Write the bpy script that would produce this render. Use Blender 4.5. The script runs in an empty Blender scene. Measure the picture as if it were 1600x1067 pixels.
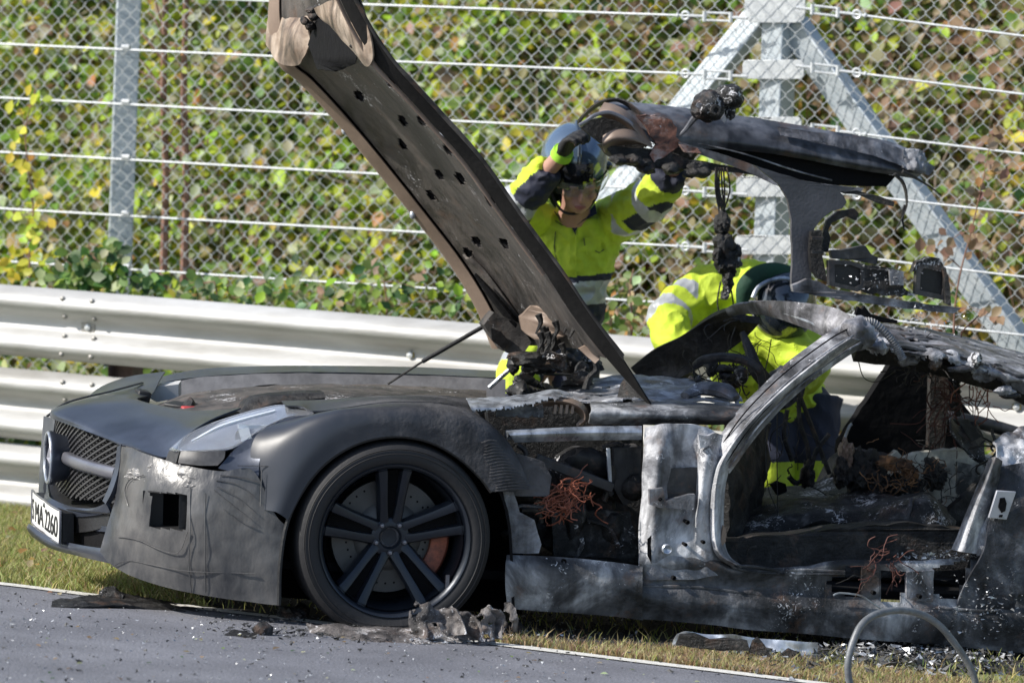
import bpy, bmesh, math, random
import numpy as np
from mathutils import Vector, Matrix, noise
from mathutils.geometry import tessellate_polygon
R = random.Random(7)
SC = bpy.context.scene
COL = SC.collection
rad = math.radians

# ------------------------------------------------------------------ camera, sky, sun
F = 6510.0                                   # focal length in photograph pixels (1600 wide)
CAM = Vector((0, -14, 2.445))
ROT = Matrix.Rotation(rad(90) - math.atan(673.5/F), 3, 'X') @ Matrix.Rotation(0.03, 3, 'Z')
cd = bpy.data.cameras.new('camera'); co = bpy.data.objects.new('camera', cd); COL.objects.link(co)
co.matrix_world = Matrix.Translation(CAM) @ ROT.to_4x4()
cd.sensor_width = 36; cd.lens = F/1600*36; cd.clip_start = 0.5; cd.clip_end = 500
cd.dof.use_dof = True; cd.dof.focus_distance = 14.5; cd.dof.aperture_fstop = 4.0
SC.camera = co
SUN = Vector((-.86, -.27, .72)).normalized()
w = bpy.data.worlds.new("World"); SC.world = w; w.use_nodes = True
nt = w.node_tree; nt.nodes.clear()
sky = nt.nodes.new('ShaderNodeTexSky'); sky.sky_type = 'NISHITA'; sky.sun_disc = False
sky.sun_elevation = math.asin(SUN.z); sky.sun_rotation = math.atan2(SUN.x, SUN.y)
bg = nt.nodes.new('ShaderNodeBackground'); bg.inputs[1].default_value = 0.13
wo = nt.nodes.new('ShaderNodeOutputWorld')
nt.links.new(sky.outputs[0], bg.inputs[0]); nt.links.new(bg.outputs[0], wo.inputs[0])
ld = bpy.data.lights.new('sun', 'SUN'); ld.energy = 4.6; ld.angle = rad(0.5); ld.color = (1, .95, .87)
lo = bpy.data.objects.new('sun', ld); COL.objects.link(lo)
lo.rotation_euler = (-SUN).to_track_quat('-Z', 'Y').to_euler()
SC.view_settings.view_transform = 'Standard'; SC.view_settings.look = 'None'
SC.view_settings.exposure = 0.5; SC.view_settings.gamma = 1

# ------------------------------------------------------------------ measuring helpers
def ray(px, py): return ROT @ Vector(((px-800)/F, (533.5-py)/F, -1))
def M(px, py, y):                            # point seen at a pixel, at a known distance plane
    d = ray(px, py); return CAM + d*((y-CAM.y)/d.y)
PHI = rad(14)
CA = Vector((math.cos(PHI), math.sin(PHI), 0)); CB = Vector((-math.sin(PHI), math.cos(PHI), 0))
CO = M(613, 986, 0.0)
def c(px, py, w):                            # car coordinates: u rearwards, w across the car, z up
    d = ray(px, py); t = ((CO + CB*w) - CAM).dot(CB)/d.dot(CB); p = CAM + d*t - CO
    return Vector((p.dot(CA), w, p.z))
def proj(p):
    q = ROT.transposed() @ (p-CAM); return (800 - F*q.x/q.z, 533.5 + F*q.y/q.z)
def cproj(v): return proj(CO + CA*v.x + CB*v.y + Vector((0, 0, v.z)))
TH = rad(23)
RD = Vector((math.cos(TH), -math.sin(TH), 0)); RN = Vector((math.sin(TH), math.cos(TH), 0))   # along the rail / away from the track
def RP(px, py, off=0.0):
    d = ray(px, py); P0 = Vector((0, 3.8, 0)) + RN*off
    return CAM + d*((P0-CAM).dot(RN)/d.dot(RN))
_g = [M(613, 986, 0.0), M(1500, 1030, 0.5), RP(0, 792)]
GN = (_g[1]-_g[0]).cross(_g[2]-_g[0]).normalized()
if GN.z < 0: GN = -GN
def gz(x, y):
    yy = y if y > -2.5 else -2.5 - (1-math.exp((y+2.5)/2.5))*2.5
    xx = max(-8, min(8, x))
    fy = min(yy, 7)
    return _g[0].z - (GN.x*(xx-_g[0].x) + GN.y*(fy-_g[0].y))/GN.z
def G(px, py):
    d = ray(px, py); return CAM + d*((_g[0]-CAM).dot(GN)/d.dot(GN))

# ------------------------------------------------------------------ materials
def nodes(name):
    m = bpy.data.materials.new(name); m.use_nodes = True
    n = m.node_tree.nodes; l = m.node_tree.links
    return m, n, l, n['Principled BSDF']
def mat(name, col, rough=.5, metal=0, var=.25, scale=8, bump=.0, bscale=60, coat=0, col2=None, detail=6, stretch=None, thr=(.35, .65), spec=.5):
    m, n, l, b = nodes(name)
    tc = n.new('ShaderNodeTexCoord'); src = tc.outputs['Object']
    if stretch:
        mp = n.new('ShaderNodeMapping'); mp.inputs['Scale'].default_value = stretch
        l.new(src, mp.inputs[0]); src = mp.outputs[0]
    t = n.new('ShaderNodeTexNoise'); t.inputs['Scale'].default_value = scale; t.inputs['Detail'].default_value = detail
    t.inputs['Roughness'].default_value = .65
    l.new(src, t.inputs['Vector'])
    r = n.new('ShaderNodeValToRGB'); r.color_ramp.elements[0].position = thr[0]; r.color_ramp.elements[1].position = thr[1]
    c2 = col2 or tuple(x*(1-var) for x in col)
    r.color_ramp.elements[0].color = (*c2, 1); r.color_ramp.elements[1].color = (*col, 1)
    l.new(t.outputs['Fac'], r.inputs[0]); l.new(r.outputs[0], b.inputs['Base Color'])
    mr = n.new('ShaderNodeMapRange'); mr.inputs['To Min'].default_value = max(0, rough-.12); mr.inputs['To Max'].default_value = min(1, rough+.12)
    l.new(t.outputs['Fac'], mr.inputs['Value']); l.new(mr.outputs[0], b.inputs['Roughness'])
    b.inputs['Metallic'].default_value = metal; b.inputs['Coat Weight'].default_value = coat
    b.inputs['Specular IOR Level'].default_value = spec
    if bump:
        t2 = n.new('ShaderNodeTexNoise'); t2.inputs['Scale'].default_value = bscale; t2.inputs['Detail'].default_value = 5
        l.new(src, t2.inputs['Vector'])
        bu = n.new('ShaderNodeBump'); bu.inputs['Strength'].default_value = min(1, bump); bu.inputs['Distance'].default_value = .01
        l.new(t2.outputs['Fac'], bu.inputs['Height']); l.new(bu.outputs[0], b.inputs['Normal'])
    return m
def burnt(name, dark, mid, light, scale=5, rough=.55, metal=.3, flakes=.0, bump=.5, thr=(.38, .52, .68), flakecol=(.6, .6, .62), rust=.6):
    """scorched metal: soot, bare oxidised metal and pale ash in drifting patches"""
    m, n, l, b = nodes(name)
    tc = n.new('ShaderNodeTexCoord'); src = tc.outputs['Object']
    t = n.new('ShaderNodeTexNoise'); t.inputs['Scale'].default_value = scale; t.inputs['Detail'].default_value = 9
    t.inputs['Roughness'].default_value = .62; t.inputs['Distortion'].default_value = .5
    l.new(src, t.inputs['Vector'])
    r = n.new('ShaderNodeValToRGB'); e = r.color_ramp.elements
    e[0].position = thr[0]; e[0].color = (*dark, 1); e[1].position = thr[2]; e[1].color = (*light, 1)
    k = e.new(thr[1]); k.color = (*mid, 1)
    l.new(t.outputs['Fac'], r.inputs[0]); out = r.outputs[0]
    # vertical soot runs
    mp = n.new('ShaderNodeMapping'); mp.inputs['Scale'].default_value = (14, 14, 2.2); l.new(src, mp.inputs[0])
    t3 = n.new('ShaderNodeTexNoise'); t3.inputs['Scale'].default_value = 1.6; t3.inputs['Detail'].default_value = 6; l.new(mp.outputs[0], t3.inputs['Vector'])
    r3 = n.new('ShaderNodeValToRGB'); r3.color_ramp.elements[0].position = .36; r3.color_ramp.elements[0].color = (.3, .3, .3, 1)
    r3.color_ramp.elements[1].position = .56; l.new(t3.outputs['Fac'], r3.inputs[0])
    mu = n.new('ShaderNodeMix'); mu.data_type = 'RGBA'; mu.blend_type = 'MULTIPLY'; mu.inputs[0].default_value = .8
    l.new(out, mu.inputs[6]); l.new(r3.outputs[0], mu.inputs[7]); out = mu.outputs[2]
    if flakes:
        v = n.new('ShaderNodeTexNoise'); v.inputs['Scale'].default_value = 46; v.inputs['Detail'].default_value = 7; v.inputs['Roughness'].default_value = .7; v.inputs['Distortion'].default_value = 1.5; l.new(src, v.inputs['Vector'])
        n2 = n.new('ShaderNodeTexNoise'); n2.inputs['Scale'].default_value = 6; l.new(src, n2.inputs['Vector'])
        ma = n.new('ShaderNodeMath'); ma.operation = 'MULTIPLY_ADD'; ma.inputs[1].default_value = .6; l.new(n2.outputs['Fac'], ma.inputs[0]); l.new(v.outputs['Fac'], ma.inputs[2])
        gt = n.new('ShaderNodeMapRange'); gt.inputs['From Min'].default_value = .99-flakes*.16; gt.inputs['From Max'].default_value = 1.04-flakes*.16
        l.new(ma.outputs[0], gt.inputs['Value'])
        mx = n.new('ShaderNodeMix'); mx.data_type = 'RGBA'; l.new(gt.outputs[0], mx.inputs[0]); l.new(out, mx.inputs[6])
        mx.inputs[7].default_value = (*flakecol, 1); out = mx.outputs[2]
    if rust:
        n4 = n.new('ShaderNodeTexNoise'); n4.inputs['Scale'].default_value = 8; n4.inputs['Detail'].default_value = 7; n4.inputs['Roughness'].default_value = .7
        mp4 = n.new('ShaderNodeMapping'); mp4.inputs['Location'].default_value = (3, 7, 1); l.new(src, mp4.inputs[0]); l.new(mp4.outputs[0], n4.inputs['Vector'])
        g4 = n.new('ShaderNodeMapRange'); g4.inputs['From Min'].default_value = .56; g4.inputs['From Max'].default_value = .68; g4.inputs['To Max'].default_value = rust; l.new(n4.outputs['Fac'], g4.inputs['Value'])
        m4 = n.new('ShaderNodeMix'); m4.data_type = 'RGBA'; l.new(g4.outputs[0], m4.inputs[0]); l.new(out, m4.inputs[6]); m4.inputs[7].default_value = (.13, .075, .05, 1); out = m4.outputs[2]
    l.new(out, b.inputs['Base Color'])
    mr = n.new('ShaderNodeMapRange'); mr.inputs['To Min'].default_value = rough-.18; mr.inputs['To Max'].default_value = min(1, rough+.22)
    l.new(t3.outputs['Fac'], mr.inputs['Value']); l.new(mr.outputs[0], b.inputs['Roughness'])
    b.inputs['Metallic'].default_value = metal
    t2 = n.new('ShaderNodeTexNoise'); t2.inputs['Scale'].default_value = 38; t2.inputs['Detail'].default_value = 8; t2.inputs['Roughness'].default_value = .7; l.new(src, t2.inputs['Vector'])
    bu = n.new('ShaderNodeBump'); bu.inputs['Strength'].default_value = bump; bu.inputs['Distance'].default_value = .012
    l.new(t2.outputs['Fac'], bu.inputs['Height']); l.new(bu.outputs[0], b.inputs['Normal'])
    return m
def leafmat(name):
    m, n, l, b = nodes(name)
    a = n.new('ShaderNodeAttribute'); a.attribute_name = 'tint'
    l.new(a.outputs['Color'], b.inputs['Base Color']); b.inputs['Roughness'].default_value = .5
    tr = n.new('ShaderNodeBsdfTranslucent'); l.new(a.outputs['Color'], tr.inputs[0])
    mx = n.new('ShaderNodeMixShader'); mx.inputs[0].default_value = .55
    l.new(b.outputs[0], mx.inputs[1]); l.new(tr.outputs[0], mx.inputs[2]); l.new(mx.outputs[0], n['Material Output'].inputs[0])
    return m

m_leaf = leafmat('leaf')
m_soil = mat('soil', (.10, .09, .04), .9, scale=6, bump=.5, bscale=20, col2=(.03, .025, .015))
m_bark = mat('bark', (.30, .17, .12), .8, scale=20, bump=.5, bscale=40, col2=(.14, .07, .05), stretch=(1, 1, .3))
m_dry = mat('dry_leaf', (.27, .15, .06), .8, scale=20, col2=(.12, .06, .03))
m_galv = mat('galvanised_steel', (.62, .64, .65), .48, .35, scale=22, bump=.12, bscale=60, col2=(.48, .50, .52))
m_galvd = mat('weathered_galvanised', (.50, .54, .57), .5, .3, scale=9, bump=.15, bscale=50, col2=(.36, .41, .45))
m_beam = mat('guardrail_steel', (.50, .50, .495), .55, .2, scale=2.2, bump=.25, bscale=22, col2=(.30, .29, .27), stretch=(.35, 1, 2.4), thr=(.3, .62))
m_wire = mat('fence_wire', (.50, .52, .52), .55, .3, scale=30, var=.3)
m_woodblock = mat('rusty_spacer', (.22, .14, .11), .8, scale=20, var=.4)
m_reflector = mat('reflector_amber', (.5, .36, .05), .4)
m_bolt = mat('bolt_steel', (.32, .31, .29), .5, .5, scale=50)
# car
m_satin = mat('satin_black_paint', (.075, .088, .12), .36, .45, scale=3, bump=.03, bscale=120, col2=(.032, .036, .046), coat=.15)
m_satinscorch = burnt('scorched_paint', (.012, .012, .013), (.03, .031, .035), (.085, .08, .078), 6, .5, .1, .0, .3)
m_camo = mat('camouflage_film', (.105, .102, .10), .36, .05, scale=3.5, bump=.7, bscale=9, col2=(.035, .037, .042), stretch=(1.6, 1.6, .8), thr=(.38, .6))
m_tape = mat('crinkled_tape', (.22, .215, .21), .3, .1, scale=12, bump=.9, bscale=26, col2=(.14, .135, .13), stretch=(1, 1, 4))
m_black = mat('black_plastic', (.012, .012, .013), .55, 0, bump=.2, bscale=50)
m_void = mat('soot_and_hollow_black', (.005, .005, .006), .9, 0, bump=.6, bscale=25, spec=.2)  # soot on burnt parts; in openings and slots, black painted in for shade
m_char = burnt('charred_plastic', (.006, .006, .007), (.016, .015, .015), (.05, .048, .046), 16, .5, .05, .0, 1)
m_charflake = burnt('charred_with_ash', (.007, .007, .008), (.02, .02, .021), (.11, .11, .115), 14, .5, .2, .5, 1)
m_sill = burnt('burnt_sill_metal', (.014, .015, .017), (.11, .113, .122), (.50, .51, .53), 4.6, .55, .12, .14, .6, (.38, .52, .68))
m_pillar = burnt('burnt_pillar_metal', (.018, .019, .022), (.20, .205, .225), (.66, .67, .70), 4.2, .58, .12, .3, .6, (.36, .50, .64))
m_roofmet = burnt('burnt_roof_metal', (.04, .04, .044), (.20, .20, .22), (.58, .58, .61), 5, .45, .35, .25, .6)
m_ash = burnt('pale_ash_metal', (.10, .10, .11), (.30, .31, .34), (.66, .67, .7), 6, .5, .25, .35, .8, flakecol=(.75, .75, .78))
m_alu = burnt('bare_aluminium', (.28, .31, .36), (.46, .5, .56), (.68, .72, .78), 9, .3, .6, .0, .15, (.25, .5, .75))
m_doorskin = burnt('scorched_door_skin', (.05, .052, .06), (.15, .155, .175), (.30, .31, .35), 3, .36, .3, .0, .15)
m_tan = mat('scorched_tan_inner_skin', (.27, .20, .155), .5, .1, scale=3, bump=.1, bscale=50, col2=(.13, .095, .075), thr=(.3, .7))
m_hoodin = burnt('heat_browned_hood_liner', (.014, .013, .013), (.062, .055, .051), (.11, .095, .085), 3.6, .6, .05, .08, .35, (.30, .46, .66), rust=.4)
m_soot = mat('soot_blackened_metal', (.014, .0135, .0135), .85, .0, scale=9, bump=.2, bscale=60, col2=(.006, .006, .006), spec=.2)
m_glass, n, l, b = nodes('clear_lamp_cover'); b.inputs['Base Color'].default_value = (.93, .95, .98, 1); b.inputs['Transmission Weight'].default_value = .93; b.inputs['Roughness'].default_value = .07; b.inputs['IOR'].default_value = 1.25
m_tanl = burnt('pale_scorched_tan', (.05, .038, .03), (.24, .18, .135), (.42, .34, .27), 6, .55, .05, .0, .3, (.34, .48, .62), rust=.5)
m_rustpaint = burnt('blistered_primer', (.05, .03, .03), (.28, .12, .08), (.45, .38, .36), 14, .7, .0, .3, .6)
m_tyre = mat('tyre_rubber', (.013, .013, .015), .7, 0, scale=8, bump=.15, bscale=60)
m_rim = mat('dark_rim_metal', (.022, .028, .040), .38, .35, scale=6, var=.3, bump=.05)
m_disc = mat('brake_disc', (.10, .10, .10), .5, .2, scale=10, var=.3)
m_copper = mat('burnt_copper', (.30, .09, .05), .55, .25, scale=40, col2=(.12, .04, .025))
m_lens = mat('headlight_lens', (.30, .32, .36), .22, .15, scale=5, col2=(.12, .13, .155), coat=1)
m_lamp = mat('lamp_unit', (.75, .8, .85), .15, .2, coat=1, var=.1)
m_ind = mat('indicator_band', (.05, .05, .055), .5, .0, scale=40, col2=(.02, .02, .022))
m_trim = mat('dark_chrome', (.22, .22, .25), .33, .6, var=.2)
m_meshm = mat('grille_mesh', (.07, .07, .075), .4, .3)
m_plate = mat('number_plate', (.74, .74, .72), .35, var=.06)
m_ink = mat('plate_ink', (.02, .02, .022), .5)
m_red = mat('red_cap', (.5, .05, .05), .5)
m_whitep = mat('white_plastic', (.6, .6, .6), .5)
m_foam = mat('burnt_foam', (.33, .17, .08), .9, scale=12, bump=1, bscale=30, col2=(.07, .04, .025), thr=(.4, .62))
m_board = mat('scorched_bulkhead', (.66, .64, .56), .7, .1, scale=7, bump=.5, bscale=20, col2=(.08, .08, .075), thr=(.38, .6))
# people
m_hv = mat('hi_vis_fabric', (.52, .66, .04), .75, 0, scale=7, bump=.8, bscale=14, col2=(.33, .44, .03), thr=(.3, .62))
m_navy = mat('navy_fabric', (.016, .02, .042), .75, 0, scale=8, bump=.25, bscale=25)
m_refl = mat('reflective_tape', (.40, .42, .45), .4, .15, scale=10, var=.15, bump=.15, bscale=30)
m_skin = mat('skin', (.45, .25, .19), .55, 0, scale=14, var=.15)
m_helmet = mat('helmet_shell', (.10, .15, .23), .14, .3, scale=2, var=.3, coat=1)
m_lip = mat('lips', (.36, .13, .11), .5)
m_helmetb = mat('dark_helmet_shell', (.03, .04, .055), .12, .2, coat=1)
m_visor = mat('dark_visor', (.01, .011, .014), .05, 0, coat=1)
m_green = mat('green_neck_guard', (.01, .055, .03), .8, bump=.3)
m_glove = mat('black_glove', (.012, .012, .014), .7, bump=.3)
m_glovehv = mat('hi_vis_glove_cuff', (.38, .72, .05), .65)
m_hose = mat('grey_hose', (.17, .18, .19), .45, .1, scale=30, bump=.2, bscale=90, col2=(.1, .105, .11))

# ------------------------------------------------------------------ mesh helpers
def catm(p0, p1, p2, p3, t):
    return .5*((2*p1) + (p2-p0)*t + (2*p0-5*p1+4*p2-p3)*t*t + (3*p1-p0-3*p2+p3)*t*t*t)
def spline(P, n, closed=False):
    P = [Vector(p) for p in P]; out = []; L = len(P)
    if n <= 1 or L < 3 and not closed:
        if n <= 1: return P
    segs = L if closed else L-1
    for i in range(segs):
        if closed: a, b, cc, d = P[(i-1) % L], P[i], P[(i+1) % L], P[(i+2) % L]
        else:
            b, cc = P[i], P[i+1]
            a = P[i-1] if i else b*2-cc
            d = P[i+2] if i+2 < L else cc*2-b
        for k in range(n): out.append(catm(a, b, cc, d, k/n))
    if not closed: out.append(P[-1])
    return out
class MB:
    def __init__(s): s.v = []; s.f = []; s.m = []
    def add(s, vs, fs, m=0):
        o = len(s.v); s.v += [Vector(v) for v in vs]; s.f += [tuple(i+o for i in f) for f in fs]; s.m += [m]*len(fs); return s
    def tube(s, pts, r, n=8, m=0, smooth=0, flat=1.0, closed=False):
        pts = [Vector(p) for p in pts]
        if not isinstance(r, (list, tuple)): r = [r]*len(pts)
        if smooth:
            rr = []; segs = len(pts) if closed else len(pts)-1
            for i in range(segs):
                for k in range(smooth): rr.append(r[i]+(r[(i+1) % len(r)]-r[i])*k/smooth)
            if not closed: rr.append(r[-1])
            pts = spline(pts, smooth, closed); r = rr
        vs = []; fs = []; L = len(pts); up = None
        for i, p in enumerate(pts):
            if closed: t = pts[(i+1) % L]-pts[i-1]
            else: t = pts[min(i+1, L-1)]-pts[max(i-1, 0)]
            if t.length < 1e-9: t = Vector((0, 0, 1))
            t.normalize()
            if up is None:
                up = Vector((0, 0, 1)) if abs(t.z) < .9 else Vector((0, 1, 0))
            x = t.cross(up)
            if x.length < 1e-4: x = t.orthogonal()
            x.normalize(); y = x.cross(t).normalized(); up = y
            for k in range(n):
                a = 2*math.pi*(k+.5)/n
                vs.append(p + x*math.cos(a)*r[i] + y*math.sin(a)*r[i]*flat)
        for i in range(L if closed else L-1):
            for k in range(n):
                j = (i+1) % L
                fs.append((i*n+k, i*n+(k+1) % n, j*n+(k+1) % n, j*n+k))
        if not closed:
            fs.append(tuple(range(n))[::-1]); fs.append(tuple((L-1)*n+k for k in range(n)))
        return s.add(vs, fs, m)
    def box(s, cen, ax, size, m=0):
        """ax: three unit vectors"""
        cen = Vector(cen); vs = []
        for i in (-1, 1):
            for j in (-1, 1):
                for k in (-1, 1):
                    vs.append(cen + ax[0]*(i*size[0]/2) + ax[1]*(j*size[1]/2) + ax[2]*(k*size[2]/2))
        return s.add(vs, [(0, 1, 3, 2), (4, 6, 7, 5), (0, 4, 5, 1), (2, 3, 7, 6), (0, 2, 6, 4), (1, 5, 7, 3)], m)
    def bar(s, p0, p1, wd, ht, up=Vector((0, 0, 1)), m=0):
        p0 = Vector(p0); p1 = Vector(p1); t = p1-p0; L = t.length; t.normalize()
        x = t.cross(up).normalized(); y = x.cross(t)
        return s.box((p0+p1)/2, (t, x, y), (L, wd, ht), m)
    def slab(s, P, off, jag=0, m=0, step=0, seed=0):
        """outline extruded by the vector off; step refines and jag roughens the outline"""
        P = [Vector(p) for p in P]
        if step:
            Q = []
            for i, p in enumerate(P):
                q = P[(i+1) % len(P)]; k = max(1, int((q-p).length/step))
                for j in range(k):
                    v = p.lerp(q, j/k)
                    if j: v += Vector([noise.noise(v*37+Vector((seed, a*9, 3))) for a in range(3)])*jag*1.4
                    Q.append(v)
            P = Q
        off = Vector(off); n = len(P)
        tr = tessellate_polygon([P])
        vs = P+[p+off for p in P]
        fs = [tuple(t) for t in tr]+[tuple(i+n for i in t[::-1]) for t in tr]
        fs += [(i, (i+1) % n, (i+1) % n+n, i+n) for i in range(n)]
        return s.add(vs, fs, m)
    def loft(s, rows, nu=4, nv=4, th=.004, hole=None, amp=0, fr=8, seed=0, m=0, away=None):
        rows = [spline(r, nu) for r in rows]
        cols = [spline([r[i] for r in rows], nv) for i in range(len(rows[0]))]
        nC = len(cols); nR = len(cols[0])
        g = [[cols[i][j] for i in range(nC)] for j in range(nR)]
        nm = [[None]*nC for _ in range(nR)]
        for j in range(nR):
            for i in range(nC):
                a = g[j][min(i+1, nC-1)]-g[j][max(i-1, 0)]; b = g[min(j+1, nR-1)][i]-g[max(j-1, 0)][i]
                q = a.cross(b); nm[j][i] = q.normalized() if q.length > 1e-12 else Vector((0, 1, 0))
        if away is not None:
            mid = nm[nR//2][nC//2]
            if mid.dot(Vector(away)) < 0: nm = [[-q for q in r] for r in nm]
        if amp:
            for j in range(nR):
                for i in range(nC):
                    p = g[j][i]; g[j][i] = p + nm[j][i]*amp*(noise.noise(p*fr+Vector((seed, 0, 0)))+.5*noise.noise(p*fr*2.7+Vector((0, seed, 0))))
        vs = [p for r in g for p in r]; K = len(vs)
        vs += [g[j][i]+nm[j][i]*th for j in range(nR) for i in range(nC)]
        keep = [[True]*(nC-1) for _ in range(nR-1)]
        if hole:
            for j in range(nR-1):
                for i in range(nC-1):
                    if hole((g[j][i]+g[j+1][i+1]+g[j][i+1]+g[j+1][i])/4): keep[j][i] = False
        fs = []
        kp = lambda j, i: 0 <= j < nR-1 and 0 <= i < nC-1 and keep[j][i]
        for j in range(nR-1):
            for i in range(nC-1):
                if not keep[j][i]: continue
                a, b, c_, d = j*nC+i, j*nC+i+1, (j+1)*nC+i+1, (j+1)*nC+i
                fs.append((a, b, c_, d)); fs.append((d+K, c_+K, b+K, a+K))
                if not kp(j-1, i): fs.append((b, a, a+K, b+K))
                if not kp(j+1, i): fs.append((d, c_, c_+K, d+K))
                if not kp(j, i-1): fs.append((a, d, d+K, a+K))
                if not kp(j, i+1): fs.append((c_, b, b+K, c_+K))
        return s.add(vs, fs, m)
    def lathe(s, prof, cen, ax, n=48, m=0, a0=0, a1=2*math.pi):
        """prof: (along axis, radius); ax: axis, x, y"""
        cen = Vector(cen); vs = []; fs = []; full = abs(a1-a0-2*math.pi) < 1e-6; N = n if full else n+1
        for (h, r) in prof:
            for k in range(N):
                a = a0+(a1-a0)*k/n
                vs.append(cen+ax[0]*h+ax[1]*(r*math.cos(a))+ax[2]*(r*math.sin(a)))
        for i in range(len(prof)-1):
            for k in range(n):
                k2 = (k+1) % N
                fs.append((i*N+k, i*N+k2, (i+1)*N+k2, (i+1)*N+k))
        return s.add(vs, fs, m)
    def blob(s, cen, rx, amp=.3, fr=9, sub=3, seed=0, m=0, rot=None):
        cen = Vector(cen); bm = bmesh.new(); bmesh.ops.create_icosphere(bm, subdivisions=sub, radius=1)
        vs = []
        for v in bm.verts:
            p = Vector((v.co.x*rx[0], v.co.y*rx[1], v.co.z*rx[2]))
            if rot: p = rot @ p
            k = 1+amp*(noise.noise((cen+p)*fr+Vector((seed, 0, 0)))+.6*noise.noise((cen+p)*fr*2.6)+.4*noise.noise((cen+p)*fr*6))
            vs.append(cen+p*k)
        fs = [tuple(x.index for x in f.verts) for f in bm.faces]; bm.free()
        return s.add(vs, fs, m)
def setmesh(name, V, Fc, mats, mi=None, sharp=40):
    me = bpy.data.meshes.new(name); me.from_pydata([tuple(v) for v in V], [], Fc)
    for x in (mats if isinstance(mats, (list, tuple)) else [mats]): me.materials.append(x)
    me.polygons.foreach_set('use_smooth', [sharp > 0]*len(me.polygons))
    if mi and any(mi): me.polygons.foreach_set('material_index', mi)
    me.update()
    if sharp > 0: me.set_sharp_from_angle(angle=rad(sharp))
    return me
CARROOT = [None]
def base(o):
    b = Vector((0, 0, 0))
    while o is not None:
        if o is CARROOT[0]: return Vector((0, 0, 0))
        b += o.location; o = o.parent
    return b
def obj(name, mb, mats, parent=None, sharp=40, bevel=0, fix=True, **tags):
    off = base(parent) if parent else Vector((0, 0, 0)); loc = Vector((0, 0, 0))
    if parent is None and tags.get('kind') != 'structure':
        zs = min(v.z for v in mb.v); n = len(mb.v)
        loc = Vector((sum(v.x for v in mb.v)/n, sum(v.y for v in mb.v)/n, zs)); off = loc
    V = [v-off for v in mb.v]
    me = setmesh(name, V, mb.f, mats, mb.m, sharp)
    if fix:
        bm = bmesh.new(); bm.from_mesh(me); bmesh.ops.recalc_face_normals(bm, faces=bm.faces); bm.to_mesh(me); bm.free()
    o = bpy.data.objects.new(name, me); COL.objects.link(o); o.location = loc
    if parent: o.parent = parent
    if bevel:
        b = o.modifiers.new('bevel', 'BEVEL'); b.width = bevel; b.segments = 2; b.limit_method = 'ANGLE'; b.angle_limit = rad(35)
    for k, v in tags.items(): o[{'cat': 'category'}.get(k, k)] = v
    return o
def thing(name, label, cat, loc, group=None):
    o = bpy.data.objects.new(name, None); COL.objects.link(o); o.location = loc; o.empty_display_size = .1
    o['label'] = label; o['category'] = cat
    if group: o['group'] = group
    return o
def inpoly(x, y, P):
    r = False; j = len(P)-1
    for i in range(len(P)):
        if (P[i][1] > y) != (P[j][1] > y) and x < (P[j][0]-P[i][0])*(y-P[i][1])/(P[j][1]-P[i][1])+P[i][0]: r = not r
        j = i
    return r
def remesh(mb, vox, smooth=3, wr=0, fr=14, seed=0):
    me = bpy.data.meshes.new('tmp'); me.from_pydata([tuple(v) for v in mb.v], [], mb.f)
    bm = bmesh.new(); bm.from_mesh(me); bmesh.ops.recalc_face_normals(bm, faces=bm.faces); bm.to_mesh(me); bm.free()
    o = bpy.data.objects.new('tmp', me); COL.objects.link(o)
    r = o.modifiers.new('r', 'REMESH'); r.mode = 'VOXEL'; r.voxel_size = vox
    s = o.modifiers.new('s', 'SMOOTH'); s.factor = .6; s.iterations = smooth
    dg = bpy.context.evaluated_depsgraph_get(); m2 = bpy.data.meshes.new_from_object(o.evaluated_get(dg))
    out = MB(); nr = [v.normal.copy() for v in m2.vertices]; V = [v.co.copy() for v in m2.vertices]
    if wr:
        sv = Vector((seed, 0, 0))
        V = [p+nr[i]*wr*(noise.noise(Vector((p.x*.6, p.y*.6, p.z*1.6))*fr+sv)+.7*(1-2*abs(noise.noise(Vector((p.x*1.3+p.z, p.y, p.z*1.3-p.x))*fr*.8+sv)))) for i, p in enumerate(V)]
    out.add(V, [tuple(p.vertices) for p in m2.polygons])
    bpy.data.objects.remove(o); bpy.data.meshes.remove(me); bpy.data.meshes.remove(m2)
    return out
AX = (Vector((1, 0, 0)), Vector((0, 1, 0)), Vector((0, 0, 1)))
# ------------------------------------------------------------------ ground, road, verge, bank
def sheet(name, xs, ys, hf, m, keep=None, **t):
    vs = [Vector((x, y, hf(x, y))) for y in ys for x in xs]; n = len(xs); fs = []
    for j in range(len(ys)-1):
        for i in range(n-1):
            if keep is None or keep((xs[i]+xs[i+1])/2, (ys[j]+ys[j+1])/2): fs.append((j*n+i, j*n+i+1, (j+1)*n+i+1, (j+1)*n+i))
    mb = MB(); mb.add(vs, fs); return obj(name, mb, m, sharp=60, fix=False, **t)
EL = [G(0, 912), G(1220, 1060)]                                  # the road edge
ED = (EL[1]-EL[0]); ED.z = 0; ED.normalize(); EN = Vector((-ED.y, ED.x, 0))
def eoff(x, y): return (Vector((x, y, 0))-Vector((EL[0].x, EL[0].y, 0))).dot(EN)    # >0: verge side
P0R = Vector((0, 3.8, 0))
def roff(x, y): return (Vector((x, y, 0))-P0R).dot(RN)
def bank(x, y):
    h = gz(x, y); r = roff(x, y)-2.35
    if r > 0: h += min(r*1.0, 7+noise.noise(Vector((x, y, 0))*.2)*1.5) + .18*noise.noise(Vector((x, y, 0))*1.3)*min(r, 1)
    return h
m_ground = mat('ground_earth', (.22, .21, .09), .95, scale=3, bump=.6, bscale=30, col2=(.12, .14, .05))
fine = lambda a, b, s: [a+s*i for i in range(int((b-a)/s)+1)]
xs = [-150, -80, -40, -22, -14]+fine(-10, 10, .25)+[14, 22, 40, 80, 150]
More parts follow.
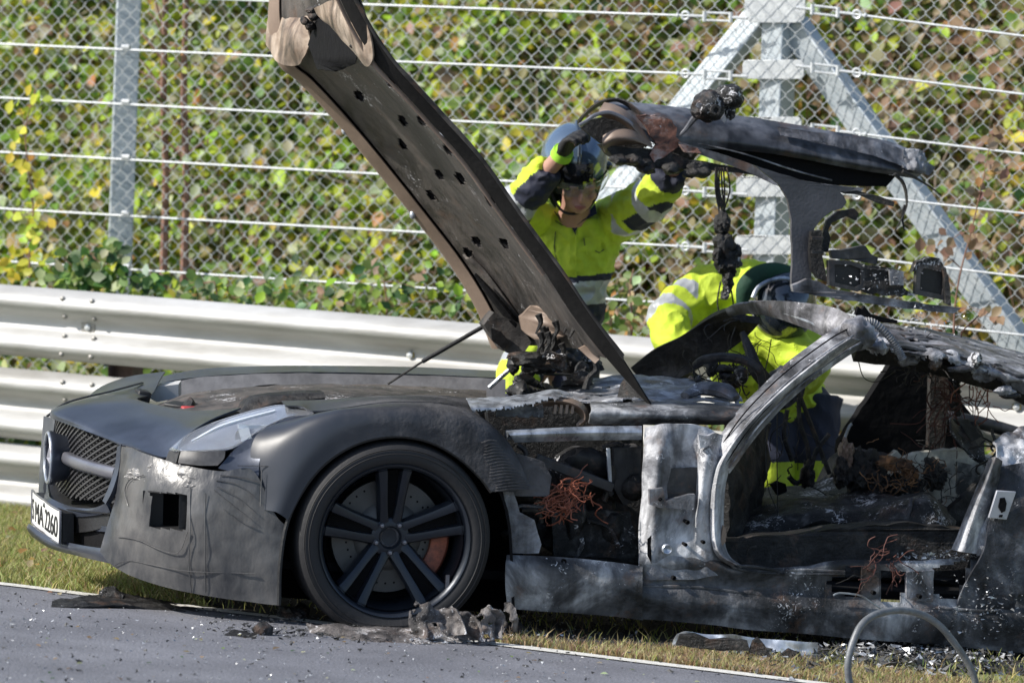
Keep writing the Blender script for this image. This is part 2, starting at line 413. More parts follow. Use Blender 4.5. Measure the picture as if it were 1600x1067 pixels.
ys = [-150, -80, -40, -25]+fine(-18, 16, .25)+[20, 30, 60, 150]
sheet('ground', xs, ys, lambda x, y: bank(x, y), m_ground, kind='structure')
# asphalt
m_asph, n, l, b = nodes('asphalt')
tc = n.new('ShaderNodeTexCoord')
t = n.new('ShaderNodeTexNoise'); t.inputs['Scale'].default_value = 2.2; t.inputs['Detail'].default_value = 8; l.new(tc.outputs['Object'], t.inputs['Vector'])
t2 = n.new('ShaderNodeTexNoise'); t2.inputs['Scale'].default_value = 120; t2.inputs['Detail'].default_value = 3; l.new(tc.outputs['Object'], t2.inputs['Vector'])
r = n.new('ShaderNodeValToRGB'); r.color_ramp.elements[0].position = .3; r.color_ramp.elements[0].color = (.125, .128, .145, 1); r.color_ramp.elements[1].position = .7; r.color_ramp.elements[1].color = (.20, .204, .228, 1)
l.new(t.outputs['Fac'], r.inputs[0])
r2 = n.new('ShaderNodeValToRGB'); r2.color_ramp.elements[0].position = .35; r2.color_ramp.elements[0].color = (.68, .68, .68, 1); r2.color_ramp.elements[1].position = .7; r2.color_ramp.elements[1].color = (1.2, 1.2, 1.22, 1)
l.new(t2.outputs['Fac'], r2.inputs[0])
mu = n.new('ShaderNodeMix'); mu.data_type = 'RGBA'; mu.blend_type = 'MULTIPLY'; mu.inputs[0].default_value = 1; l.new(r.outputs[0], mu.inputs[6]); l.new(r2.outputs[0], mu.inputs[7])
l.new(mu.outputs[2], b.inputs['Base Color']); b.inputs['Roughness'].default_value = .8
bu = n.new('ShaderNodeBump'); bu.inputs['Strength'].default_value = .8; bu.inputs['Distance'].default_value = .006; l.new(t2.outputs['Fac'], bu.inputs['Height']); l.new(bu.outputs[0], b.inputs['Normal'])
# road follows its edge line
def strip(name, o0, o1, lift, m, step=.25, wob=0, far=60, **tg):
    mb = MB(); vs = []; fs = []
    ss = [-far, -30, -15]+fine(-8, 10, step)+[15, 30, far]
    os_ = [o0+(o1-o0)*k/max(1, int(abs(o1-o0)/.5+1)) for k in range(int(abs(o1-o0)/.5+1)+1)]
    for s in ss:
        for k, o in enumerate(os_):
            oo = o + (wob*noise.noise(Vector((s*3, k, 0))) if wob and k in (0, len(os_)-1) else 0)
            p = EL[0]+ED*s+EN*oo; vs.append(Vector((p.x, p.y, gz(p.x, p.y)+lift)))
    N = len(os_)
    for i in range(len(ss)-1):
        for k in range(N-1): fs.append((i*N+k, (i+1)*N+k, (i+1)*N+k+1, i*N+k+1))
    mb.add(vs, fs); return obj(name, mb, m, sharp=60, **tg)
strip('road', -14, -.02, .004, m_asph, kind='structure')
m_line = mat('worn_road_edge_line', (.62, .61, .57), .7, scale=30, bump=.4, bscale=80, col2=(.3, .29, .27), thr=(.3, .45))
strip('road_marking', -.10, -.005, .008, m_line, step=.05, wob=.02, kind='structure')

# ------------------------------------------------------------------ leaves and grass
def leafcloud(name, P, Nn, size, tint, mats=None, parent=None, **tags):
    """P centres, Nn normals, size, tint arrays -> one mesh of folded six-cornered leaves"""
    n = len(P); rng = np.random.default_rng(len(P))
    Nn = Nn/np.linalg.norm(Nn, axis=1)[:, None]
    a = rng.normal(size=(n, 3)); X = np.cross(Nn, a); X /= np.linalg.norm(X, axis=1)[:, None]; Y = np.cross(Nn, X)
    sh = np.array([(0, -1, 0), (.62, -.45, .22), (.7, .15, .26), (0, 1, .0), (-.7, .15, .26), (-.62, -.45, .22)])
    s = size[:, None, None]*(.8+.4*rng.random((n, 1, 1)))
    off = np.concatenate([np.zeros(3)]) if parent is None else np.array(base(parent))
    V = P[:, None, :] + s*.5*(sh[None, :, 0, None]*X[:, None, :]+sh[None, :, 1, None]*Y[:, None, :]+sh[None, :, 2, None]*Nn[:, None, :])
    loc = P.mean(0) if parent is None else np.zeros(3)
    V = V.reshape(-1, 3)-off-loc
    idx = np.arange(n)[:, None]*6
    T = np.concatenate([idx+np.array([0, 1, 2, 3]), idx+np.array([0, 3, 4, 5])], 1).reshape(-1)
    me = bpy.data.meshes.new(name); me.vertices.add(n*6); me.vertices.foreach_set('co', V.ravel().astype('f'))
    me.loops.add(n*8); me.loops.foreach_set('vertex_index', T.astype('i')); me.polygons.add(n*2)
    me.polygons.foreach_set('loop_start', np.arange(0, n*8, 4).astype('i')); me.update(calc_edges=True)
    at = me.color_attributes.new('tint', 'FLOAT_COLOR', 'POINT')
    cl = np.ones((n, 6, 4)); cl[:, :, :3] = tint[:, None, :]; at.data.foreach_set('color', cl.ravel().astype('f'))
    me.materials.append(mats or m_leaf)
    o = bpy.data.objects.new(name, me); COL.objects.link(o); o.location = loc
    if parent: o.parent = parent
    for k, v in tags.items(): o[{'cat': 'category'}.get(k, k)] = v
    return o
PAL = {'lime': (.40, .52, .05), 'green': (.20, .31, .07), 'olive': (.24, .27, .08), 'yellow': (.62, .56, .06), 'pale': (.55, .60, .36),
       'brown': (.30, .21, .13), 'orange': (.50, .27, .09), 'red': (.38, .10, .08), 'deep': (.06, .14, .045), 'tan': (.44, .34, .22)}
def tints(n, wts, rng):
    k = list(wts); p = np.array([wts[i] for i in k], float); p /= p.sum()
    c_ = np.array([PAL[i] for i in k])[rng.choice(len(k), n, p=p)]
    return c_*(.7+.6*rng.random((n, 1)))*(1+.09*rng.normal(size=(n, 3)))
rng = np.random.default_rng(3)
# hedge bank beyond the fence: leaves in a rough thick layer over the slope
def bankleaves(n, r0, r1, lay, wl, wr, size):
    s = rng.uniform(-8.5, 7, n); r = r0+(r1-r0)*rng.random(n)
    P = np.zeros((n, 3)); keep = np.ones(n, bool)
    for i in range(n):
        q = P0R+RD*s[i]+RN*(2.2+r[i]); h = bank(q.x, q.y)
        cl = noise.noise(Vector((s[i]*2.2, r[i]*2.2, 5)))
        d = lay*(1+.8*cl)*rng.random()**1.0
        P[i] = (q.x-RN.x*d*.8, q.y-RN.y*d*.8, h+d*.7)
        if cl < -.3 and rng.random() < .4: keep[i] = False
    N = np.array([-.35, -.75, .55])+rng.normal(size=(n, 3))*.55
    left = 1/(1+np.exp((s+1.0)*1.6)); pick = rng.random(n) < left
    tint = np.where(pick[:, None], tints(n, wl, rng), tints(n, wr, rng))
    ok = keep
    return P[ok], N[ok], np.full(ok.sum(), size)*rng.uniform(.45, 1.7, ok.sum()), tint[ok]
WL = {'lime': 5, 'green': 5, 'olive': 3, 'yellow': 1.8, 'pale': 1.6, 'brown': 1, 'orange': .3, 'tan': 1}
WR = {'lime': 1.8, 'green': 2.6, 'olive': 3.2, 'yellow': .8, 'pale': .6, 'brown': 3.6, 'orange': .4, 'red': .06, 'tan': 3.6, 'deep': .6}
A = bankleaves(125000, 0, 3.2, .34, WL, WR, .066)
leafcloud('hedge_foliage', *A, label='mixed autumn hedge foliage covering the bank beyond the wire fence', cat='foliage', kind='stuff')
A = bankleaves(19000, -.15, .35, .6, {**WL, 'deep': 2}, WR, .08)
leafcloud('undergrowth', *A, label='leafy undergrowth rising just behind the fence foot', cat='undergrowth', kind='stuff')
# twigs through the hedge
mb = MB()
for i in range(900):
    s = R.uniform(-5, 5.2); r_ = R.uniform(0, 2.6); q = P0R+RD*s+RN*(2.2+r_); z = bank(q.x, q.y)
    p = Vector((q.x, q.y, z)); d = Vector((R.uniform(-.6, .6), R.uniform(-.6, .2), R.uniform(.3, 1))).normalized(); pts = [p]
    for k in range(4): d = (d+Vector((R.uniform(-.4, .4), R.uniform(-.3, .3), R.uniform(-.35, .2)))).normalized(); pts.append(pts[-1]+d*R.uniform(.12, .26))
    mb.tube(pts, [R.uniform(.004, .008), .005, .004, .003, .002], 4, m=i % 3 > 0)
obj('twigs', mb, [m_bark, mat('pale_twig', (.42, .33, .24), .8, scale=20)], label='thin reddish brown twigs tangled through the hedge', cat='twigs', kind='stuff', fix=False)
# two slim trunks at the left, behind the fence
for (px, lab) in ((256, 'thin red-brown sapling trunk behind the fence, left one of the pair'), (288, 'slim pale brown sapling trunk behind the fence, right one of the pair')):
    pts = [RP(px+dx, py, 1.55) for (dx, py) in ((-2, 520), (0, 400), (3, 280), (-1, 150), (2, 20), (5, -120))]
    t_ = thing('sapling', lab, 'tree', pts[0], 'saplings behind the fence')
    obj('trunk', MB().tube(pts, [.022, .021, .018, .018, .015, .012], 7, smooth=3), m_bark, t_)
    n_ = 90; P = np.array([list(RP(px+R.gauss(0, 26), R.uniform(-100, 330), 1.5+R.uniform(-.1, .2))) for _ in range(n_)])
    leafcloud('crown', P, np.array([-.3, -.8, .5])+rng.normal(size=(n_, 3))*.6, np.full(n_, .055), tints(n_, WL, rng), parent=t_)
    tw = MB()
    for k in range(9):
        a = RP(px, R.uniform(0, 350), 1.55); bb = a+Vector((R.uniform(-.25, .25), R.uniform(-.1, .1), R.uniform(.05, .25))); tw.tube([a, (a+bb)/2+Vector((0, 0, .02)), bb], [.006, .005, .002], 5)
    obj('branch', tw, m_bark, t_, kind='stuff')
def plant(name, label, cat, stem, leaves, wts, size, off, seed, r0=.006, group=None, lm=None, droop=0):
    """stem: pixels; leaves: (px,py,spread,count)"""
    rr = random.Random(seed); pts = [RP(x, y, off) for x, y in stem]
    t_ = thing(name, label, cat, pts[0], group)
    sm = MB().tube(pts, [r0*(1-.7*i/len(pts)) for i in range(len(pts))], 6, smooth=3)
    P = []
    for (px, py, sp, n_) in leaves:
        a = min(pts, key=lambda q: (q-RP(px, py, off)).length)
        for _ in range(n_):
            q = RP(px+rr.gauss(0, sp), py+rr.gauss(0, sp), off+rr.uniform(-.12, .12)); P.append(list(q))
        if n_ > 1: sm.tube([a, (a+RP(px, py, off))/2+Vector((0, 0, .01)), RP(px, py, off)], [r0*.4, r0*.35, r0*.2], 5)
    obj('stem', sm, m_bark, t_)
    P = np.array(P); g = np.random.default_rng(seed)
    leafcloud('leaves', P, np.array([-.35, -.8, .45])+g.normal(size=(len(P), 3))*.45, np.full(len(P), size), tints(len(P), wts, g), parent=t_)
    return t_
plant('climbing_vine', 'yellow-green vine climbing the fence at the far left', 'vine', [(48, 470), (46, 400), (52, 330), (44, 260), (40, 200), (56, 140)],
      [(28, 165, 10, 5), (52, 150, 8, 4), (40, 215, 12, 8), (30, 262, 12, 8), (60, 280, 10, 6), (48, 310, 12, 9), (36, 345, 12, 8), (55, 370, 12, 9), (30, 400, 14, 10), (66, 410, 14, 10), (16, 420, 14, 10), (60, 440, 14, 10)],
      {'yellow': 5, 'lime': 6, 'pale': 1}, .062, .62, 11)
plant('bramble_bush', 'dark green bramble bush pressed against the rail by the left fence post', 'bush', [(118, 480), (112, 450), (118, 425), (135, 395), (140, 380)],
      [(80, 440, 18, 26), (100, 405, 16, 16), (120, 440, 18, 26), (140, 415, 16, 24), (150, 440, 16, 26), (175, 430, 14, 24), (165, 395, 10, 16), (185, 410, 10, 20), (200, 445, 16, 24), (225, 450, 14, 14)],
      {'deep': 6, 'green': 4, 'pale': 2.4, 'lime': .6}, .066, .45, 12)
plant('bramble_bush', 'low green bramble bush peeping over the rail right of the left fence post', 'bush', [(330, 500), (340, 470), (335, 440)],
      [(250, 452, 14, 14), (290, 455, 14, 16), (330, 450, 16, 20), (370, 452, 16, 16), (420, 452, 16, 18), (470, 455, 18, 20)], {'deep': 3, 'green': 5, 'lime': 2, 'pale': 1.5}, .06, .5, 13)
plant('bramble_bush', 'green bramble bush showing under the raised bonnet above the rail', 'bush', [(600, 520), (605, 480), (600, 440)],
      [(520, 465, 16, 14), (560, 455, 18, 18), (610, 465, 18, 18), (650, 450, 18, 16), (700, 470, 18, 16), (580, 420, 14, 8)], {'deep': 3, 'green': 5, 'lime': 2, 'tan': 1}, .058, .5, 14)
plant('bramble_bush', 'tangled green and tan weeds above the rail between the two firefighters', 'bush', [(985, 540), (988, 500), (984, 450), (990, 420)],
      [(955, 500, 10, 12), (985, 505, 12, 16), (965, 460, 10, 10), (1000, 480, 12, 12), (980, 440, 10, 6), (940, 500, 10, 8)], {'olive': 3, 'green': 3, 'tan': 3, 'orange': 1, 'pale': 1}, .055, .5, 15)
plant('dry_stalk', 'tall withered stalk with curled brown leaves in front of the right brace', 'weed', [(1490, 540), (1492, 480), (1502, 420), (1518, 360), (1534, 290), (1548, 220)],
      [(1552, 215, 9, 9), (1545, 265, 9, 8), (1540, 300, 10, 9), (1455, 385, 8, 4), (1482, 378, 8, 4), (1476, 400, 9, 5), (1525, 370, 10, 6), (1532, 395, 10, 4), (1556, 500, 6, 3), (1548, 490, 6, 3)], {'brown': 6, 'orange': 1, 'tan': 2.5}, .055, .3, 16, .005)
# greenery between the rails
n_ = 2600; s = rng.uniform(-4.2, 4.2, n_); P = np.zeros((n_, 3))
for i in range(n_):
    q = P0R+RD*s[i]+RN*rng.uniform(.25, .9); P[i] = (q.x, q.y, gz(q.x, q.y)+rng.uniform(0, .75)*rng.random()**.4)
leafcloud('weeds_behind_rail', P, np.array([-.3, -.8, .5])+rng.normal(size=(n_, 3))*.5, rng.uniform(.04, .08, n_), tints(n_, {'deep': 4, 'green': 4, 'lime': 1.5, 'pale': 1}, rng),
          label='green weeds showing through the gaps between the guardrail beams', cat='weeds', kind='stuff')
# grass
def grass(name, n_, test, h0, h1, wts, label, box):
    g = np.random.default_rng(n_); P = []; 
    while len(P) < n_:
        x = g.uniform(box[0], box[1]); y = g.uniform(box[2], box[3])
        if test(x, y, g.random()): P.append((x, y, gz(x, y)))
    P = np.array(P); a = g.uniform(0, 6.283, n_); h = g.uniform(h0, h1, n_)*(.6+.4*np.abs(np.sin(P[:, 0]*7+P[:, 1]*11))+.1); wd = .0028
    D = np.stack([np.cos(a), np.sin(a), np.zeros(n_)], 1); lean = g.normal(size=(n_, 2))*.5
    V = np.zeros((n_, 5, 3)); up = np.array([0, 0, 1])
    L = np.concatenate([lean, np.zeros((n_, 1))], 1)
    V[:, 0] = P-D*wd; V[:, 1] = P+D*wd; mid = P+up*h[:, None]*.55+L*h[:, None]*.35
    V[:, 2] = mid+D*wd*.8; V[:, 3] = mid-D*wd*.8; V[:, 4] = P+up*h[:, None]+L*h[:, None]*1.1
    idx = np.arange(n_)[:, None]*5
    T = np.concatenate([idx+np.array([0, 1, 2, 3]), idx+np.array([3, 2, 4])], 1).ravel()
    loc = P.mean(0); me = bpy.data.meshes.new(name); me.vertices.add(n_*5); me.vertices.foreach_set('co', (V-loc).ravel().astype('f'))
    me.loops.add(n_*7); me.loops.foreach_set('vertex_index', T.astype('i')); me.polygons.add(n_*2)
    st = np.stack([np.arange(n_)*7, np.arange(n_)*7+4], 1).ravel(); me.polygons.foreach_set('loop_start', st.astype('i')); me.update(calc_edges=True)
    at = me.color_attributes.new('tint', 'FLOAT_COLOR', 'POINT'); cl = np.ones((n_, 5, 4))
    tt = tints(n_, wts, g); cl[:, :, :3] = tt[:, None, :]; at.data.foreach_set('color', cl.ravel().astype('f'))
    me.materials.append(m_leaf); o = bpy.data.objects.new(name, me); COL.objects.link(o); o.location = loc
    o['label'] = label; o['category'] = 'grass'; o['kind'] = 'stuff'
PAL.update(straw=(.50, .43, .22), gr1=(.27, .30, .085), gr2=(.42, .42, .16))
def carloc(x, y):
    p = Vector((x, y, 0))-Vector((CO.x, CO.y, 0)); return p.dot(CA), p.dot(CB)
def burntshadearea(x, y):
    u, w_ = carloc(x, y); e = .10*noise.noise(Vector((x*5, y*5, 0)))
    return -.55 < u and (-.10 if u < .3 else -.2-.28*max(0, min(1, (u-1.3)/.5)))+e < w_ < 1.9
mbs = MB(); st_ = .05; xsn = fine(-1.2, 2.9, st_); ysn = fine(-1.2, 3.2, st_); n_ = len(xsn)
mbs.add([Vector((x, y, gz(x, y)+.005)) for y in ysn for x in xsn], [(j*n_+i, j*n_+i+1, (j+1)*n_+i+1, (j+1)*n_+i) for j in range(len(ysn)-1) for i in range(n_-1) if burntshadearea(xsn[i], ysn[j]) and eoff(xsn[i], ysn[j]) > -.02])
obj('scorched_shaded_ground', mbs, mat('scorched_shaded_earth', (.035, .032, .03), .9, scale=8, bump=1, bscale=40, col2=(.012, .011, .011)), kind='structure', fix=False)  # burnt earth, its dark tone also painting in the shade under the car
grass('verge_grass', 75000, lambda x, y, q: not (burntshadearea(x, y) and q > .04) and .0 < eoff(x, y)-.02*math.sin(x*9) and roff(x, y) < .2 and q < (1 if x < -.2 else .1), .02, .055,
      {'gr1': 5, 'gr2': 4, 'straw': 2, 'brown': .8}, 'sunlit short green verge grass between road edge and guardrail', (-3.2, 2.6, -.9, 4.9))
grass('dry_grass', 16000, lambda x, y, q: not (burntshadearea(x, y) and q > .03) and 0.0 < eoff(x, y) < .55+.2*noise.noise(Vector((x*4, y*4, 0))) and q < .25+.75*max(0, .5+1.6*noise.noise(Vector((x*3, y*3, 2)))), .012, .042,
      {'straw': 5, 'brown': 3, 'gr1': .6, 'tan': 2.5}, 'scorched straw-coloured grass strip along the road edge below the sill', (-.1, 2.4, -1.0, .6))

# ------------------------------------------------------------------ guardrail
gr = thing('guardrail', 'long bright galvanised triple-beam guardrail behind the burnt car', 'guardrail', Vector((0, 3.8, gz(0, 3.8))))
prof = spline([(.160, .0, 0), (.156, .02, 0), (.125, .07, 0), (.088, .084, 0), (.05, .05, 0), (.022, .008, 0), (-.022, .008, 0), (-.05, .05, 0), (-.088, .084, 0), (-.125, .07, 0), (-.156, .02, 0), (-.16, 0, 0)], 3)
RAILS = [(499, 614), (628, 752), (745, 884)]
beams = []
for (y0, y1) in RAILS:
    a = RP(0, y0); b_ = RP(1342, y1); d = (b_-a).normalized(); L = (b_-a).length
    def at(s, z, o): return a + d*s + Vector((0, 0, z)) - RN*o
    sA = (RP(133, y0)-a).length
    pbeam = None
    for (s0, s1, o) in ((-14, sA+.09, .0), (sA-.09, 9, .006)):
        mb = MB(); vs = []; ns = 2 if o else 2
        S_ = [s0+(s1-s0)*k/24 for k in range(25)]
        for s_ in S_:
            for p in prof: vs.append(at(s_, p.x, p.y+o+.004*noise.noise(Vector((s_*.8, p.x*3, y0)))))
        N = len(prof); K = len(vs); vs += [v+RN*.004 for v in vs]
        fs = []
        for i in range(24):
            for k in range(N-1):
                q = (i*N+k, (i+1)*N+k, (i+1)*N+k+1, i*N+k+1); fs += [q, tuple(x+K for x in q[::-1])]
            fs.append((i*N, i*N+K, (i+1)*N+K, (i+1)*N)); fs.append(((i+1)*N-1, (i+2)*N-1, (i+2)*N-1+K, (i+1)*N-1+K))
        for i in (0, 24):
            for k in range(N-1): fs.append((i*N+k, i*N+k+1, i*N+k+1+K, i*N+k+K))
        mb.add(vs, fs); bo = obj('rail_beam', mb, m_beam, gr, sharp=60); pbeam = bo
    for (ds) in (-.075, .075):
        for (z, o) in ((.125, .075), (.045, .05), (-.045, .05), (-.125, .075)):
            p = at(sA+ds, z, o+.004)
            obj('bolt', MB().lathe([(-.006, .0001), (-.006, .012), (.004, .011), (.008, .006), (.0085, .0001)], p, (-RN, RD, Vector((0, 0, 1))), 10), m_bolt, bo)
    for px in (140, 643, 1110, 1590):
        s_ = (RP(px, y0+(px/1342)*(y1-y0))-a).length; p = at(s_, .0, .012)
        pl = obj('bolt_plate', MB().box(p, (RD, RN, Vector((0, 0, 1))), (.07 if px == 140 else .035, .006, .045 if px == 140 else .022)), m_bolt if px == 140 else m_reflector, bo, bevel=.002)
        obj('bolt', MB().lathe([(0, .0001), (.003, .016), (.012, .014), (.016, .0001)], p, (-RN, RD, Vector((0, 0, 1))), 10), m_galv, bo)
        obj('spacer_block', MB().box(at(s_+.07, 0, -.06), (RD, RN, Vector((0, 0, 1))), (.15, .1, .24)), m_woodblock, gr, bevel=.004)
for px in (140, 643, 1110, 1590):
    p = RP(px+28, 560+.085*px); q = p+RN*.17; zb = gz(q.x, q.y)
    mb = MB(); hh = p.z-zb+.0
    mb.box(Vector((q.x, q.y, zb+hh/2)), (RD, RN, AX[2]), (.12, .006, hh)); mb.box(Vector((q.x, q.y, zb+hh/2))+RD*.06, (RD, RN, AX[2]), (.006, .1, hh)); mb.box(Vector((q.x, q.y, zb+hh/2))-RD*.06, (RD, RN, AX[2]), (.006, .1, hh))
    obj('rail_post', mb, m_woodblock, gr)

# ------------------------------------------------------------------ chain-link fence
FO = 1.05                                                     # distance of the mesh behind the rail
fen = thing('chain_link_fence', 'galvanised chain-link fence with tension cables behind the guardrail', 'fence', P0R+RN*FO+Vector((0, 0, gz(0, 4.8))))
fb = fen.location.copy()
W2, H2 = .0355, .0385; zz0 = .05; nseg = 86
lean = (M(215, 0, 4.9)-M(190, 440, 4.9)); 
def zig(ph):
    mb = MB(); pts = []
    for k in range(nseg+1):
        x = W2*(.5 if (k+ph) % 2 else -.5)*1.12; z = zz0+k*H2
        yy = .004 if (k+ph) % 2 else -.004
        pts.append(RD*x + RN*yy + Vector((0, 0, z)))
        pts.append(RD*x*.99 + RN*(yy+.002) + Vector((0, 0, z+.005)))
    mb.tube(pts, .0018, 4); return setmesh('mesh_wire', mb.v, mb.f, m_wire, None, 60)
zm = [zig(0), zig(1)]
s0 = (RP(-560, 300, FO)-P0R).dot(RD); s1 = (RP(1950, 300, FO)-P0R).dot(RD); k = 0; s = s0
while s < s1 and k < 298:
    o = bpy.data.objects.new('mesh_wire', zm[k % 2]); COL.objects.link(o); o.parent = fen
    sag = .004*math.sin(s*5); o.location = RD*s + RN*sag; s += W2*.985; k += 1
mb0 = MB(); S0 = s0
def cable(p, q, r=.0055):
    mb = MB(); d = q-p; n_ = 12; pts = [p+d*i/n_+Vector((0, 0, -.012*math.sin(math.pi*i/n_))) for i in range(n_+1)]
    return obj('tension_cable', mb.tube(pts, r, 8), m_galv, fen, sharp=60)
LC = [(-18, 22), (65, 112), (149, 203), (234, 294), (322, 381), (404, 470)]
RC = [(14, 53), (105, 144), (200, 237), (297, 330), (393, 429), (486, 520)]
cf = FO-.03
for (a, b_) in LC:
    k_ = (b_-a)/1000; cable(RP(-900, a-900*k_, cf), RP(1085, a+1085*k_, cf))
for (a, b_) in RC:
    k_ = (b_-a)/340; cable(RP(1330, a+70*k_, cf), RP(2150, a+890*k_, cf))
# tension post assembly
def sqpost(pts, wd, dp, yaw=0, mt=m_galvd, name='fence_post'):
    a = RD*math.cos(yaw)+RN*math.sin(yaw); n_ = -RD*math.sin(yaw)+RN*math.cos(yaw)
    p, q = pts; t_ = (p-q).normalized(); 
    a = (a-t_*a.dot(t_)).normalized(); n2 = t_.cross(a)
    mb = MB().box((p+q)/2, (t_, a, n2), ((p-q).length, wd, dp))
    return obj(name, mb, mt, fen, bevel=.006)
PO = FO+.12
def down(px0, py0, px1, py1, off, zend=-.45):
    a = RP(px0, py0, off); b_ = RP(px1, py1, off); t_ = (b_-a); k_ = (zend-a.z)/t_.z; return a, a+t_*k_
a, b_ = down(1222, -60, 1204, 400, PO); tp = sqpost((a, b_), .115, .115, rad(-16))
def plate_at(px0, px1, py0, py1, off):
    P = [RP(px0, py0, off), RP(px1, py0, off), RP(px1, py1, off), RP(px0, py1, off)]
    # rounded ends
    Q = []
    cx = sum(P, Vector())/4; ex = (P[1]-P[0])/2; ey = (P[0]-P[3])/2; r_ = .35
    for (sx, sy, a0) in ((1, 1, 0), (-1, 1, 90), (-1, -1, 180), (1, -1, 270)):
        for j in range(5):
            an = rad(a0+j*22.5); rr_ = ey.length*r_*1.6
            Q.append(cx + ex*sx*(1-rr_/ex.length) + ey*sy*(1-rr_/ey.length) + ex.normalized()*rr_*math.cos(an)+ey.normalized()*rr_*math.sin(an))
    return obj('anchor_plate', MB().slab(Q, RN*.012), m_galv, tp, bevel=.002)
for (x0, x1, y0, y1) in ((1163, 1258, -12, 36), (1160, 1256, 94, 124), (1156, 1252, 183, 212), (1150, 1246, 276, 308), (1148, 1240, 368, 398), (1142, 1236, 458, 488)):
    plate_at(x0, x1, y0, y1, PO-.085)
# braces
for (p0, p1, wdt, yw) in (((1186, 25), (975, 288), .115, rad(-12)), ((1240, 40), (1556, 490), .125, rad(-12))):
    a, b_ = down(*p0, *p1, PO+.02); sqpost((a, b_), wdt, .085, yw, m_galvd, 'diagonal_brace')
a, b_ = down(204, -80, 186, 440, PO-.04); sqpost((a, b_), .115, .055, rad(32))
for (A_, B_) in LC:
    p = RP(197, A_+(B_-A_)*.19, cf+.0)
    obj('cable_clamp', MB().tube([p-RD*.02, p+RD*.02], .012, 8), m_galv, fen)
# turnbuckles
def turnbuckle(p, q):
    d = (q-p).normalized(); L = (q-p).length; up = Vector((0, 0, 1)); mb = MB()
    a0 = p+d*L*.28; a1 = p+d*L*.72
    mb.tube([p, a0+d*.01], .007, 8); mb.tube([a1-d*.01, q], .007, 8)
    for s_ in (-1, 1): mb.tube([a0+up*.017*s_, a1+up*.017*s_], .0055, 8)
    for e in (a0, a1): mb.tube([e-up*.023, e+up*.023], .010, 8)
    ring = [q+d*.012+d*.018*math.cos(t_)+up*.018*math.sin(t_) for t_ in [i*math.pi/5 for i in range(10)]]
    mb.tube(ring, .006, 6, closed=True)
    nut = q+d*.05; mb.blob(nut, (.012, .012, .012), 0, sub=1)
    return obj('turnbuckle', mb, m_galv, fen)
for (A_, B_) in LC:
    k_ = (B_-A_)/1000; f = lambda x: RP(x, A_+x*k_, cf); turnbuckle(f(1168), f(1075))
for (A_, B_) in RC:
    k_ = (B_-A_)/340; f = lambda x: RP(x, A_+(x-1260)*k_, cf); turnbuckle(f(1244), f(1335))
# red tag
# ------------------------------------------------------------------ the burnt car
car = thing('burnt_sports_car', 'burnt-out dark sports car with raised long bonnet and taped front bumper', 'car', CO)
car.rotation_euler = (0, 0, PHI); CARROOT[0] = car
IN = (0, 1, 0)
def T(P, w): return [c(p[0], p[1], p[2] if len(p) > 2 else w) for p in P]
def mir(v): return Vector((v.x-.16*max(0, .97-v.y), 1.94-v.y, v.z))
# nose panel between grille and bonnet gap
rows = [[(187, 692, .45), (150, 679, .62), (112, 665, .80), (80, 653, .97)],
        [(206, 697, .40), (160, 672, .62), (118, 655, .80), (84, 643, .97)],
        [(262, 714, .27), (225, 672, .52), (170, 648, .76), (110, 632, .97)],
        [(290, 681, .29), (262, 662, .50), (210, 641, .76), (150, 625, .97)],
        [(330, 655, .34), (315, 648, .50), (262, 637, .74), (195, 621, .97)],
        [(376, 637, .42), (345, 640, .52), (285, 640, .74), (215, 624, .97)]]
R3 = []
for r in rows:
    q = [c(*p) for p in r]; R3.append(q+[mir(v) for v in q[-2::-1]])
nose = obj('nose_panel', MB().loft(R3, 4, 5, .006, away=(1, 0, -1)), m_satin, car)
# lower front fascia: chin, lip and central strip round the grille
def frow(P):
    q = [c(*p) for p in P]; return q+[mir(v) for v in q[-2::-1]]
chin = MB().loft([frow([(165, 787, .47), (140, 794, .62), (108, 790, .80), (80, 778, .97)]),
                  frow([(168, 791, .47), (138, 799, .62), (100, 797, .80), (70, 784, .97)]),
                  frow([(172, 800, .47), (140, 806, .62), (102, 806, .80), (68, 792, .97)])], 5, 3, .01, away=(1, 0, 0))
obj('fascia_lip', chin, m_satin, car)
side = MB().loft([frow([(189, 694, .44), (186, 730, .45), (176, 765, .45), (165, 787, .47)])[:4],
                  frow([(183, 698, .47), (179, 730, .475), (170, 760, .475), (160, 782, .49)])[:4]], 5, 3, .02, away=(1, 0, 0))
nearside = side
side2 = MB(); side2.add([mir(v) for v in side.v], side.f)
obj('grille_edge', nearside, m_satin, car); obj('grille_edge', side2, m_satin, car)
obj('fascia_band', MB().loft([frow([(172, 798, .50), (140, 805, .64), (104, 805, .80), (72, 792, 1.0)]), frow([(168, 822, .50), (138, 830, .64), (106, 832, .80), (66, 830, 1.0)])], 5, 3, .02, away=(1, 0, 0)), m_black, car)
obj('lower_fin', MB().loft([frow([(170, 822, .46), (150, 821, .60), (118, 815, .76), (92, 806, .97)]), frow([(170, 831, .45), (150, 829, .60), (118, 824, .76), (90, 814, .97)])], 4, 3, .03, away=(1, 0, 0)), m_satin, car)
obj('lower_intake', MB().loft([frow([(170, 830, .52), (138, 828, .68), (106, 824, .84), (80, 812, 1.0)]), frow([(168, 872, .52), (138, 862, .68), (106, 852, .84), (80, 836, 1.0)])], 4, 3, .02, away=(1, 0, 0)), m_void, car)
obj('front_splitter', MB().loft([frow([(172, 858, .42), (120, 850, .66), (76, 838, .84), (46, 818, 1.0)]), frow([(174, 868, .40), (118, 859, .66), (72, 847, .84), (43, 826, 1.0)]),
                                 frow([(176, 881, .42), (120, 868, .70), (78, 856, .86), (50, 838, 1.0)])], 5, 3, .012, away=(1, 0, .3)), m_satin, car)
